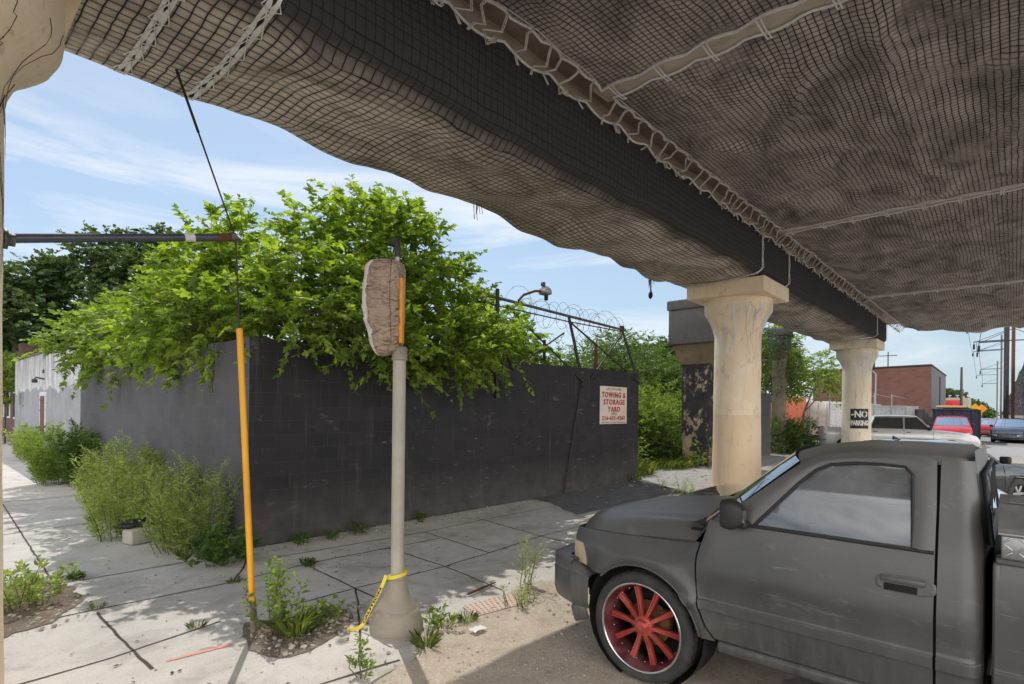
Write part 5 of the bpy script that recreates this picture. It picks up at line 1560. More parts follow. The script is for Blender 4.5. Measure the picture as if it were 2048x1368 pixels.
mb = MB(); mb.box(((x0 + x1) / 2, (y0 + y1) / 2, 1.417), (x1 - x0 + 0.026, y1 - y0 + 0.026, 0.016), bev=0.005); mb.build('box_rim', M['plate'], tb)

# ------------------------------------------------------------------ other vehicles: one builder, local axes +y forward, +x right
def carpaint(name, c, rough=0.3, metal=0.0, coat=0.6, dust=None):
    return simple(name, c, rough, metal, 0.06, 3, 0, coat=coat, dirt=dust)
def make_car(name, label, cat, loc, heading, L, Wd, top, gh, wy, wr, paint, hubs, glass=None, bed=None, group=None, doors=(), lamps=True, trimmat=None, grille='bars', tall=0.0):
    """top: body line (y, z) nose to tail; gh: glasshouse (y0 base front, y1 roof front, y2 roof rear, y3 base rear, z roof);
    wy: axle positions; doors: y of door gaps"""
    glass = glass or M['carglass']; trimmat = trimmat or M['trim']
    root = thing(name, label, cat, loc, heading, group)
    hw = Wd / 2
    zb = 0.24 + tall; zc = wr
    tops = sorted(top)
    def ztop(y): return lerpc(tops, y)
    yf, yr = tops[-1][0], tops[0][0]
    def wid(y, z):
        e = 0.12 * max(0, (y - (yf - 0.55)) / 0.55) ** 2.2 + 0.09 * max(0, ((yr + 0.45) - y) / 0.45) ** 2.2
        zt = ztop(y); f = (z - zb) / max(0.05, zt - zb)
        return hw - e - 0.05 * max(0, (f - 0.55) / 0.45) ** 2 - 0.04 * max(0, (0.35 - f) / 0.35) ** 2 + 0.008 * math.exp(-((f - 0.72) / 0.05) ** 2)
    ny = 72
    ys = [yr + (yf - yr) * i / ny for i in range(ny + 1)]
    mb = MB()
    def arch(y):
        b = zb
        for a in wy:
            d = (wr * 1.20) ** 2 - (y - a) ** 2
            if d > 0: b = max(b, zc + math.sqrt(d))
        return b
    for sg in (-1, 1):
        P = []
        for y in ys:
            b = arch(y); t_ = ztop(y)
            P.append([(sg * wid(y, b + (t_ - b) * j / 10), y, b + (t_ - b) * j / 10) for j in range(11)])
        mb.grid(P, 0, True, flip=(sg < 0))
    P = []
    for y in ys:
        w = wid(y, ztop(y)); row = []
        for i in range(13):
            s = -1 + 2 * i / 12
            row.append((s * w, y, ztop(y) + (0.035 if y > gh[0] else 0.02) * (1 - abs(s) ** 3) * (1 if bed is None or y > bed[0] else 0)))
        P.append(row)
    mb.grid(P, 0, True, flip=False)
    for y, d in ((yf, 1), (yr, -1)):
        t_ = ztop(y)
        P = [[(wid(y, zb + (t_ - zb) * j / 8) * (-1 + 2 * i / 8), y + d * 0.06 * (1 - (-1 + 2 * i / 8) ** 2) * math.sin(PI * (0.25 + 0.5 * j / 8)), zb + (t_ - zb) * j / 8) for i in range(9)] for j in range(9)]
        mb.grid(P, 0, True, flip=(d > 0))
    body = mb.build('body', paint, root, True)
    mb = MB(); mb.box((0, (yf + yr) / 2, zb + 0.08), (Wd - 0.16, (yf - yr) - 0.2, 0.12))
    for a in wy:
        mb.box((0, a, zc + 0.02), (Wd - 0.12, wr * 2.2, wr * 1.6))
    mb.build('underbody', M['void'], root, True)
    # glasshouse
    y0, y1, y2, y3, zr = gh
    zf, zre = ztop(y0), ztop(y3)
    wt = hw * 0.76
    def gside(y, z):
        base = min(zf, zre)
        f = max(0, min(1, (z - base) / (zr - base)))
        return (hw - 0.05) + (wt - (hw - 0.05)) * f ** 1.15
    mb = MB()
    for sg in (-1, 1):
        P = []
        for i in range(25):
            t = i / 24
            yb = y0 + (y3 - y0) * t; yt = y1 + (y2 - y1) * t
            zbb = ztop(yb) - 0.03
            zt2 = zr - 0.05 - 0.03 * abs(2 * t - 1) ** 3
            row = []
            for j in range(7):
                f = j / 6; z = zbb + (zt2 - zbb) * f
                row.append((sg * gside(0, z), yb + (yt - yb) * f, z))
            P.append(row)
        mb.grid(P, 0, True, flip=(sg > 0))
    P = []
    for i in range(21):
        t = i / 20; y = (y1 + 0.06) + (y2 - 0.04 - y1 - 0.06) * t
        row = []
        for k in range(13):
            s = -1 + 2 * k / 12
            row.append((s * (gside(0, zr - 0.05) - 0.004), y + (0.05 if t < .5 else -0.05) * (1 - s * s) * abs(1 - 2 * t), zr - 0.05 - 0.03 * abs(2 * t - 1) ** 3 + 0.05 * (1 - abs(s) ** 2.6)))
        P.append(row)
    mb.grid(P, 0, True, flip=True)
    for (ya, yb, zz) in ((y0, y1 + 0.03, zf), (y3, y2 - 0.02, zre)):
        P = [[(s * gside(0, zz + (zr - 0.06 - zz) * f), ya + (yb - ya) * f + (0.06 if ya > yb else -0.06) * (1 - s * s), zz - 0.02 + (zr - 0.05 - zz) * f + 0.03 * f * (1 - s * s)) for s in [-1 + 2 * k / 8 for k in range(9)]] for f in [j / 4 for j in range(5)]]
        mb.grid(P, 0, True, flip=(ya > yb))
    mb.build('roof', paint, root, True)
    def gpane(t0, t1, f0=0.10, f1=0.88, cut0=0.0, cut1=0.0):
        for sg in (-1, 1):
            pts = []
            for t, f in ((t0 + cut0 * 0, f0), (t1, f0), (t1, f1), (t0, f1)):
                yb = y0 + (y3 - y0) * t; yt = min(max(yb, y2 + 0.03), y1 - 0.03)
                zbb = ztop(yb) - 0.03; zt2 = zr - 0.05
                z = zbb + (zt2 - zbb) * f
                pts.append((sg * (gside(0, z) + 0.010), yb + (yt - yb) * f, z))
            mid = MB(); mid.poly(pts[::-1] if sg > 0 else pts, 0)
            mid.tube(pts + pts[:1], 0.012, 5, 1)
            mid.build('side_window', [glass, trimmat], root, True)
    if doors:
        sp_ = [0.045] + [ (y0 - d_) / (y0 - y3) for d_ in doors] + [0.955]
        for a, b in zip(sp_, sp_[1:]): gpane(a + 0.018, b - 0.018)
    for nm, (ya, yb, zz, o_) in (('windshield', (y0, y1 + 0.03, zf, 0.012)), ('rear_window', (y3, y2 - 0.02, zre, -0.012))):
        mid = MB()
        P = [[(s * gside(0, zz + (zr - 0.06 - zz) * f) * 0.93, ya + (yb - ya) * f + (0.06 if ya > yb else -0.06) * (1 - s * s) + o_, zz - 0.02 + (zr - 0.05 - zz) * f + 0.03 * f * (1 - s * s) + 0.012) for s in [-1 + 2 * k / 8 for k in range(9)]] for f in [0.08 + 0.84 * j / 4 for j in range(5)]]
        mid.grid(P, 0, True, flip=(ya > yb)); mid.build(nm, glass, root, True)
    # door gaps and handles
    for sg in (-1, 1):
        for y in list(doors) + ([y0 - 0.10] if doors else []):
            mb = MB(); mb.tube([(sg * (wid(y, z) + 0.001), y, z) for z in [zb + 0.08 + (ztop(y) - zb - 0.10) * j / 8 for j in range(9)]], 0.006, 4); mb.build('door_seam', trimmat, root, True)
    for sg in (-1, 1):
        for y in doors:
            z = ztop(y) - 0.13
            hm = MB(); hm.box((sg * (wid(y, z) + 0.012), y + 0.16, z), (0.022, 0.17, 0.026), bev=0.006); hm.build('door_handle', trimmat, root, True)
    for sg in (-1, 1):
        mb = MB(); z = ztop(y0) + 0.10
        mb.box((sg * (hw + 0.07), y0 - 0.22, z), (0.19, 0.10, 0.15), bev=0.03); mb.build('mirror', trimmat, root, True)
        mb = MB(); z = ztop(yf) - 0.13
        mb.box((sg * (wid(yf, z) - 0.17), yf - 0.01, z), (0.34, 0.12, 0.15), sg * -0.35, bev=0.03); mb.build('headlight', M['lens2'], root, True)
        mb = MB(); z = ztop(yr) - 0.16
        mb.box((sg * (wid(yr, z) - 0.08), yr + 0.02, z), (0.17, 0.10, 0.24), bev=0.02); mb.build('tail_light', M['redlamp'], root, True)
    mb = MB(); z = ztop(yf)
    mb.box((0, yf + 0.05, z - 0.17), (Wd * 0.5, 0.05, 0.18), bev=0.01)
    for k in range(3): mb.box((0, yf + 0.08, z - 0.11 - 0.055 * k), (Wd * 0.5, 0.02, 0.022), m=1)
    mb.box((0, yf + 0.055, zb + 0.12), (Wd * 0.62, 0.05, 0.09), bev=0.01)
    mb.build('grille', [M['trim'], M['chrome']], root, True)
    mb = MB(); mb.box((0, yf + 0.03, zb + 0.20), (Wd * 0.86, 0.12, 0.15), bev=0.05); mb.box((0, yr - 0.03, zb + 0.22), (Wd * 0.88, 0.12, 0.16), bev=0.05)
    mb.build('bumper', M['chrome'] if bed else paint, root, True)
    if bed:
        mb = MB(); mb.box((0, (bed[0] + yr) / 2 + 0.03, ztop(yr) - 0.05), (Wd - 0.22, bed[0] - yr - 0.2, 0.2)); 
        mb.box((0, (bed[0] + yr) / 2 + 0.03, ztop(yr) + 0.028), (Wd - 0.24, bed[0] - yr - 0.22, 0.012)); mb.build('bed_liner', M['void'], root, True)
    for a in wy:
        for sg in (-1, 1):
            w = bpy.data.objects.new('wheel', None); COL.objects.link(w); w.parent = root; w.location = (sg * (hw - 0.12), a, wr)
            mb = MB(); mb.lathe([(wr * .62, -0.11), (wr * 0.9, -0.118), (wr, -0.09), (wr, 0.09), (wr * 0.9, 0.118), (wr * .62, 0.11)], (0, 0, 0), 32, 0, 'X'); mb.build('tyre', M['tyre'], w, True)
            mb = MB(); mb.lathe([(wr * .66, sg * 0.112), (wr * .60, sg * 0.10), (wr * .56, sg * 0.03), (0, sg * 0.03)], (0, 0, 0), 28, 1, 'X')
            for k in range(6):
                q = PI * k / 3
                mb.box((sg * 0.07, wr * .3 * math.cos(q), wr * .3 * math.sin(q)), (0.04, wr * .60, wr * .16), rot=Matrix.Rotation(q, 3, 'X'), bev=0.008)
            mb.build('rim', [hubs, M['void']], w, True)
    return root
M['lens2'] = simple('clear_lamp', (0.62, 0.62, 0.60), 0.15, 0.3, 0.08, 14, 0.05, coat=1.0)
M['redlamp'] = simple('red_lamp', lin(170, 30, 28), 0.2, 0, 0.1, 14, 0, coat=1.0)
hub = M['galv']
sedan_top = [(-2.35, 0.78), (-2.28, 0.98), (-1.75, 1.02), (-1.2, 1.0), (0.0, 0.98), (0.95, 0.96), (1.2, 0.955), (1.9, 0.86), (2.25, 0.74), (2.38, 0.58)]
sedan_gh = (1.05, 0.25, -0.95, -1.75, 1.45)
dark_paint = carpaint('dark_grey_gloss', (0.030, 0.031, 0.036), 0.18, 0.3, 1.0)
make_car('sedan', 'dark glossy sedan hidden behind the black pickup, its boot lid showing past the hood', 'car', (7.0, 0.72, 0), PI, 4.75, 1.82, sedan_top, sedan_gh, (1.42, -1.35), 0.33, carpaint('charcoal_gloss', (0.045, 0.043, 0.042), 0.22, 0.2, 1.0), hub, doors=(0.05, -0.85))
sb = make_car('sedan', 'dark grey sedan with fin aerial, windscreen and front wing showing behind the black cab', 'car', (14.97, 1.40, 0), R(-120), 4.75, 1.82, sedan_top, sedan_gh, (1.42, -1.35), 0.33, dark_paint, hub, doors=(0.05, -0.85))
mb = MB(); mb.add([(0, -1.0, 1.44), (-0.03, -1.0, 1.44), (0.03, -1.0, 1.44), (0, -0.78, 1.44), (0, -1.02, 1.53)], [(1, 3, 4), (3, 2, 4), (2, 1, 4)]); mb.build('aerial', M['trim'], sb, True)
pick_top = [(-3.0, 1.25), (-2.9, 1.33), (-1.0, 1.33), (-0.95, 1.30), (0.9, 1.28), (1.35, 1.26), (1.5, 1.24), (2.4, 1.16), (2.85, 1.05), (2.95, 0.9)]
make_car('pickup_truck', 'silver crew cab pickup parked beyond the whitewashed far column', 'pickup truck', (30.75, 4.15, 0), R(-167), 5.9, 2.0, pick_top, (1.45, 0.72, -0.75, -0.98, 1.93), (1.95, -1.85), 0.40, carpaint('silver_metallic', (0.42, 0.42, 0.42), 0.32, 0.55, 0.8), hub, bed=(-1.0,), doors=(0.30, -0.93), tall=0.14)
suv_top = [(-2.3, 0.75), (-2.25, 1.06), (-1.2, 1.10), (0.9, 1.08), (1.25, 1.06), (2.0, 1.0), (2.3, 0.86), (2.38, 0.62)]
make_car('suv', 'dark blue grey sport utility car coming down the sunny street', 'car', (54.6, 0.15, 0), R(84), 4.7, 1.95, suv_top, (1.15, 0.45, -1.75, -2.15, 1.75), (1.45, -1.4), 0.37, carpaint('blue_grey_metallic', (0.13, 0.15, 0.19), 0.25, 0.5, 1.0), hub, doors=(0.1, -0.9))
make_car('compact_car', 'small red car on the street just behind the blue grey one', 'car', (66.5, 1.35, 0), R(78), 4.2, 1.75, suv_top, (1.1, 0.4, -1.5, -2.1, 1.55), (1.35, -1.3), 0.33, carpaint('bright_red', lin(200, 42, 36), 0.3, 0.0, 1.0), hub, doors=(0.1, -0.9))
make_car('compact_car', 'pale beige car on the far street left of the red car', 'car', (74.5, 3.0, 0), R(-90), 4.5, 1.8, sedan_top, sedan_gh, (1.42, -1.35), 0.33, carpaint('pale_beige', (0.45, 0.43, 0.40), 0.3, 0.3, 1.0), hub, doors=(0.05, -0.85))
for x, y, c, lb in ((92, 4.2, (0.05, 0.05, 0.06), 'tiny dark car far down the street behind the beige one'), (104, 3.0, (0.5, 0.5, 0.52), 'tiny pale grey car farthest down the street'), (86, 2.0, (0.08, 0.09, 0.1), 'tiny dark car far off between the beige and red cars')):
    make_car('compact_car', lb, 'car', (x, y, 0), R(-90), 4.5, 1.8, sedan_top, sedan_gh, (1.42, -1.35), 0.33, carpaint('far_car', c, 0.3, 0.2, 1.0), hub, doors=(0.05, -0.85))
rt = make_car('pickup_truck', 'red pickup facing the camera in front of the dark dumpster', 'pickup truck', (45.6, 3.05, 0), R(95), 5.4, 1.95, pick_top, (1.45, 0.85, -0.60, -0.90, 1.86), (1.95, -1.75), 0.40, carpaint('red_truck_paint', lin(190, 40, 44), 0.4, 0.0, 0.6), hub, bed=(-1.0,), doors=(-0.4,), tall=0.14)
mb = MB()
for k in range(5): mb.box((-0.5 + 0.25 * k, 0.70, 1.87), (0.10, 0.06, 0.05), bev=0.012)
mb.build('roof_lamp', M['redlamp'], rt, True)
dp = thing('dumpster', 'dark blue open dumpster heaped with tarp behind the red pickup', 'dumpster', (51.5, 4.0, 0))
mb = MB()
for x, y, sx, sy in ((48.8, 3.1, 0.12, 2.4), (54.4, 3.1, 0.12, 2.4), (51.6, 1.95, 5.6, 0.12), (51.6, 4.25, 5.6, 0.12)): mb.box((x, y, 1.22), (sx, sy, 2.2))
for k in range(5): mb.box((48.70, 2.1 + 0.5 * k, 1.2), (0.10, 0.10, 2.1))
mb.box((48.74, 3.1, 2.3), (0.2, 2.5, 0.12), bev=0.02)
mb.build('bin', simple('navy_dumpster_paint', (0.028, 0.03, 0.055), 0.6, 0.2, 0.3, 3, 0.1), dp)
mb = MB(); P = [[(48.9 + 5.4 * i / 12, 1.95 + 2.3 * j / 12, 2.25 + 0.30 * math.sin(PI * i / 12) ** .5 * math.sin(PI * j / 12) + 0.12 * nz(i * .6, j * .6)) for j in range(13)] for i in range(13)]
mb.grid(P, 0); mb.build('tarp', M['void'], dp)
mb = MB(); mb.box((49.6, 3.3, 2.50), (1.0, 1.7, 0.16), bev=0.06); tag(mb.build('mattress', simple('tan_mattress', lin(206, 170, 120), 0.9, 0, 0.1, 4, 0.2)), 'tan mattress lying on top of the heaped dumpster', 'mattress')

# ------------------------------------------------------------------ vegetation
LEAF_LOBED = (np.array([[0, 0, 0], [0.28, 0.10, 0.05], [0.47, 0.46, -0.02], [0.20, 0.50, 0.05], [0.20, 0.74, 0.02], [0, 1.14, -0.16], [-0.20, 0.74, 0.02], [-0.20, 0.50, 0.05], [-0.47, 0.46, -0.02], [-0.28, 0.10, 0.05]], float), [(0, 1, 2, 3), (0, 3, 4, 5), (0, 5, 6, 7), (0, 7, 8, 9)])
LEAF_OVAL = (np.array([[0, 0, 0], [0.24, 0.35, 0.05], [0.18, 0.72, 0.03], [0, 1.05, -0.12], [-0.18, 0.72, 0.03], [-0.24, 0.35, 0.05]], float), [(0, 1, 2, 3), (0, 3, 4, 5)])
LEAF_NARROW = (np.array([[0, 0, 0], [0.13, 0.4, 0.02], [0, 1.0, -0.05], [-0.13, 0.4, 0.02]], float), [(0, 1, 2, 3)])
LEAF_BLADE = (np.array([[-0.015, 0, 0], [0.015, 0, 0], [0.013, 0.55, 0.12], [0, 1.0, -0.08], [-0.013, 0.55, 0.12]], float), [(0, 1, 2, 3, 4)])
LEAF_CLUMP = (np.array([[0, 0, 0], [0.5, 0.25, 0.1], [0.32, 0.62, -0.08], [0.45, 0.95, 0.1], [0, 1.15, -0.12], [-0.42, 0.9, 0.1], [-0.3, 0.55, -0.1], [-0.52, 0.3, 0.1]], float), [(0, 1, 2, 3, 4), (0, 4, 5, 6, 7)])

def leaf_object(name, pos, fwd, nrm, size, tmpl, mat, parent=None):
    T, F = tmpl
    pos = np.asarray(pos, float); fwd = np.asarray(fwd, float); nrm = np.asarray(nrm, float); size = np.asarray(size, float)
    fwd /= np.linalg.norm(fwd, axis=1, keepdims=True) + 1e-9
    side_ = np.cross(fwd, nrm); side_ /= np.linalg.norm(side_, axis=1, keepdims=True) + 1e-9
    up = np.cross(side_, fwd)
    n, k = len(pos), len(T)
    V = pos[:, None, :] + size[:, None, None] * (T[None, :, 0:1] * side_[:, None, :] + T[None, :, 1:2] * fwd[:, None, :] + T[None, :, 2:3] * up[:, None, :])
    me = bpy.data.meshes.new(name)
    me.vertices.add(n * k); me.vertices.foreach_set('co', V.reshape(-1))
    lens = np.array([len(f) for f in F]); per = int(lens.sum())
    idx = np.concatenate([np.array(f) for f in F])
    loops = (np.arange(n)[:, None] * k + idx[None, :]).reshape(-1)
    me.loops.add(n * per); me.loops.foreach_set('vertex_index', loops.astype(np.int32))
    me.polygons.add(n * len(F))
    starts = np.concatenate([[0], np.cumsum(lens)[:-1]])
    me.polygons.foreach_set('loop_start', (np.arange(n)[:, None] * per + starts[None, :]).reshape(-1).astype(np.int32))
    try: me.polygons.foreach_set('loop_total', np.tile(lens, n).astype(np.int32))
    except Exception: pass
    me.materials.append(mat)
    me.update(calc_edges=True); me.validate()
    return link(name, me, parent)

def shoots_leaves(rs, org, dirs, length, nl, size, droop=0.25, spread=0.9, flat=0.6):
    """leaves alternating along each shoot; returns pos, fwd, nrm, size"""
    n = len(org)
    d = dirs / (np.linalg.norm(dirs, axis=1, keepdims=True) + 1e-9)
    L = length * rs.uniform(0.6, 1.25, n)
    t = np.linspace(0.12, 1.0, nl)[None, :] + rs.uniform(-0.04, 0.04, (n, nl))
    pos = org[:, None, :] + d[:, None, :] * (L[:, None] * t)[..., None]
    pos[..., 2] -= droop * (L[:, None] * t ** 2)
    up = np.array([0, 0, 1.0])
    sd = np.cross(d, up); sd /= np.linalg.norm(sd, axis=1, keepdims=True) + 1e-9
    alt = np.where(np.arange(nl) % 2 == 0, 1.0, -1.0)[None, :, None]
    ang = rs.uniform(0.6, 1.1, (n, nl, 1)) * spread
    fw = d[:, None, :] * 0.65 + sd[:, None, :] * alt * ang + rs.normal(0, 0.28, (n, nl, 3))
    fw[..., 2] -= droop * 0.9
    nr = up * flat + rs.normal(0, 0.42, (n, nl, 3))
    sz = size * rs.uniform(0.45, 1.3, (n, nl)) * (1.0 - 0.35 * np.clip(t, 0, 1) ** 3)
    return pos.reshape(-1, 3), fw.reshape(-1, 3), nr.reshape(-1, 3), sz.reshape(-1)

def blob_shoots(rs, blobs, per_m2, inner=0.35, updir=0.35, jit=0.5):
    """shoot origins spread through overlapping ellipsoids (centre, radii)"""
    O, D = [], []
    for c, r in blobs:
        area = 4 * PI * ((r[0] * r[1]) ** 1.6 / 3 + (r[0] * r[2]) ** 1.6 / 3 + (r[1] * r[2]) ** 1.6 / 3) ** (1 / 1.6)
        n = max(4, int(per_m2 * area))
        v = rs.normal(0, 1, (n, 3)); v /= np.linalg.norm(v, axis=1, keepdims=True)
        k = rs.uniform(inner, 0.92, n) ** 0.7
        O.append(np.array(c) + v * np.array(r) * k[:, None])
        dd = v * np.array([1, 1, 0.8]) + rs.normal(0, jit, (n, 3)); dd[:, 2] += updir
        D.append(dd)
    return np.concatenate(O), np.concatenate(D)

def limb(mb, p0, p1, r0, r1, rr, k=7, wob=0.12):
    p0, p1 = Vector(p0), Vector(p1); L = (p1 - p0).length
    pts = []
    for i in range(k + 1):
        t = i / k
        p = p0.lerp(p1, t)
        w = wob * L * math.sin(PI * t)
        pts.append(p + Vector((nz(t * 2.5, rr) * w, nz(t * 2.5, rr + 9) * w, 0.08 * L * math.sin(PI * t))))
    mb.tube(pts, [r0 + (r1 - r0) * i / k for i in range(k + 1)], 7)
    return pts

def tree(name, label, base, trunk_h, blobs, mat, leaf=0.13, per_m2=14, nl=12, shoot=0.7, tmpl=LEAF_LOBED, seed=1, droop=0.25, r0=0.12, stems=1, group=None, inner=0.35, twigs=True, limbs=True, cat='tree'):
    rs = np.random.RandomState(seed)
    root = thing(name, label, cat, base, 0, group)
    O, D = blob_shoots(rs, blobs, per_m2, inner)
    pos, fw, nr, sz = shoots_leaves(rs, O, D, shoot, nl, leaf, droop)
    ok = pos[:, 2] > 0.05
    leaf_object('crown', pos[ok], fw[ok], nr[ok], sz[ok], tmpl, mat, root)
    mb = MB()
    b = Vector(base)
    for s in range(stems):
        q = 2 * PI * s / max(1, stems)
        st = b + Vector((math.cos(q), math.sin(q), 0)) * (0.25 if stems > 1 else 0)
        fork = st + Vector((math.cos(q) * 0.3 * (stems > 1), math.sin(q) * 0.3 * (stems > 1), trunk_h))
        limb(mb, st - Vector((0, 0, 0.1)), fork, r0, r0 * 0.7, seed + s, 6, 0.05)
        for i, (c, r) in enumerate(blobs):
            if i % stems != s: continue
            pts = limb(mb, fork, c, r0 * 0.45, r0 * 0.12, seed * 3.1 + i, 7, 0.10)
            for k in range(4):
                e = Vector(c) + Vector(tuple(rs.normal(0, 0.55, 3))) * 1.0 * min(r)
                limb(mb, pts[4], e, r0 * 0.18, 0.006, seed + i * 7 + k, 4, 0.1)
    if twigs and len(O) < 6000:
        sel = rs.choice(len(O), min(len(O), 500), replace=False)
        for i in sel:
            d = D[i] / np.linalg.norm(D[i])
            p = O[i]
            mb.tube([p - d * 0.25, p + d * shoot * 0.5 - np.array([0, 0, droop * shoot * .25]), p + d * shoot * 0.95 - np.array([0, 0, droop * shoot * .9])], [0.006, 0.004, 0.002], 3, 0, False)
    mb.build('trunk', M['bark'], root)
    return root

M['leafA'] = leafmat('bright_lobed_leaves', (0.06, 0.125, 0.02), (0.36, 0.47, 0.09), 0.56)
M['leafB'] = leafmat('mid_green_leaves', (0.045, 0.09, 0.022), (0.15, 0.23, 0.06), 0.42)
M['leafC'] = leafmat('dark_far_leaves', (0.035, 0.07, 0.026), (0.11, 0.17, 0.06), 0.35)
M['leafD'] = leafmat('light_fresh_leaves', (0.09, 0.15, 0.03), (0.28, 0.37, 0.09), 0.5)
M['leafW'] = leafmat('greyish_weed_leaves', (0.18, 0.24, 0.08), (0.42, 0.50, 0.21), 0.5, 0.65)
M['leafG'] = leafmat('grass_blades', (0.12, 0.17, 0.04), (0.32, 0.38, 0.12), 0.4)

# overhanging mulberries behind the black wall
tree('mulberry_tree', 'tall bushy mulberry tree spilling over the corner of the black wall', (5.9, 9.2, 0), 2.0,
     [((5.89, 8.92, 4.67), (1.15, 1.10, 1.06)), ((4.88, 9.02, 4.30), (1.01, 0.92, 1.01)), ((6.90, 9.20, 4.94), (1.01, 0.92, 1.10)), ((7.73, 9.20, 4.30), (1.01, 0.92, 1.10)), ((5.61, 8.19, 3.56), (1.29, 0.83, 0.74)), ((6.99, 8.10, 3.56), (1.20, 0.74, 0.74)), ((4.32, 8.10, 3.75), (0.92, 0.83, 0.74)), ((8.46, 8.65, 3.66), (0.83, 0.74, 0.74)), ((3.86, 7.45, 3.24), (0.64, 0.46, 0.41)), ((4.78, 7.36, 3.15), (0.74, 0.46, 0.46)), ((5.89, 7.27, 3.01), (0.74, 0.46, 0.39)), ((6.81, 7.27, 3.06), (0.64, 0.46, 0.37)), ((5.15, 7.08, 2.78), (0.37, 0.28, 0.28)), ((6.44, 7.08, 2.74), (0.41, 0.28, 0.26)), ((7.73, 7.64, 3.29), (0.74, 0.55, 0.46)), ((5.70, 9.38, 5.50), (0.69, 0.64, 0.46)), ((6.81, 9.48, 5.77), (0.46, 0.46, 0.46)), ((4.97, 9.11, 5.13), (0.55, 0.55, 0.41))],
     M['leafA'], 0.14, 12, 14, 0.62, seed=3, stems=4, r0=0.09, droop=0.28)
tree('mulberry_tree', 'leafy mulberry tree leaning over the left face of the black wall beside the yellow guard', (4.5, 11.8, 0), 1.8,
     [((3.95, 11.28, 4.35), (0.94, 1.13, 1.03)), ((3.76, 9.96, 3.97), (0.85, 1.03, 0.94)), ((4.51, 12.41, 4.44), (0.94, 1.03, 0.94)), ((3.20, 10.90, 3.41), (0.75, 1.22, 0.66)), ((3.29, 12.41, 3.50), (0.75, 1.03, 0.66)), ((3.10, 9.40, 3.27), (0.56, 0.85, 0.52)), ((3.95, 10.72, 5.10), (0.56, 0.66, 0.47)), ((3.76, 8.74, 3.50), (0.66, 0.75, 0.66))],
     M['leafA'], 0.15, 11.5, 13, 0.62, seed=8, stems=3, r0=0.08, droop=0.3)
tree('mulberry_tree', 'low sunlit mulberry spray drooping over the far left end of the black wall', (4.7, 16.4, 0), 1.8,
     [((3.9, 15.2, 3.9), (1.0, 1.3, 0.9)), ((3.5, 16.8, 3.8), (1.0, 1.3, 0.8)), ((3.2, 14.6, 3.3), (0.8, 1.2, 0.6)), ((3.0, 17.3, 3.5), (0.8, 1.1, 0.6)), ((4.6, 17.0, 4.3), (1.0, 1.2, 0.8))],
     M['leafD'], 0.165, 10, 12, 0.62, seed=12, stems=3, r0=0.07, droop=0.3)
tree('young_tree', 'small leafy sapling growing through the barbed wire frame right of the big mulberry', (10.0, 9.4, 0), 1.6,
     [((9.8, 9.2, 3.5), (0.8, 0.7, 0.7)), ((10.6, 9.3, 3.4), (0.7, 0.6, 0.6)), ((9.2, 9.0, 3.3), (0.8, 0.6, 0.6)), ((10.9, 9.6, 3.9), (0.35, 0.3, 0.45))],
     M['leafA'], 0.14, 11, 12, 0.5, seed=15, stems=2, r0=0.05)
# darker trees beyond the drip-stained building
def bigblobs(rs, c, r, n, br):
    out = []
    for _ in range(n):
        v = rs.normal(0, 1, 3); v /= np.linalg.norm(v); k = rs.uniform(0.35, 0.95)
        out.append((tuple(np.array(c) + v * np.array(r) * k), (br * rs.uniform(.7, 1.3), br * rs.uniform(.7, 1.3), br * rs.uniform(.5, .9))))
    return out
rs0 = np.random.RandomState(5)
tree('dark_tree', 'tall dark green tree rising above the drip stained building', (9.5, 36, 0), 6, bigblobs(rs0, (9.2, 36, 8.0), (3.6, 3.6, 3.8), 34, 1.25), M['leafC'], 0.25, 7, 10, 1.0, LEAF_CLUMP, 21, r0=0.3, twigs=False)
tree('dark_tree', 'broad dark tree at the far left behind the drip stained building', (5.0, 44, 0), 4, bigblobs(rs0, (5.0, 44, 6.6), (4.0, 4.5, 4.0), 34, 1.35), M['leafC'], 0.26, 6, 10, 1.0, LEAF_CLUMP, 22, r0=0.3, twigs=False)
tree('dark_tree', 'lower dark tree between the tall dark tree and the sunlit mulberry', (8.3, 30, 0), 3, bigblobs(rs0, (8.2, 30, 5.4), (3.0, 3.2, 2.6), 22, 1.1), M['leafC'], 0.24, 7, 10, 0.9, LEAF_CLUMP, 23, r0=0.22, twigs=False)
tree('ivy', 'bright ivy hanging over the post at the end of the drip stained building', (3.2, 37.4, 0), 1.5, [((3.2, 37.4, 3.5), (0.55, 0.9, 0.75)), ((3.15, 37.2, 2.7), (0.4, 0.8, 0.6)), ((3.3, 37.5, 4.1), (0.6, 1.1, 0.35))], M['leafD'], 0.16, 20, 8, 0.4, LEAF_OVAL, 24, r0=0.04, twigs=False, cat='ivy')

# yard jungle to the right of the black wall
rs1 = np.random.RandomState(9)
def bank(name, label, x0, x1, y0, y1, h0, h1, n, mat, leaf, seed, tm=LEAF_OVAL, cat='shrub', group=None):
    rs = np.random.RandomState(seed); bl = []
    for _ in range(n):
        x, y = rs.uniform(x0, x1), rs.uniform(y0, y1); h = rs.uniform(h0, h1)
        bl.append(((x, y, h * 0.5), (rs.uniform(.5, .9), rs.uniform(.5, .9), h * 0.52)))
    return tree(name, label, ((x0 + x1) / 2, (y0 + y1) / 2, 0), 0.4, bl, mat, leaf, 9, 9, 0.5, tm, seed, r0=0.03, stems=2, twigs=False, cat=cat, inner=0.5)
bank('knotweed', 'tall bright knotweed thicket filling the gap right of the black wall', 18.0, 23.5, 10.0, 13.0, 1.8, 3.0, 30, M['leafD'], 0.15, 31)
bank('knotweed', 'second knotweed thicket deeper in the yard beneath the far trees', 22, 30, 12.5, 17, 2.6, 3.8, 34, M['leafD'], 0.18, 32)
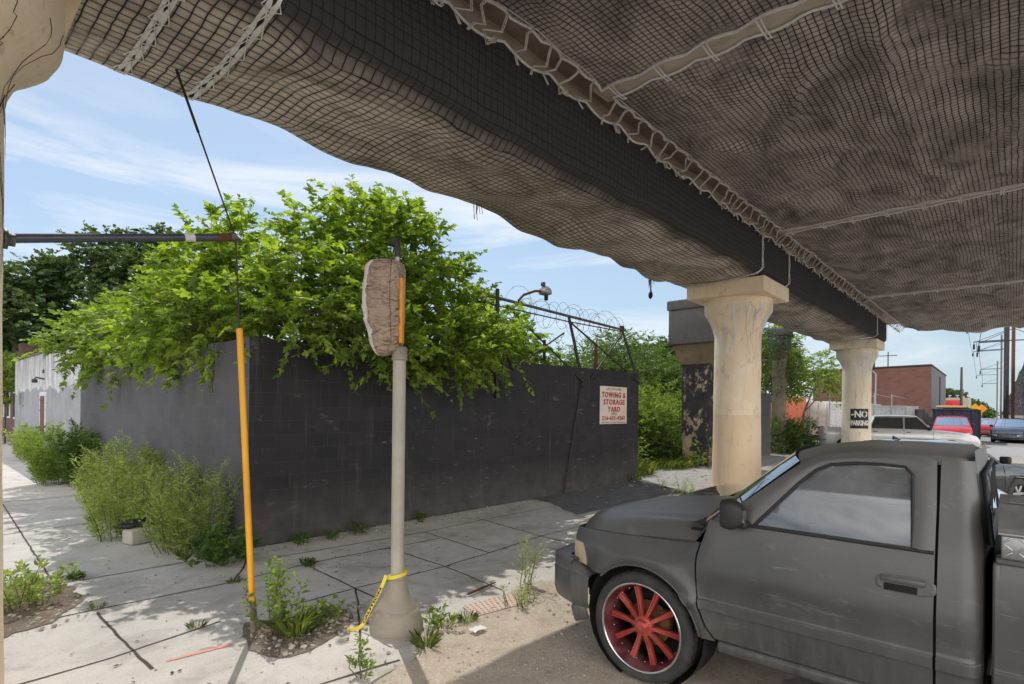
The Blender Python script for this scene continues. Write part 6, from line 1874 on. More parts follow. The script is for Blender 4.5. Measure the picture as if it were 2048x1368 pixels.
bank('bramble', 'darker bramble bush at the foot of the black peeling pier', 19.0, 20.2, 9.9, 11.2, 0.7, 1.7, 12, M['leafB'], 0.12, 33)
bank('bramble', 'small leafy bush in front of the black peeling pier', 19.3, 20.2, 8.0, 8.3, 0.3, 1.0, 6, M['leafD'], 0.10, 34)
bank('bramble', 'low pale green bush against the end of the black wall', 14.5, 15.4, 9.0, 11.0, 0.5, 1.2, 10, M['leafD'], 0.10, 35)
tree('yard_tree', 'feathery green tree behind the wall beyond the barbed wire coil', (22.5, 14.6, 0), 2, bigblobs(rs1, (22.5, 14.6, 3.9), (2.6, 2.4, 1.6), 22, 0.9), M['leafB'], 0.17, 6, 10, 0.8, LEAF_OVAL, 41, r0=0.12, twigs=False)
tree('yard_tree', 'rounded green tree in the yard left of the black pier cap', (29.5, 16.2, 0), 2.4, bigblobs(rs1, (29.5, 16.2, 4.2), (2.6, 2.6, 1.9), 22, 1.0), M['leafB'], 0.20, 5, 10, 0.8, LEAF_OVAL, 42, r0=0.14, twigs=False)
tree('dark_tree', 'dark distant tree just left of the black pier under its cap', (42.5, 20.6, 0), 3, bigblobs(rs1, (42.5, 20.6, 4.9), (3.2, 3.4, 2.9), 26, 1.3), M['leafC'], 0.34, 3.6, 9, 1.0, LEAF_CLUMP, 43, r0=0.2, twigs=False)
tree('yard_tree', 'low hazy green tree behind the first yard post', (19.5, 16, 0), 1.5, bigblobs(rs1, (19.5, 16, 3.7), (2.2, 2.2, 1.4), 18, 0.85), M['leafB'], 0.16, 6, 10, 0.7, LEAF_OVAL, 44, r0=0.1, twigs=False)
# vines and trees between the columns
tree('vine', 'dark vine mass draped over the old pier beside the middle column', (24.0, 9.0, 0), 2.5, [((23.3, 8.9, 5.0), (1.2, .7, .9)), ((24.8, 8.8, 4.6), (1.2, .7, 1.0)), ((26.3, 8.6, 5.1), (.9, .6, .9)), ((28.4, 8.1, 4.8), (.7, .4, 1.0)), ((28.3, 8.1, 3.6), (.45, .3, .7)), ((24.0, 8.6, 3.7), (1.1, .5, .7)), ((25.5, 8.6, 3.6), (.9, .5, .8))], M['leafC'], 0.12, 18, 9, 0.5, LEAF_OVAL, 51, r0=0.06, twigs=False, droop=0.7, cat='vine')
tree('ailanthus_tree', 'sunlit pale green tree between the middle and far columns', (31.5, 10.2, 0), 2.0, [((30.4, 9.4, 5.0), (1.3, 1.0, 1.1)), ((32.0, 9.6, 5.5), (1.4, 1.0, 1.1)), ((33.6, 9.8, 4.8), (1.4, 1.0, 1.0)), ((31.2, 9.0, 4.0), (1.3, .9, .8)), ((33.0, 9.0, 3.8), (1.3, .9, .8)), ((29.8, 9.0, 3.7), (0.9, .7, .7))], M['leafD'], 0.24, 9, 9, 0.8, LEAF_OVAL, 52, r0=0.1, droop=0.45)
bank('bramble', 'dark green shrub at the foot of the slim old pier by the silver pickup', 28.2, 30.4, 7.7, 9.0, 0.8, 2.1, 16, M['leafB'], 0.15, 53)
tree('ailanthus_tree', 'bright leafy branch showing right of the far column', (41, 10.6, 0), 2.0, [((40.5, 9.4, 4.1), (1.0, .8, .5)), ((41.5, 9.6, 5.2), (1.0, .8, .8)), ((42.0, 8.9, 3.9), (0.9, .6, .45))], M['leafD'], 0.24, 9, 9, 0.8, LEAF_OVAL, 54, r0=0.1, droop=0.4)

# feathery weeds along the left wall and in the pavement
def weed(name, label, x, y, r, h, ns, nl, leaf, mat, seed, tm=LEAF_NARROW, lean=0.35, cat='weed', group=None, branch=6.5):
    rs = np.random.RandomState(seed)
    root = thing(name, label, cat, (x, y, 0), 0, group)
    mb = MB()
    O, D, Ls = [], [], []
    for _ in range(ns):
        a = rs.uniform(0, 2 * PI); rr = r * math.sqrt(rs.uniform(0, 1)) * 0.65
        b = np.array([x + rr * math.cos(a), y + rr * math.sin(a), 0.0])
        hh = h * rs.uniform(0.5, 1.08) * (1 - 0.35 * (rr / max(r, .01)))
        d = np.array([math.cos(a) * lean * rr / max(r, .01) * 1.5, math.sin(a) * lean * rr / max(r, .01) * 1.5, 1.0]) + rs.normal(0, 0.12, 3)
        d /= np.linalg.norm(d)
        tip = b + d * hh
        if tip[0] > WX0 - 0.06 and tip[1] > WY0 and x < WX0: tip[0] = WX0 - 0.06
        mid = (b + tip) / 2 + rs.normal(0, 0.03, 3)
        mb.tube([b, mid, tip], [0.006, 0.0045, 0.002], 3, 0, False)
        nb = max(3, int(branch * hh / 0.35))
        for k in range(nb):
            t = 0.03 + 0.97 * (k + rs.uniform(0, 1)) / nb
            p = b + (tip - b) * t
            q = rs.uniform(0, 2 * PI)
            dd = np.array([math.cos(q), math.sin(q), 0.75 + 0.5 * t]) + d * 0.5
            O.append(p); D.append(dd); Ls.append(0.26 * h ** 0.5 * (1.1 - 0.65 * t))
    O = np.array(O); D = np.array(D); Ls = np.array(Ls)
    P, Fw, N_, Sz = [], [], [], []
    for i in range(3):
        sel = np.arange(len(O)) % 3 == i
        if sel.any():
            p, f, n_, s = shoots_leaves(rs, O[sel], D[sel], float(Ls[sel].mean()), nl, leaf, 0.1, 0.9, 0.5)
            P.append(p); Fw.append(f); N_.append(n_); Sz.append(s)
    P = np.concatenate(P); ok = (P[:, 2] > 0.01)
    if x < WX0: ok &= ~((P[:, 0] > WX0 - 0.01) & (P[:, 1] > WY0))
    leaf_object('foliage', P[ok], np.concatenate(Fw)[ok], np.concatenate(N_)[ok], np.concatenate(Sz)[ok], tm, mat, root)
    mb.build('stem', M['wstem'], root)
    return root
M['wstem'] = simple('green_stem', (0.12, 0.14, 0.06), 0.8, 0, 0.2, 10, 0)
weed('mugwort_bush', 'feathery green bush nearest the black wall corner, beside the yellow guard', 2.62, 8.5, 0.72, 1.22, 40, 11, 0.085, M['leafW'], 61)
weed('mugwort_bush', 'big feathery bush sprawling in the middle of the left wall behind the kerb stone', 2.40, 9.9, 0.85, 1.2, 52, 11, 0.09, M['leafW'], 62)
weed('mugwort_bush', 'tall feathery bush with thin tips leaning on the left wall', 2.6, 11.9, 0.85, 1.45, 50, 11, 0.095, M['leafW'], 63)
weed('mugwort_bush', 'yellowish feathery bush at the far end of the left wall by the brown door building', 2.55, 17.6, 0.75, 1.55, 46, 10, 0.12, M['leafD'], 64)
weed('mugwort_bush', 'dark feathery bush tucked between the wall end and the yellowish bush', 2.9, 16.9, 0.5, 1.6, 28, 10, 0.12, M['leafB'], 65)
weed('mugwort_bush', 'small grey green weed at the foot of the drip stained building left of the door', 3.0, 25.8, 0.7, 1.25, 26, 9, 0.14, M['leafW'], 66)
weed('pokeweed', 'broad leaved dark weed at the foot of the black wall corner', 2.65, 7.55, 0.5, 0.42, 26, 8, 0.10, M['leafB'], 67, LEAF_OVAL, 0.8)
weed('pokeweed', 'leafy green weed growing round the foot of the yellow guy guard', 2.22, 4.82, 0.24, 0.62, 9, 7, 0.062, M['leafD'], 68, LEAF_OVAL, 0.5)
weed('pokeweed', 'low green weed on the gravel right of the guy guard weed', 2.6, 4.72, 0.22, 0.22, 12, 7, 0.05, M['leafD'], 69, LEAF_OVAL, 0.8)
weed('pokeweed', 'green weed in the dirt patch at the lower left beside the near column', 0.72, 7.2, 0.34, 0.45, 18, 8, 0.07, M['leafW'], 70, LEAF_OVAL, 0.6)
weed('pokeweed', 'small leafy weed sprouting at the bottom edge left of the signal pole base', 2.27, 3.55, 0.07, 0.30, 4, 8, 0.05, M['leafD'], 71, LEAF_OVAL, 0.5)
weed('ragweed', 'thin tall weed with a pale tip before the black pickup bumper', 4.72, 4.12, 0.14, 0.66, 6, 10, 0.05, M['leafW'], 72)
weed('ragweed', 'straggly low weed in the dirt under the black pickup bumper', 4.25, 3.72, 0.28, 0.22, 12, 7, 0.045, M['leafW'], 73)
weed('ragweed', 'leafy weed cluster just right of the signal pole base', 3.22, 3.80, 0.20, 0.20, 10, 7, 0.05, M['leafD'], 74, LEAF_OVAL, 0.7)
weed('ragweed', 'thin weeds in the sunny gravel before the middle column', 12.3, 5.9, 0.6, 0.45, 14, 8, 0.06, M['leafW'], 75)
for i, (x, y, r, h, lb) in enumerate([(3.86, 7.62, 0.16, 0.2, 'first small sprout along the foot of the black wall from the corner'), (4.3, 7.6, 0.14, 0.16, 'second small sprout along the foot of the black wall from the corner'), (4.78, 7.6, 0.14, 0.24, 'third small sprout at the wall foot just left of the signal pole'), (6.05, 7.65, 0.12, 0.2, 'lone sprout at the wall foot right of the signal pole'), (3.38, 6.55, 0.13, 0.08, 'flat sprout in the pavement joint left of the signal pole'), (1.3, 7.9, 0.1, 0.05, 'tiny sprout in the slab joint above the lower left dirt patch'), (13.7, 7.72, 0.3, 0.3, 'grassy sprout at the right end of the black wall foot')]):
    weed('sprout', lb, x, y, r, h, 9, 6, 0.055, M['leafB'] if i != 6 else M['leafD'], 80 + i, LEAF_OVAL, 0.8, 'sprout', 'small sprouts in the pavement cracks')
def tuft(label, x, y, r, h, n, seed, mat=None):
    rs = np.random.RandomState(seed)
    a = rs.uniform(0, 2 * PI, n); rr = r * np.sqrt(rs.uniform(0, 1, n)) * 0.4
    pos = np.stack([x + rr * np.cos(a), y + rr * np.sin(a), np.full(n, 0.0)], 1)
    fw = np.stack([np.cos(a) * rs.uniform(.2, 1.0, n), np.sin(a) * rs.uniform(.2, 1.0, n), rs.uniform(.7, 1.4, n)], 1)
    nr = np.stack([-np.cos(a), -np.sin(a), np.full(n, 0.6)], 1)
    o = leaf_object('grass_tuft', pos, fw, nr, h * rs.uniform(.5, 1.1, n), LEAF_BLADE, mat or M['leafG'])
    tag(o, label, 'grass tuft', 'grass tufts in the pavement')
tuft('thick grass tuft on the gravel at the foot of the yellow guy guard', 2.3, 4.62, 0.26, 0.26, 110, 1)
tuft('grass tuft at the dirt edge in front of the signal pole base', 2.92, 3.62, 0.16, 0.16, 80, 2)
tuft('thin grass tuft in the joint beyond the red spray mark', 1.75, 5.42, 0.16, 0.07, 60, 3)
tuft('grass tuft in the sandy dirt left of the pickup bumper', 3.55, 3.78, 0.2, 0.10, 70, 4)
tuft('sparse grass tuft at the crossing of joints by the yellow guard', 2.48, 6.5, 0.15, 0.08, 50, 5)
tuft('dry grass tuft beside the lower left dirt patch', 1.25, 6.62, 0.12, 0.07, 40, 6)
rs = np.random.RandomState(77)          # open grass at the yard entrance
n = 5200
x = rs.uniform(14.1, 20.5, n); y = 8.2 + rs.uniform(0, 1, n) ** 1.4 * 5.5
keep = (y > 8.3 + 0.35 * np.sin(x * 2)) ; x, y = x[keep], y[keep]; n = len(x)
a = rs.uniform(0, 2 * PI, n)
tag(leaf_object('grass', np.stack([x, y, np.zeros(n)], 1), np.stack([np.cos(a) * .5, np.sin(a) * .5, np.ones(n)], 1), np.stack([-np.cos(a), -np.sin(a), np.full(n, .5)], 1), rs.uniform(.10, .42, n), LEAF_BLADE, M['leafG']), kind='stuff')

# ------------------------------------------------------------------ far street: warehouse, shop, yard fence, masts, embankment, treeline
def winface(mb, p0, p1, z0, z1, m, uvs=1.0):
    L_ = math.hypot(p1[0] - p0[0], p1[1] - p0[1])
    mb.add([(p0[0], p0[1], z0), (p1[0], p1[1], z0), (p1[0], p1[1], z1), (p0[0], p0[1], z1)], [(0, 1, 2, 3)], m, uv=[(0, z0), (L_, z0), (L_, z1), (0, z1)])
wh = thing('brick_warehouse', 'large red brown brick warehouse with a grey street front beyond the fenced yard', 'warehouse', (88, 8, 0))
mb = MB()
bc = [(88, 7.9), (91.8, 22.5), (116, 22), (113, 8.3)]
for i in range(4):
    a, b = bc[i], bc[(i + 1) % 4]
    winface(mb, b, a, 0, 8.2, 1 if i == 3 else 0)
mb.add([(x, y, 8.15) for x, y in bc], [(3, 2, 1, 0)], 1)
mb.build('wall', [blockmat('warehouse_brick', (0.15, 0.065, 0.05), (0.20, 0.10, 0.08), (0.17, 0.12, 0.10), 0.8, 0.3, 0.02, bump=0.3), simple('grey_cladding', (0.12, 0.12, 0.135), 0.7, 0, 0.15, 0.6, 0.1)], wh)
mb = MB()
for i in range(4):
    a, b = Vector(bc[i] + (8.22,)), Vector(bc[(i + 1) % 4] + (8.22,))
    mb.tube([a, b], 0.14, 4)
mb.build('coping', M['darksteel'], wh)
mb = MB(); mb.box((100.5, 8.02, 4.6), (0.6, 0.06, 5.5)); mb.build('downpipe', simple('dark_brown_strip', (0.06, 0.035, 0.03), 0.8, bump=0), wh)
mb = MB(); mb.tube([(88.3, 12.6, 8.2), (88.3, 12.6, 10.2)], 0.07, 6); mb.tube([(88.3, 11.6, 9.7), (88.3, 13.6, 9.7)], 0.05, 6); mb.box((88.6, 14.5, 8.6), (0.7, 0.7, 0.7), bev=0.06); mb.build('roof_mast', M['darksteel'], wh)
mb = MB(); mb.tube([(110, 7.9, 5.0), (110, 6.4, 5.1)], 0.07, 6); mb.box((110, 6.2, 5.08), (0.5, 0.9, 0.2), bev=0.05); mb.build('wall_lamp', M['darksteel'], wh)
sh = thing('shop_building', 'low red fronted shop with a white banner beyond the warehouse', 'shop', (130, 8.2, 0))
mb = MB(); mb.box((134, 8.2, 2.5), (8, 3.9, 5.0)); mb.build('wall', simple('beige_shop_wall', (0.42, 0.38, 0.31), 0.85, 0, 0.15, 1, 0.1), sh)
mb = MB(); mb.box((129.9, 8.5, 3.7), (0.25, 2.9, 1.7), bev=0.03); mb.build('fascia', simple('red_fascia', lin(196, 44, 46), 0.5, 0, 0.08, 2, 0), sh)
mb = MB(); mb.box((129.8, 7.3, 2.5), (0.12, 1.7, 1.0)); mb.build('banner', M['white'], sh)
mb = MB()
for y in (7.9, 9.0): mb.tube([(130.6, y, 5.0), (130.6, y, 5.3)], 0.1, 6); mb.box((130.6, y, 5.4), (0.4, 0.5, 0.25), bev=0.06)
mb.build('roof_vent', M['galv'], sh)
# yard fence with containers behind
fn = thing('yard_fence', 'galvanised yard fence with top rails and graffiti panels behind the silver pickup', 'fence', (52, 7.6, 0))
fpts = [(44, 9.7), (48, 9.0), (52, 8.3), (56, 7.7), (60, 7.2)]
for i, (x, y) in enumerate(fpts):
    mb = MB(); mb.tube([(x, y, 0), (x, y, 2.7 + 0.9 * (i < 4))], 0.05, 8); mb.build('post', M['galv'], fn)
for (a, b) in zip(fpts, fpts[1:]):
    mb = MB(); mb.tube([a + (3.5,), b + (3.3,)], 0.035, 6); mb.tube([a + (2.6,), b + (2.6,)], 0.035, 6); mb.build('rail', M['galv'], fn)
def graf():
    t = NT('graffiti_panel'); co = t.coord()
    n1 = t.noise(co, 1.3, 3.0, 0.5, 2.5); n2 = t.noise(co, 2.7, 4.0, 0.6, 3.0)
    col = t.ramp(t.noise(co, 0.5, 3.0), [(0.3, (0.42, 0.42, 0.43)), (0.7, (0.58, 0.57, 0.55))])
    col = t.mix(t.ramp(n1, [(0.49, 0.0), (0.50, 1.0), (0.515, 1.0), (0.525, 0.0)]), col, (0.12, 0.12, 0.14))
    col = t.mix(t.ramp(n2, [(0.55, 0.0), (0.56, 0.8), (0.60, 0.8), (0.61, 0.0)]), col, (0.75, 0.75, 0.76))
    return t.done(t.pbsdf(col, 0.7))
M['graf'] = graf()
mb = MB()
for (a, b) in zip(fpts, fpts[1:]): winface(mb, (a[0] + .1, a[1] + .08), (b[0] + .1, b[1] + .08), 0.2, 2.5, 0)
mb.build('panel', M['graf'], fn)
mb = MB(); mb.box((47.0, 9.08, 2.75), (1.5, 0.03, 0.22), math.atan2(-0.7, 4), m=0); mb.box((47.0, 9.05, 2.35), (1.3, 0.03, 0.2), math.atan2(-0.7, 4), m=1)
mb.build('notice', [M['tape'], simple('blue_notice', (0.08, 0.12, 0.3), 0.6, bump=0)], fn)
for k, (x, y, lx, ly, h, c, lb) in enumerate([(57, 10.5, 5, 2.4, 2.7, (0.50, 0.48, 0.44), 'beige shipping container standing behind the yard fence'), (64, 8.6, 6, 2.4, 2.6, (0.46, 0.45, 0.42), 'pale grey shipping container by the street end of the yard'), (52, 12, 5, 2.4, 2.8, (0.62, 0.61, 0.58), 'white box body behind the graffiti fence panels')]):
    cn = thing('shipping_container', lb, 'container', (x, y, 0))
    mb = MB(); mb.box((x, y, h / 2 + 0.1), (lx, ly, h), -0.15, bev=0.03)
    for i in range(14):
        mb.box((x - lx / 2 - 0.02 + 0.0, y - ly / 2 + ly * (i + .5) / 14, h / 2 + 0.1), (0.06, 0.08, h - 0.2), -0.15)
    mb.build('body', simple('container_paint', c, 0.7, 0, 0.12, 1.2, 0.1, dirt=(0.3, 0.24, 0.2)), cn)
    mb = MB()
    for i in (-1, 1): mb.tube([(x - lx / 2 - 0.08, y + i * 0.3 , 0.3), (x - lx / 2 - 0.08, y + i * 0.3, h)], 0.03, 6)
    mb.build('door_bar', M['galv'], cn)
lp2 = thing('street_lamp', 'short galvanised lamp standing before the brick warehouse', 'street lamp', (60, 9.9, 0))
mb = MB(); mb.tube([(60, 9.5, 0), (60, 9.5, 5.6), (59.8, 9.7, 5.85), (59.5, 10.0, 5.8)], 0.06, 8); mb.build('pole', M['galv'], lp2)
mb = MB(); mb.box((59.4, 10.1, 5.74), (0.3, 0.4, 0.12), 0.6, bev=0.03); mb.build('lamp_head', M['galv'], lp2)
lg = thing('storage_tank', 'stack of dark blue drums at the street corner of the warehouse', 'tank', (66, 6.9, 0))
for k in range(3):
    mb = MB(); mb.lathe([(0, 0), (0.5, 0), (0.52, 0.05), (0.5, 0.4), (0.52, 0.8), (0.5, 2.4 - 0.35 * k), (0, 2.45 - 0.35 * k)], (66 + 0.9 * k, 6.9 - 0.2 * k, 0), 20); mb.build('drum', M['darksteel'], lg)
up_ = thing('utility_pole', 'plain wooden utility pole standing alone on the far street', 'utility pole', (100, 5.6, 0))
mb = MB(); mb.tube([(100, 5.6, 0), (99.9, 5.6, 8.6)], [0.2, 0.13], 8); mb.build('pole', M['bark'], up_)
# catenary masts along the railway
def mast(label, x, y, h, col, lattice=False, arms=()):
    o = thing('catenary_mast', label, 'railway mast', (x, y, 0), 0, 'masts carrying the overhead railway wires')
    mb = MB(); mb.box((x, y, h / 2), (0.28, 0.05, h)); mb.box((x + 0.11, y, h / 2), (0.05, 0.24, h)); mb.box((x - 0.11, y, h / 2), (0.05, 0.24, h)); mb.build('post', col, o)
    for z, ln, sg in arms:
        mb = MB(); mb.tube([(x, y, z), (x, y + sg * ln, z - 0.05)], 0.05, 5); mb.tube([(x, y, z + 1.0), (x, y + sg * ln * .9, z)], 0.025, 4); mb.tube([(x, y + sg * ln, z), (x, y + sg * ln, z - 0.9)], 0.03, 5); mb.lathe([(0.09, 0), (0.09, -.5), (0, -.5)], (x, y + sg * ln, z - 0.3), 8); mb.build('arm', M['darksteel'], o)
    return o
mast('nearest rust brown railway mast at the right edge of the picture', 62, 0.14, 16, M['rust'], arms=((11.0, 3.2, 1), (8.2, 2.2, 1), (8.2, 2.0, -1)))
mast('second dark railway mast just left of the rust brown one', 74, 0.58, 16, M['darksteel'], arms=((12.5, 3.6, 1), (9.5, 2.6, 1)))
mast('third dark railway mast in the receding row', 90, 0.95, 16, M['darksteel'], arms=((13, 3.6, 1), (10, 2.6, 1)))
mast('fourth thin railway mast in the receding row', 120, 1.7, 15, M['steel'], arms=((12.5, 3.6, 1), (9.5, 2.6, 1)))
mast('last faint railway mast down the line', 165, 3.0, 14, M['steel'], arms=((11, 3.6, 1), (9, 2.6, 1)))
ow = thing('overhead_wire', 'overhead railway wires sagging between the masts', 'overhead wire', (90, 4, 11))
for z0, off in ((10.9, 3.2), (8.1, 2.2)):
    st = [(40, -1.2 + off, z0 + 3.5), (62, 0.14 + off, z0), (74, 0.58 + off * 1.1, z0 + 1.3), (90, 0.95 + off * 1.1, z0 + 1.9), (120, 1.7 + off * 1.1, z0 + 1.5), (165, 3.0 + off * 1.1, z0)]
    mb = MB()
    for a, b in zip(st, st[1:]):
        a, b = Vector(a), Vector(b)
        mb.tube([a.lerp(b, i / 8) - Vector((0, 0, 0.8 * math.sin(PI * i / 8))) for i in range(9)], 0.022, 4)
    mb.build('wire', M['darksteel'], ow)
# embankment wall with black netting that carries on the railway
em = thing('railway_embankment', 'sloping concrete railway abutment wall hung with torn black netting at the right edge', 'embankment wall', (70, -2, 0))
P, Q = [], []
line = [(46, -1.6, 7.2), (54, -0.95, 6.7), (60, -0.55, 6.2), (68, -0.15, 5.5), (76, 0.1, 4.8), (86, 0.5, 4.3), (96, 0.75, 3.7), (118, 1.25, 2.9), (150, 2.1, 2.3)]
line = [(a[0] + (b[0] - a[0]) * k / 4, a[1] + (b[1] - a[1]) * k / 4, a[2] + (b[2] - a[2]) * k / 4) for a, b in zip(line, line[1:]) for k in range(4)] + line[-1:]
for i, (x, y, zt) in enumerate(line):
    P.append([(x, y - 0.05, 0), (x, y - 0.05, 1.1), (x, y - 0.05, 2.15)])
    Q.append([(x + nz(i * .5, j) * .4, y + 0.06 * j * 0 + 0.10 * nz(i * .7, j) , 2.0 + (zt - 2.0) * j / 9 + (0.35 * nz(i * .9, 3.3) if j == 9 else 0.0)) for j in range(10)])
mb = MB(); mb.grid(P, 0, False, flip=False); mb.build('abutment_wall', concrete('abutment_concrete', (0.42, 0.35, 0.26), (0.22, 0.17, 0.12), (0.52, 0.46, 0.37)), em)
def tornnet():
    t = NT('torn_black_net'); co = t.coord()
    s = t.noise(t.mapping(co, (0.5, 0.5, 1.6), rot=(0.4, 0.6, 0)), 2.2, 5.0, 0.7, 1.2)
    col = t.mix(t.ramp(s, [(0.56, 0.0), (0.64, 0.85)]), (0.022, 0.022, 0.024), (0.30, 0.28, 0.27))
    return t.done(t.pbsdf(col, 0.9, 0, t.bump(s, 0.6, 0.2)))
mb = MB(); mb.grid(Q, 0, True, flip=False); mb.build('torn_net', tornnet(), em)
rs2 = np.random.RandomState(19)
for k, (x, y, z, r, lb) in enumerate([(150, 10.4, 4.6, 5.5, 'tallest hazy tree of the far row, nearest the warehouse'), (162, 9.5, 4.1, 5, 'second hazy tree of the far row right of the warehouse'), (177, 8.6, 3.5, 4.6, 'third hazy tree of the far row'), (196, 7.9, 3.0, 4.6, 'lower fourth hazy tree of the far row'), (222, 7.0, 2.5, 4.6, 'lowest hazy tree at the street end of the far row'), (190, 5.2, 1.6, 1.9, 'small light green tree at the far end of the street')]):
    tree('distant_tree', lb, (x, y, 0), z * 0.5, bigblobs(rs2, (x, y, z), (r * .6, r * .5, z * 0.6), 18, r * 0.26), M['leafC'] if k < 5 else M['leafB'], 0.5, 1.6, 8, 1.0, LEAF_CLUMP, 90 + k, r0=0.25, twigs=False, limbs=False)
for k, (x, y) in enumerate([(112, 4.6), (120, 4.1)]):
    w = thing('road_sign', ['yellow diamond warning sign on the far street', 'orange diamond road works sign beyond the yellow one'][k], 'road sign', (x, y, 0))
    mb = MB(); mb.tube([(x, y, 0), (x, y, 2.6)], 0.05, 6); mb.build('post', M['galv'], w)
    mb = MB(); mb.box((x - 0.06, y, 2.9), (0.03, 1.1, 1.1), rot=Matrix.Rotation(PI / 4, 3, 'X')); mb.build('plate', M['yellow'] if k == 0 else simple('orange_plate', lin(236, 140, 40), 0.5, bump=0), w)
mb = MB(); mb.box((44.5, 14.5, 1.6), (9, 4, 3.2)); 
tag(mb.build('orange_shed', simple('faded_orange_wall', lin(206, 110, 84), 0.85, 0, 0.12, 1.5, 0.2)), 'faded orange shed wall glimpsed through the shrubs left of the far column', 'shed')

# ------------------------------------------------------------------ camera, sun, sky
cam = bpy.data.cameras.new('camera'); co = bpy.data.objects.new('camera', cam); COL.objects.link(co)
cam.sensor_width = 36.0; cam.lens = 1100.0 / 2048 * 36.0
cam.shift_y = (818 - 684) / 2048.0
cam.clip_start = 0.05; cam.clip_end = 2000
th = R(42.444)
co.matrix_world = Matrix.Translation((0, 0, 2.0)) @ Matrix.Rotation(-math.atan2(math.cos(th), math.sin(th)), 4, 'Z') @ Matrix.Rotation(PI / 2, 4, 'X') @ Matrix.Rotation(0.0112, 4, 'Z')
S.camera = co

EL = R(54.0)
sdir = Vector((0.445, 0.895, 0)).normalized() * math.cos(EL) + Vector((0, 0, math.sin(EL)))
sun = bpy.data.lights.new('sun', 'SUN'); sun.energy = 2.9; sun.angle = R(0.5); sun.color = (1.0, 0.955, 0.88)
so = bpy.data.objects.new('sun', sun); COL.objects.link(so)
so.rotation_euler = (-sdir).to_track_quat('-Z', 'Y').to_euler(); so.location = (10, 20, 40)

W = bpy.data.worlds.new('World'); S.world = W; W.use_nodes = True
nt = W.node_tree; nt.nodes.clear()
out = nt.nodes.new('ShaderNodeOutputWorld'); bg = nt.nodes.new('ShaderNodeBackground')
sky = nt.nodes.new('ShaderNodeTexSky'); sky.sky_type = 'NISHITA'; sky.sun_disc = False
sky.sun_elevation = EL; sky.sun_rotation = math.atan2(sdir.x, sdir.y)
sky.air_density = 1.0; sky.dust_density = 0.6; sky.ozone_density = 1.2; sky.altitude = 50
bg.inputs[1].default_value = 0.15
def wn(t, **k):
    n_ = nt.nodes.new(t)
    for a, b in k.items(): setattr(n_, a, b)
    return n_
tc = wn('ShaderNodeTexCoord'); sx = wn('ShaderNodeSeparateXYZ'); nt.links.new(tc.outputs['Generated'], sx.inputs[0])
mp = wn('ShaderNodeMapping'); mp.inputs['Scale'].default_value = (1.5, 1.5, 9.0); mp.inputs['Rotation'].default_value = (0.06, -0.10, 0); mp.inputs['Location'].default_value = (0.35, 0.2, 0.9)
nt.links.new(tc.outputs['Generated'], mp.inputs[0])
n1 = wn('ShaderNodeTexNoise'); n1.inputs['Scale'].default_value = 1.5; n1.inputs['Detail'].default_value = 9; n1.inputs['Roughness'].default_value = 0.6; n1.inputs['Distortion'].default_value = 0.5
nt.links.new(mp.outputs[0], n1.inputs['Vector'])
r1 = wn('ShaderNodeValToRGB'); r1.color_ramp.elements[0].position = 0.43; r1.color_ramp.elements[1].position = 0.66
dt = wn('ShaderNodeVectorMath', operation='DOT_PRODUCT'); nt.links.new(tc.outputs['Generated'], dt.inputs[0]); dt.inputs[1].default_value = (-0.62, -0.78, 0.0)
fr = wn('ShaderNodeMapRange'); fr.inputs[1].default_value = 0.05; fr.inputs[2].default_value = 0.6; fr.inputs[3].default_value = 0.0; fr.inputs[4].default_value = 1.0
nt.links.new(dt.outputs['Value'], fr.inputs[0])
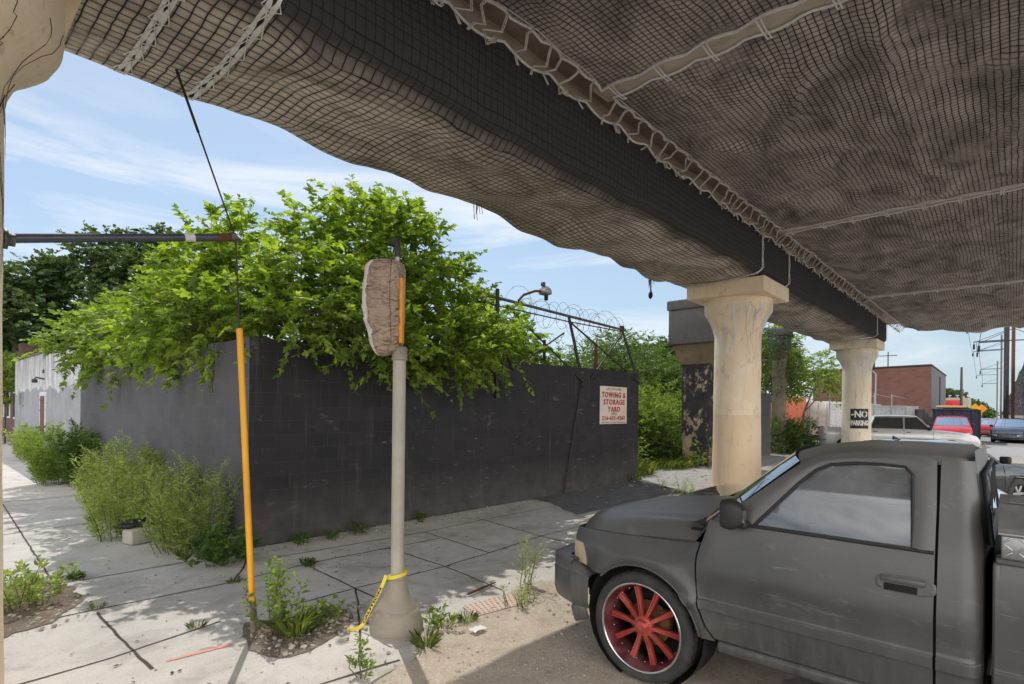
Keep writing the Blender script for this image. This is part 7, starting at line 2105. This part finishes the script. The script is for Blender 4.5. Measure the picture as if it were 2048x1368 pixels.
# unseen cloud added away from the sun, brightened as fill for the shade
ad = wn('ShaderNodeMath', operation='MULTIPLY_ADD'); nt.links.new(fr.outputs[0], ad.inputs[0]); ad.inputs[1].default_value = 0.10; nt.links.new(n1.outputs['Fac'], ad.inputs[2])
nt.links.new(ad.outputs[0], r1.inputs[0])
band = wn('ShaderNodeValToRGB'); e = band.color_ramp.elements     # thin cloud lies low in the sky
e[0].position = 0.0; e[0].color = (0.55, 0.55, 0.55, 1); e[1].position = 1.0; e[1].color = (0.0, 0.0, 0.0, 1)
for p, v in ((0.18, 0.7), (0.27, 0.95), (0.35, 0.8), (0.43, 0.12)):
    q = e.new(p); q.color = (v, v, v, 1)
nt.links.new(sx.outputs[2], band.inputs[0])
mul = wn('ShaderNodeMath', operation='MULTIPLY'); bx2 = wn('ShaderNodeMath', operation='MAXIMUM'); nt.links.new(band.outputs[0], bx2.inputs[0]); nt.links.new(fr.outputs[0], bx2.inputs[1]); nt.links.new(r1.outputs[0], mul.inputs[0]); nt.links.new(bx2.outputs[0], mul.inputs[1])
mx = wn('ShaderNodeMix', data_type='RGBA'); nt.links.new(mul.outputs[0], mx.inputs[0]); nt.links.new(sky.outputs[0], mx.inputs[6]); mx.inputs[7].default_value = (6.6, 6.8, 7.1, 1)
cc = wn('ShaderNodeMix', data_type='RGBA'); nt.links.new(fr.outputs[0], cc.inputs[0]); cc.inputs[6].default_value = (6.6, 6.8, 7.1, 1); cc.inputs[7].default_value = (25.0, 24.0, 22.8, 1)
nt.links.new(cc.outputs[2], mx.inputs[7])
hz = wn('ShaderNodeValToRGB'); e = hz.color_ramp.elements      # pale haze towards the horizon
e[0].position = 0.0; e[0].color = (0.85, 0.85, 0.85, 1); e[1].position = 0.9; e[1].color = (0.3, 0.3, 0.3, 1)
for p, v in ((0.12, 0.6), (0.3, 0.45)):
    q = e.new(p); q.color = (v, v, v, 1)
nt.links.new(sx.outputs[2], hz.inputs[0])
hm = wn('ShaderNodeMix', data_type='RGBA'); nt.links.new(hz.outputs[0], hm.inputs[0]); nt.links.new(sky.outputs[0], hm.inputs[6]); hm.inputs[7].default_value = (3.15, 4.1, 4.85, 1)
nt.links.new(hm.outputs[2], mx.inputs[6])
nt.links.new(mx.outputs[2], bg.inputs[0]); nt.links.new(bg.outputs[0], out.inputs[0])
S.view_settings.view_transform = 'Standard'; S.view_settings.look = 'None'; S.view_settings.exposure = 0
S.cycles.max_bounces = 10; S.cycles.diffuse_bounces = 5; S.cycles.transparent_max_bounces = 16
S.cycles.use_denoising = True
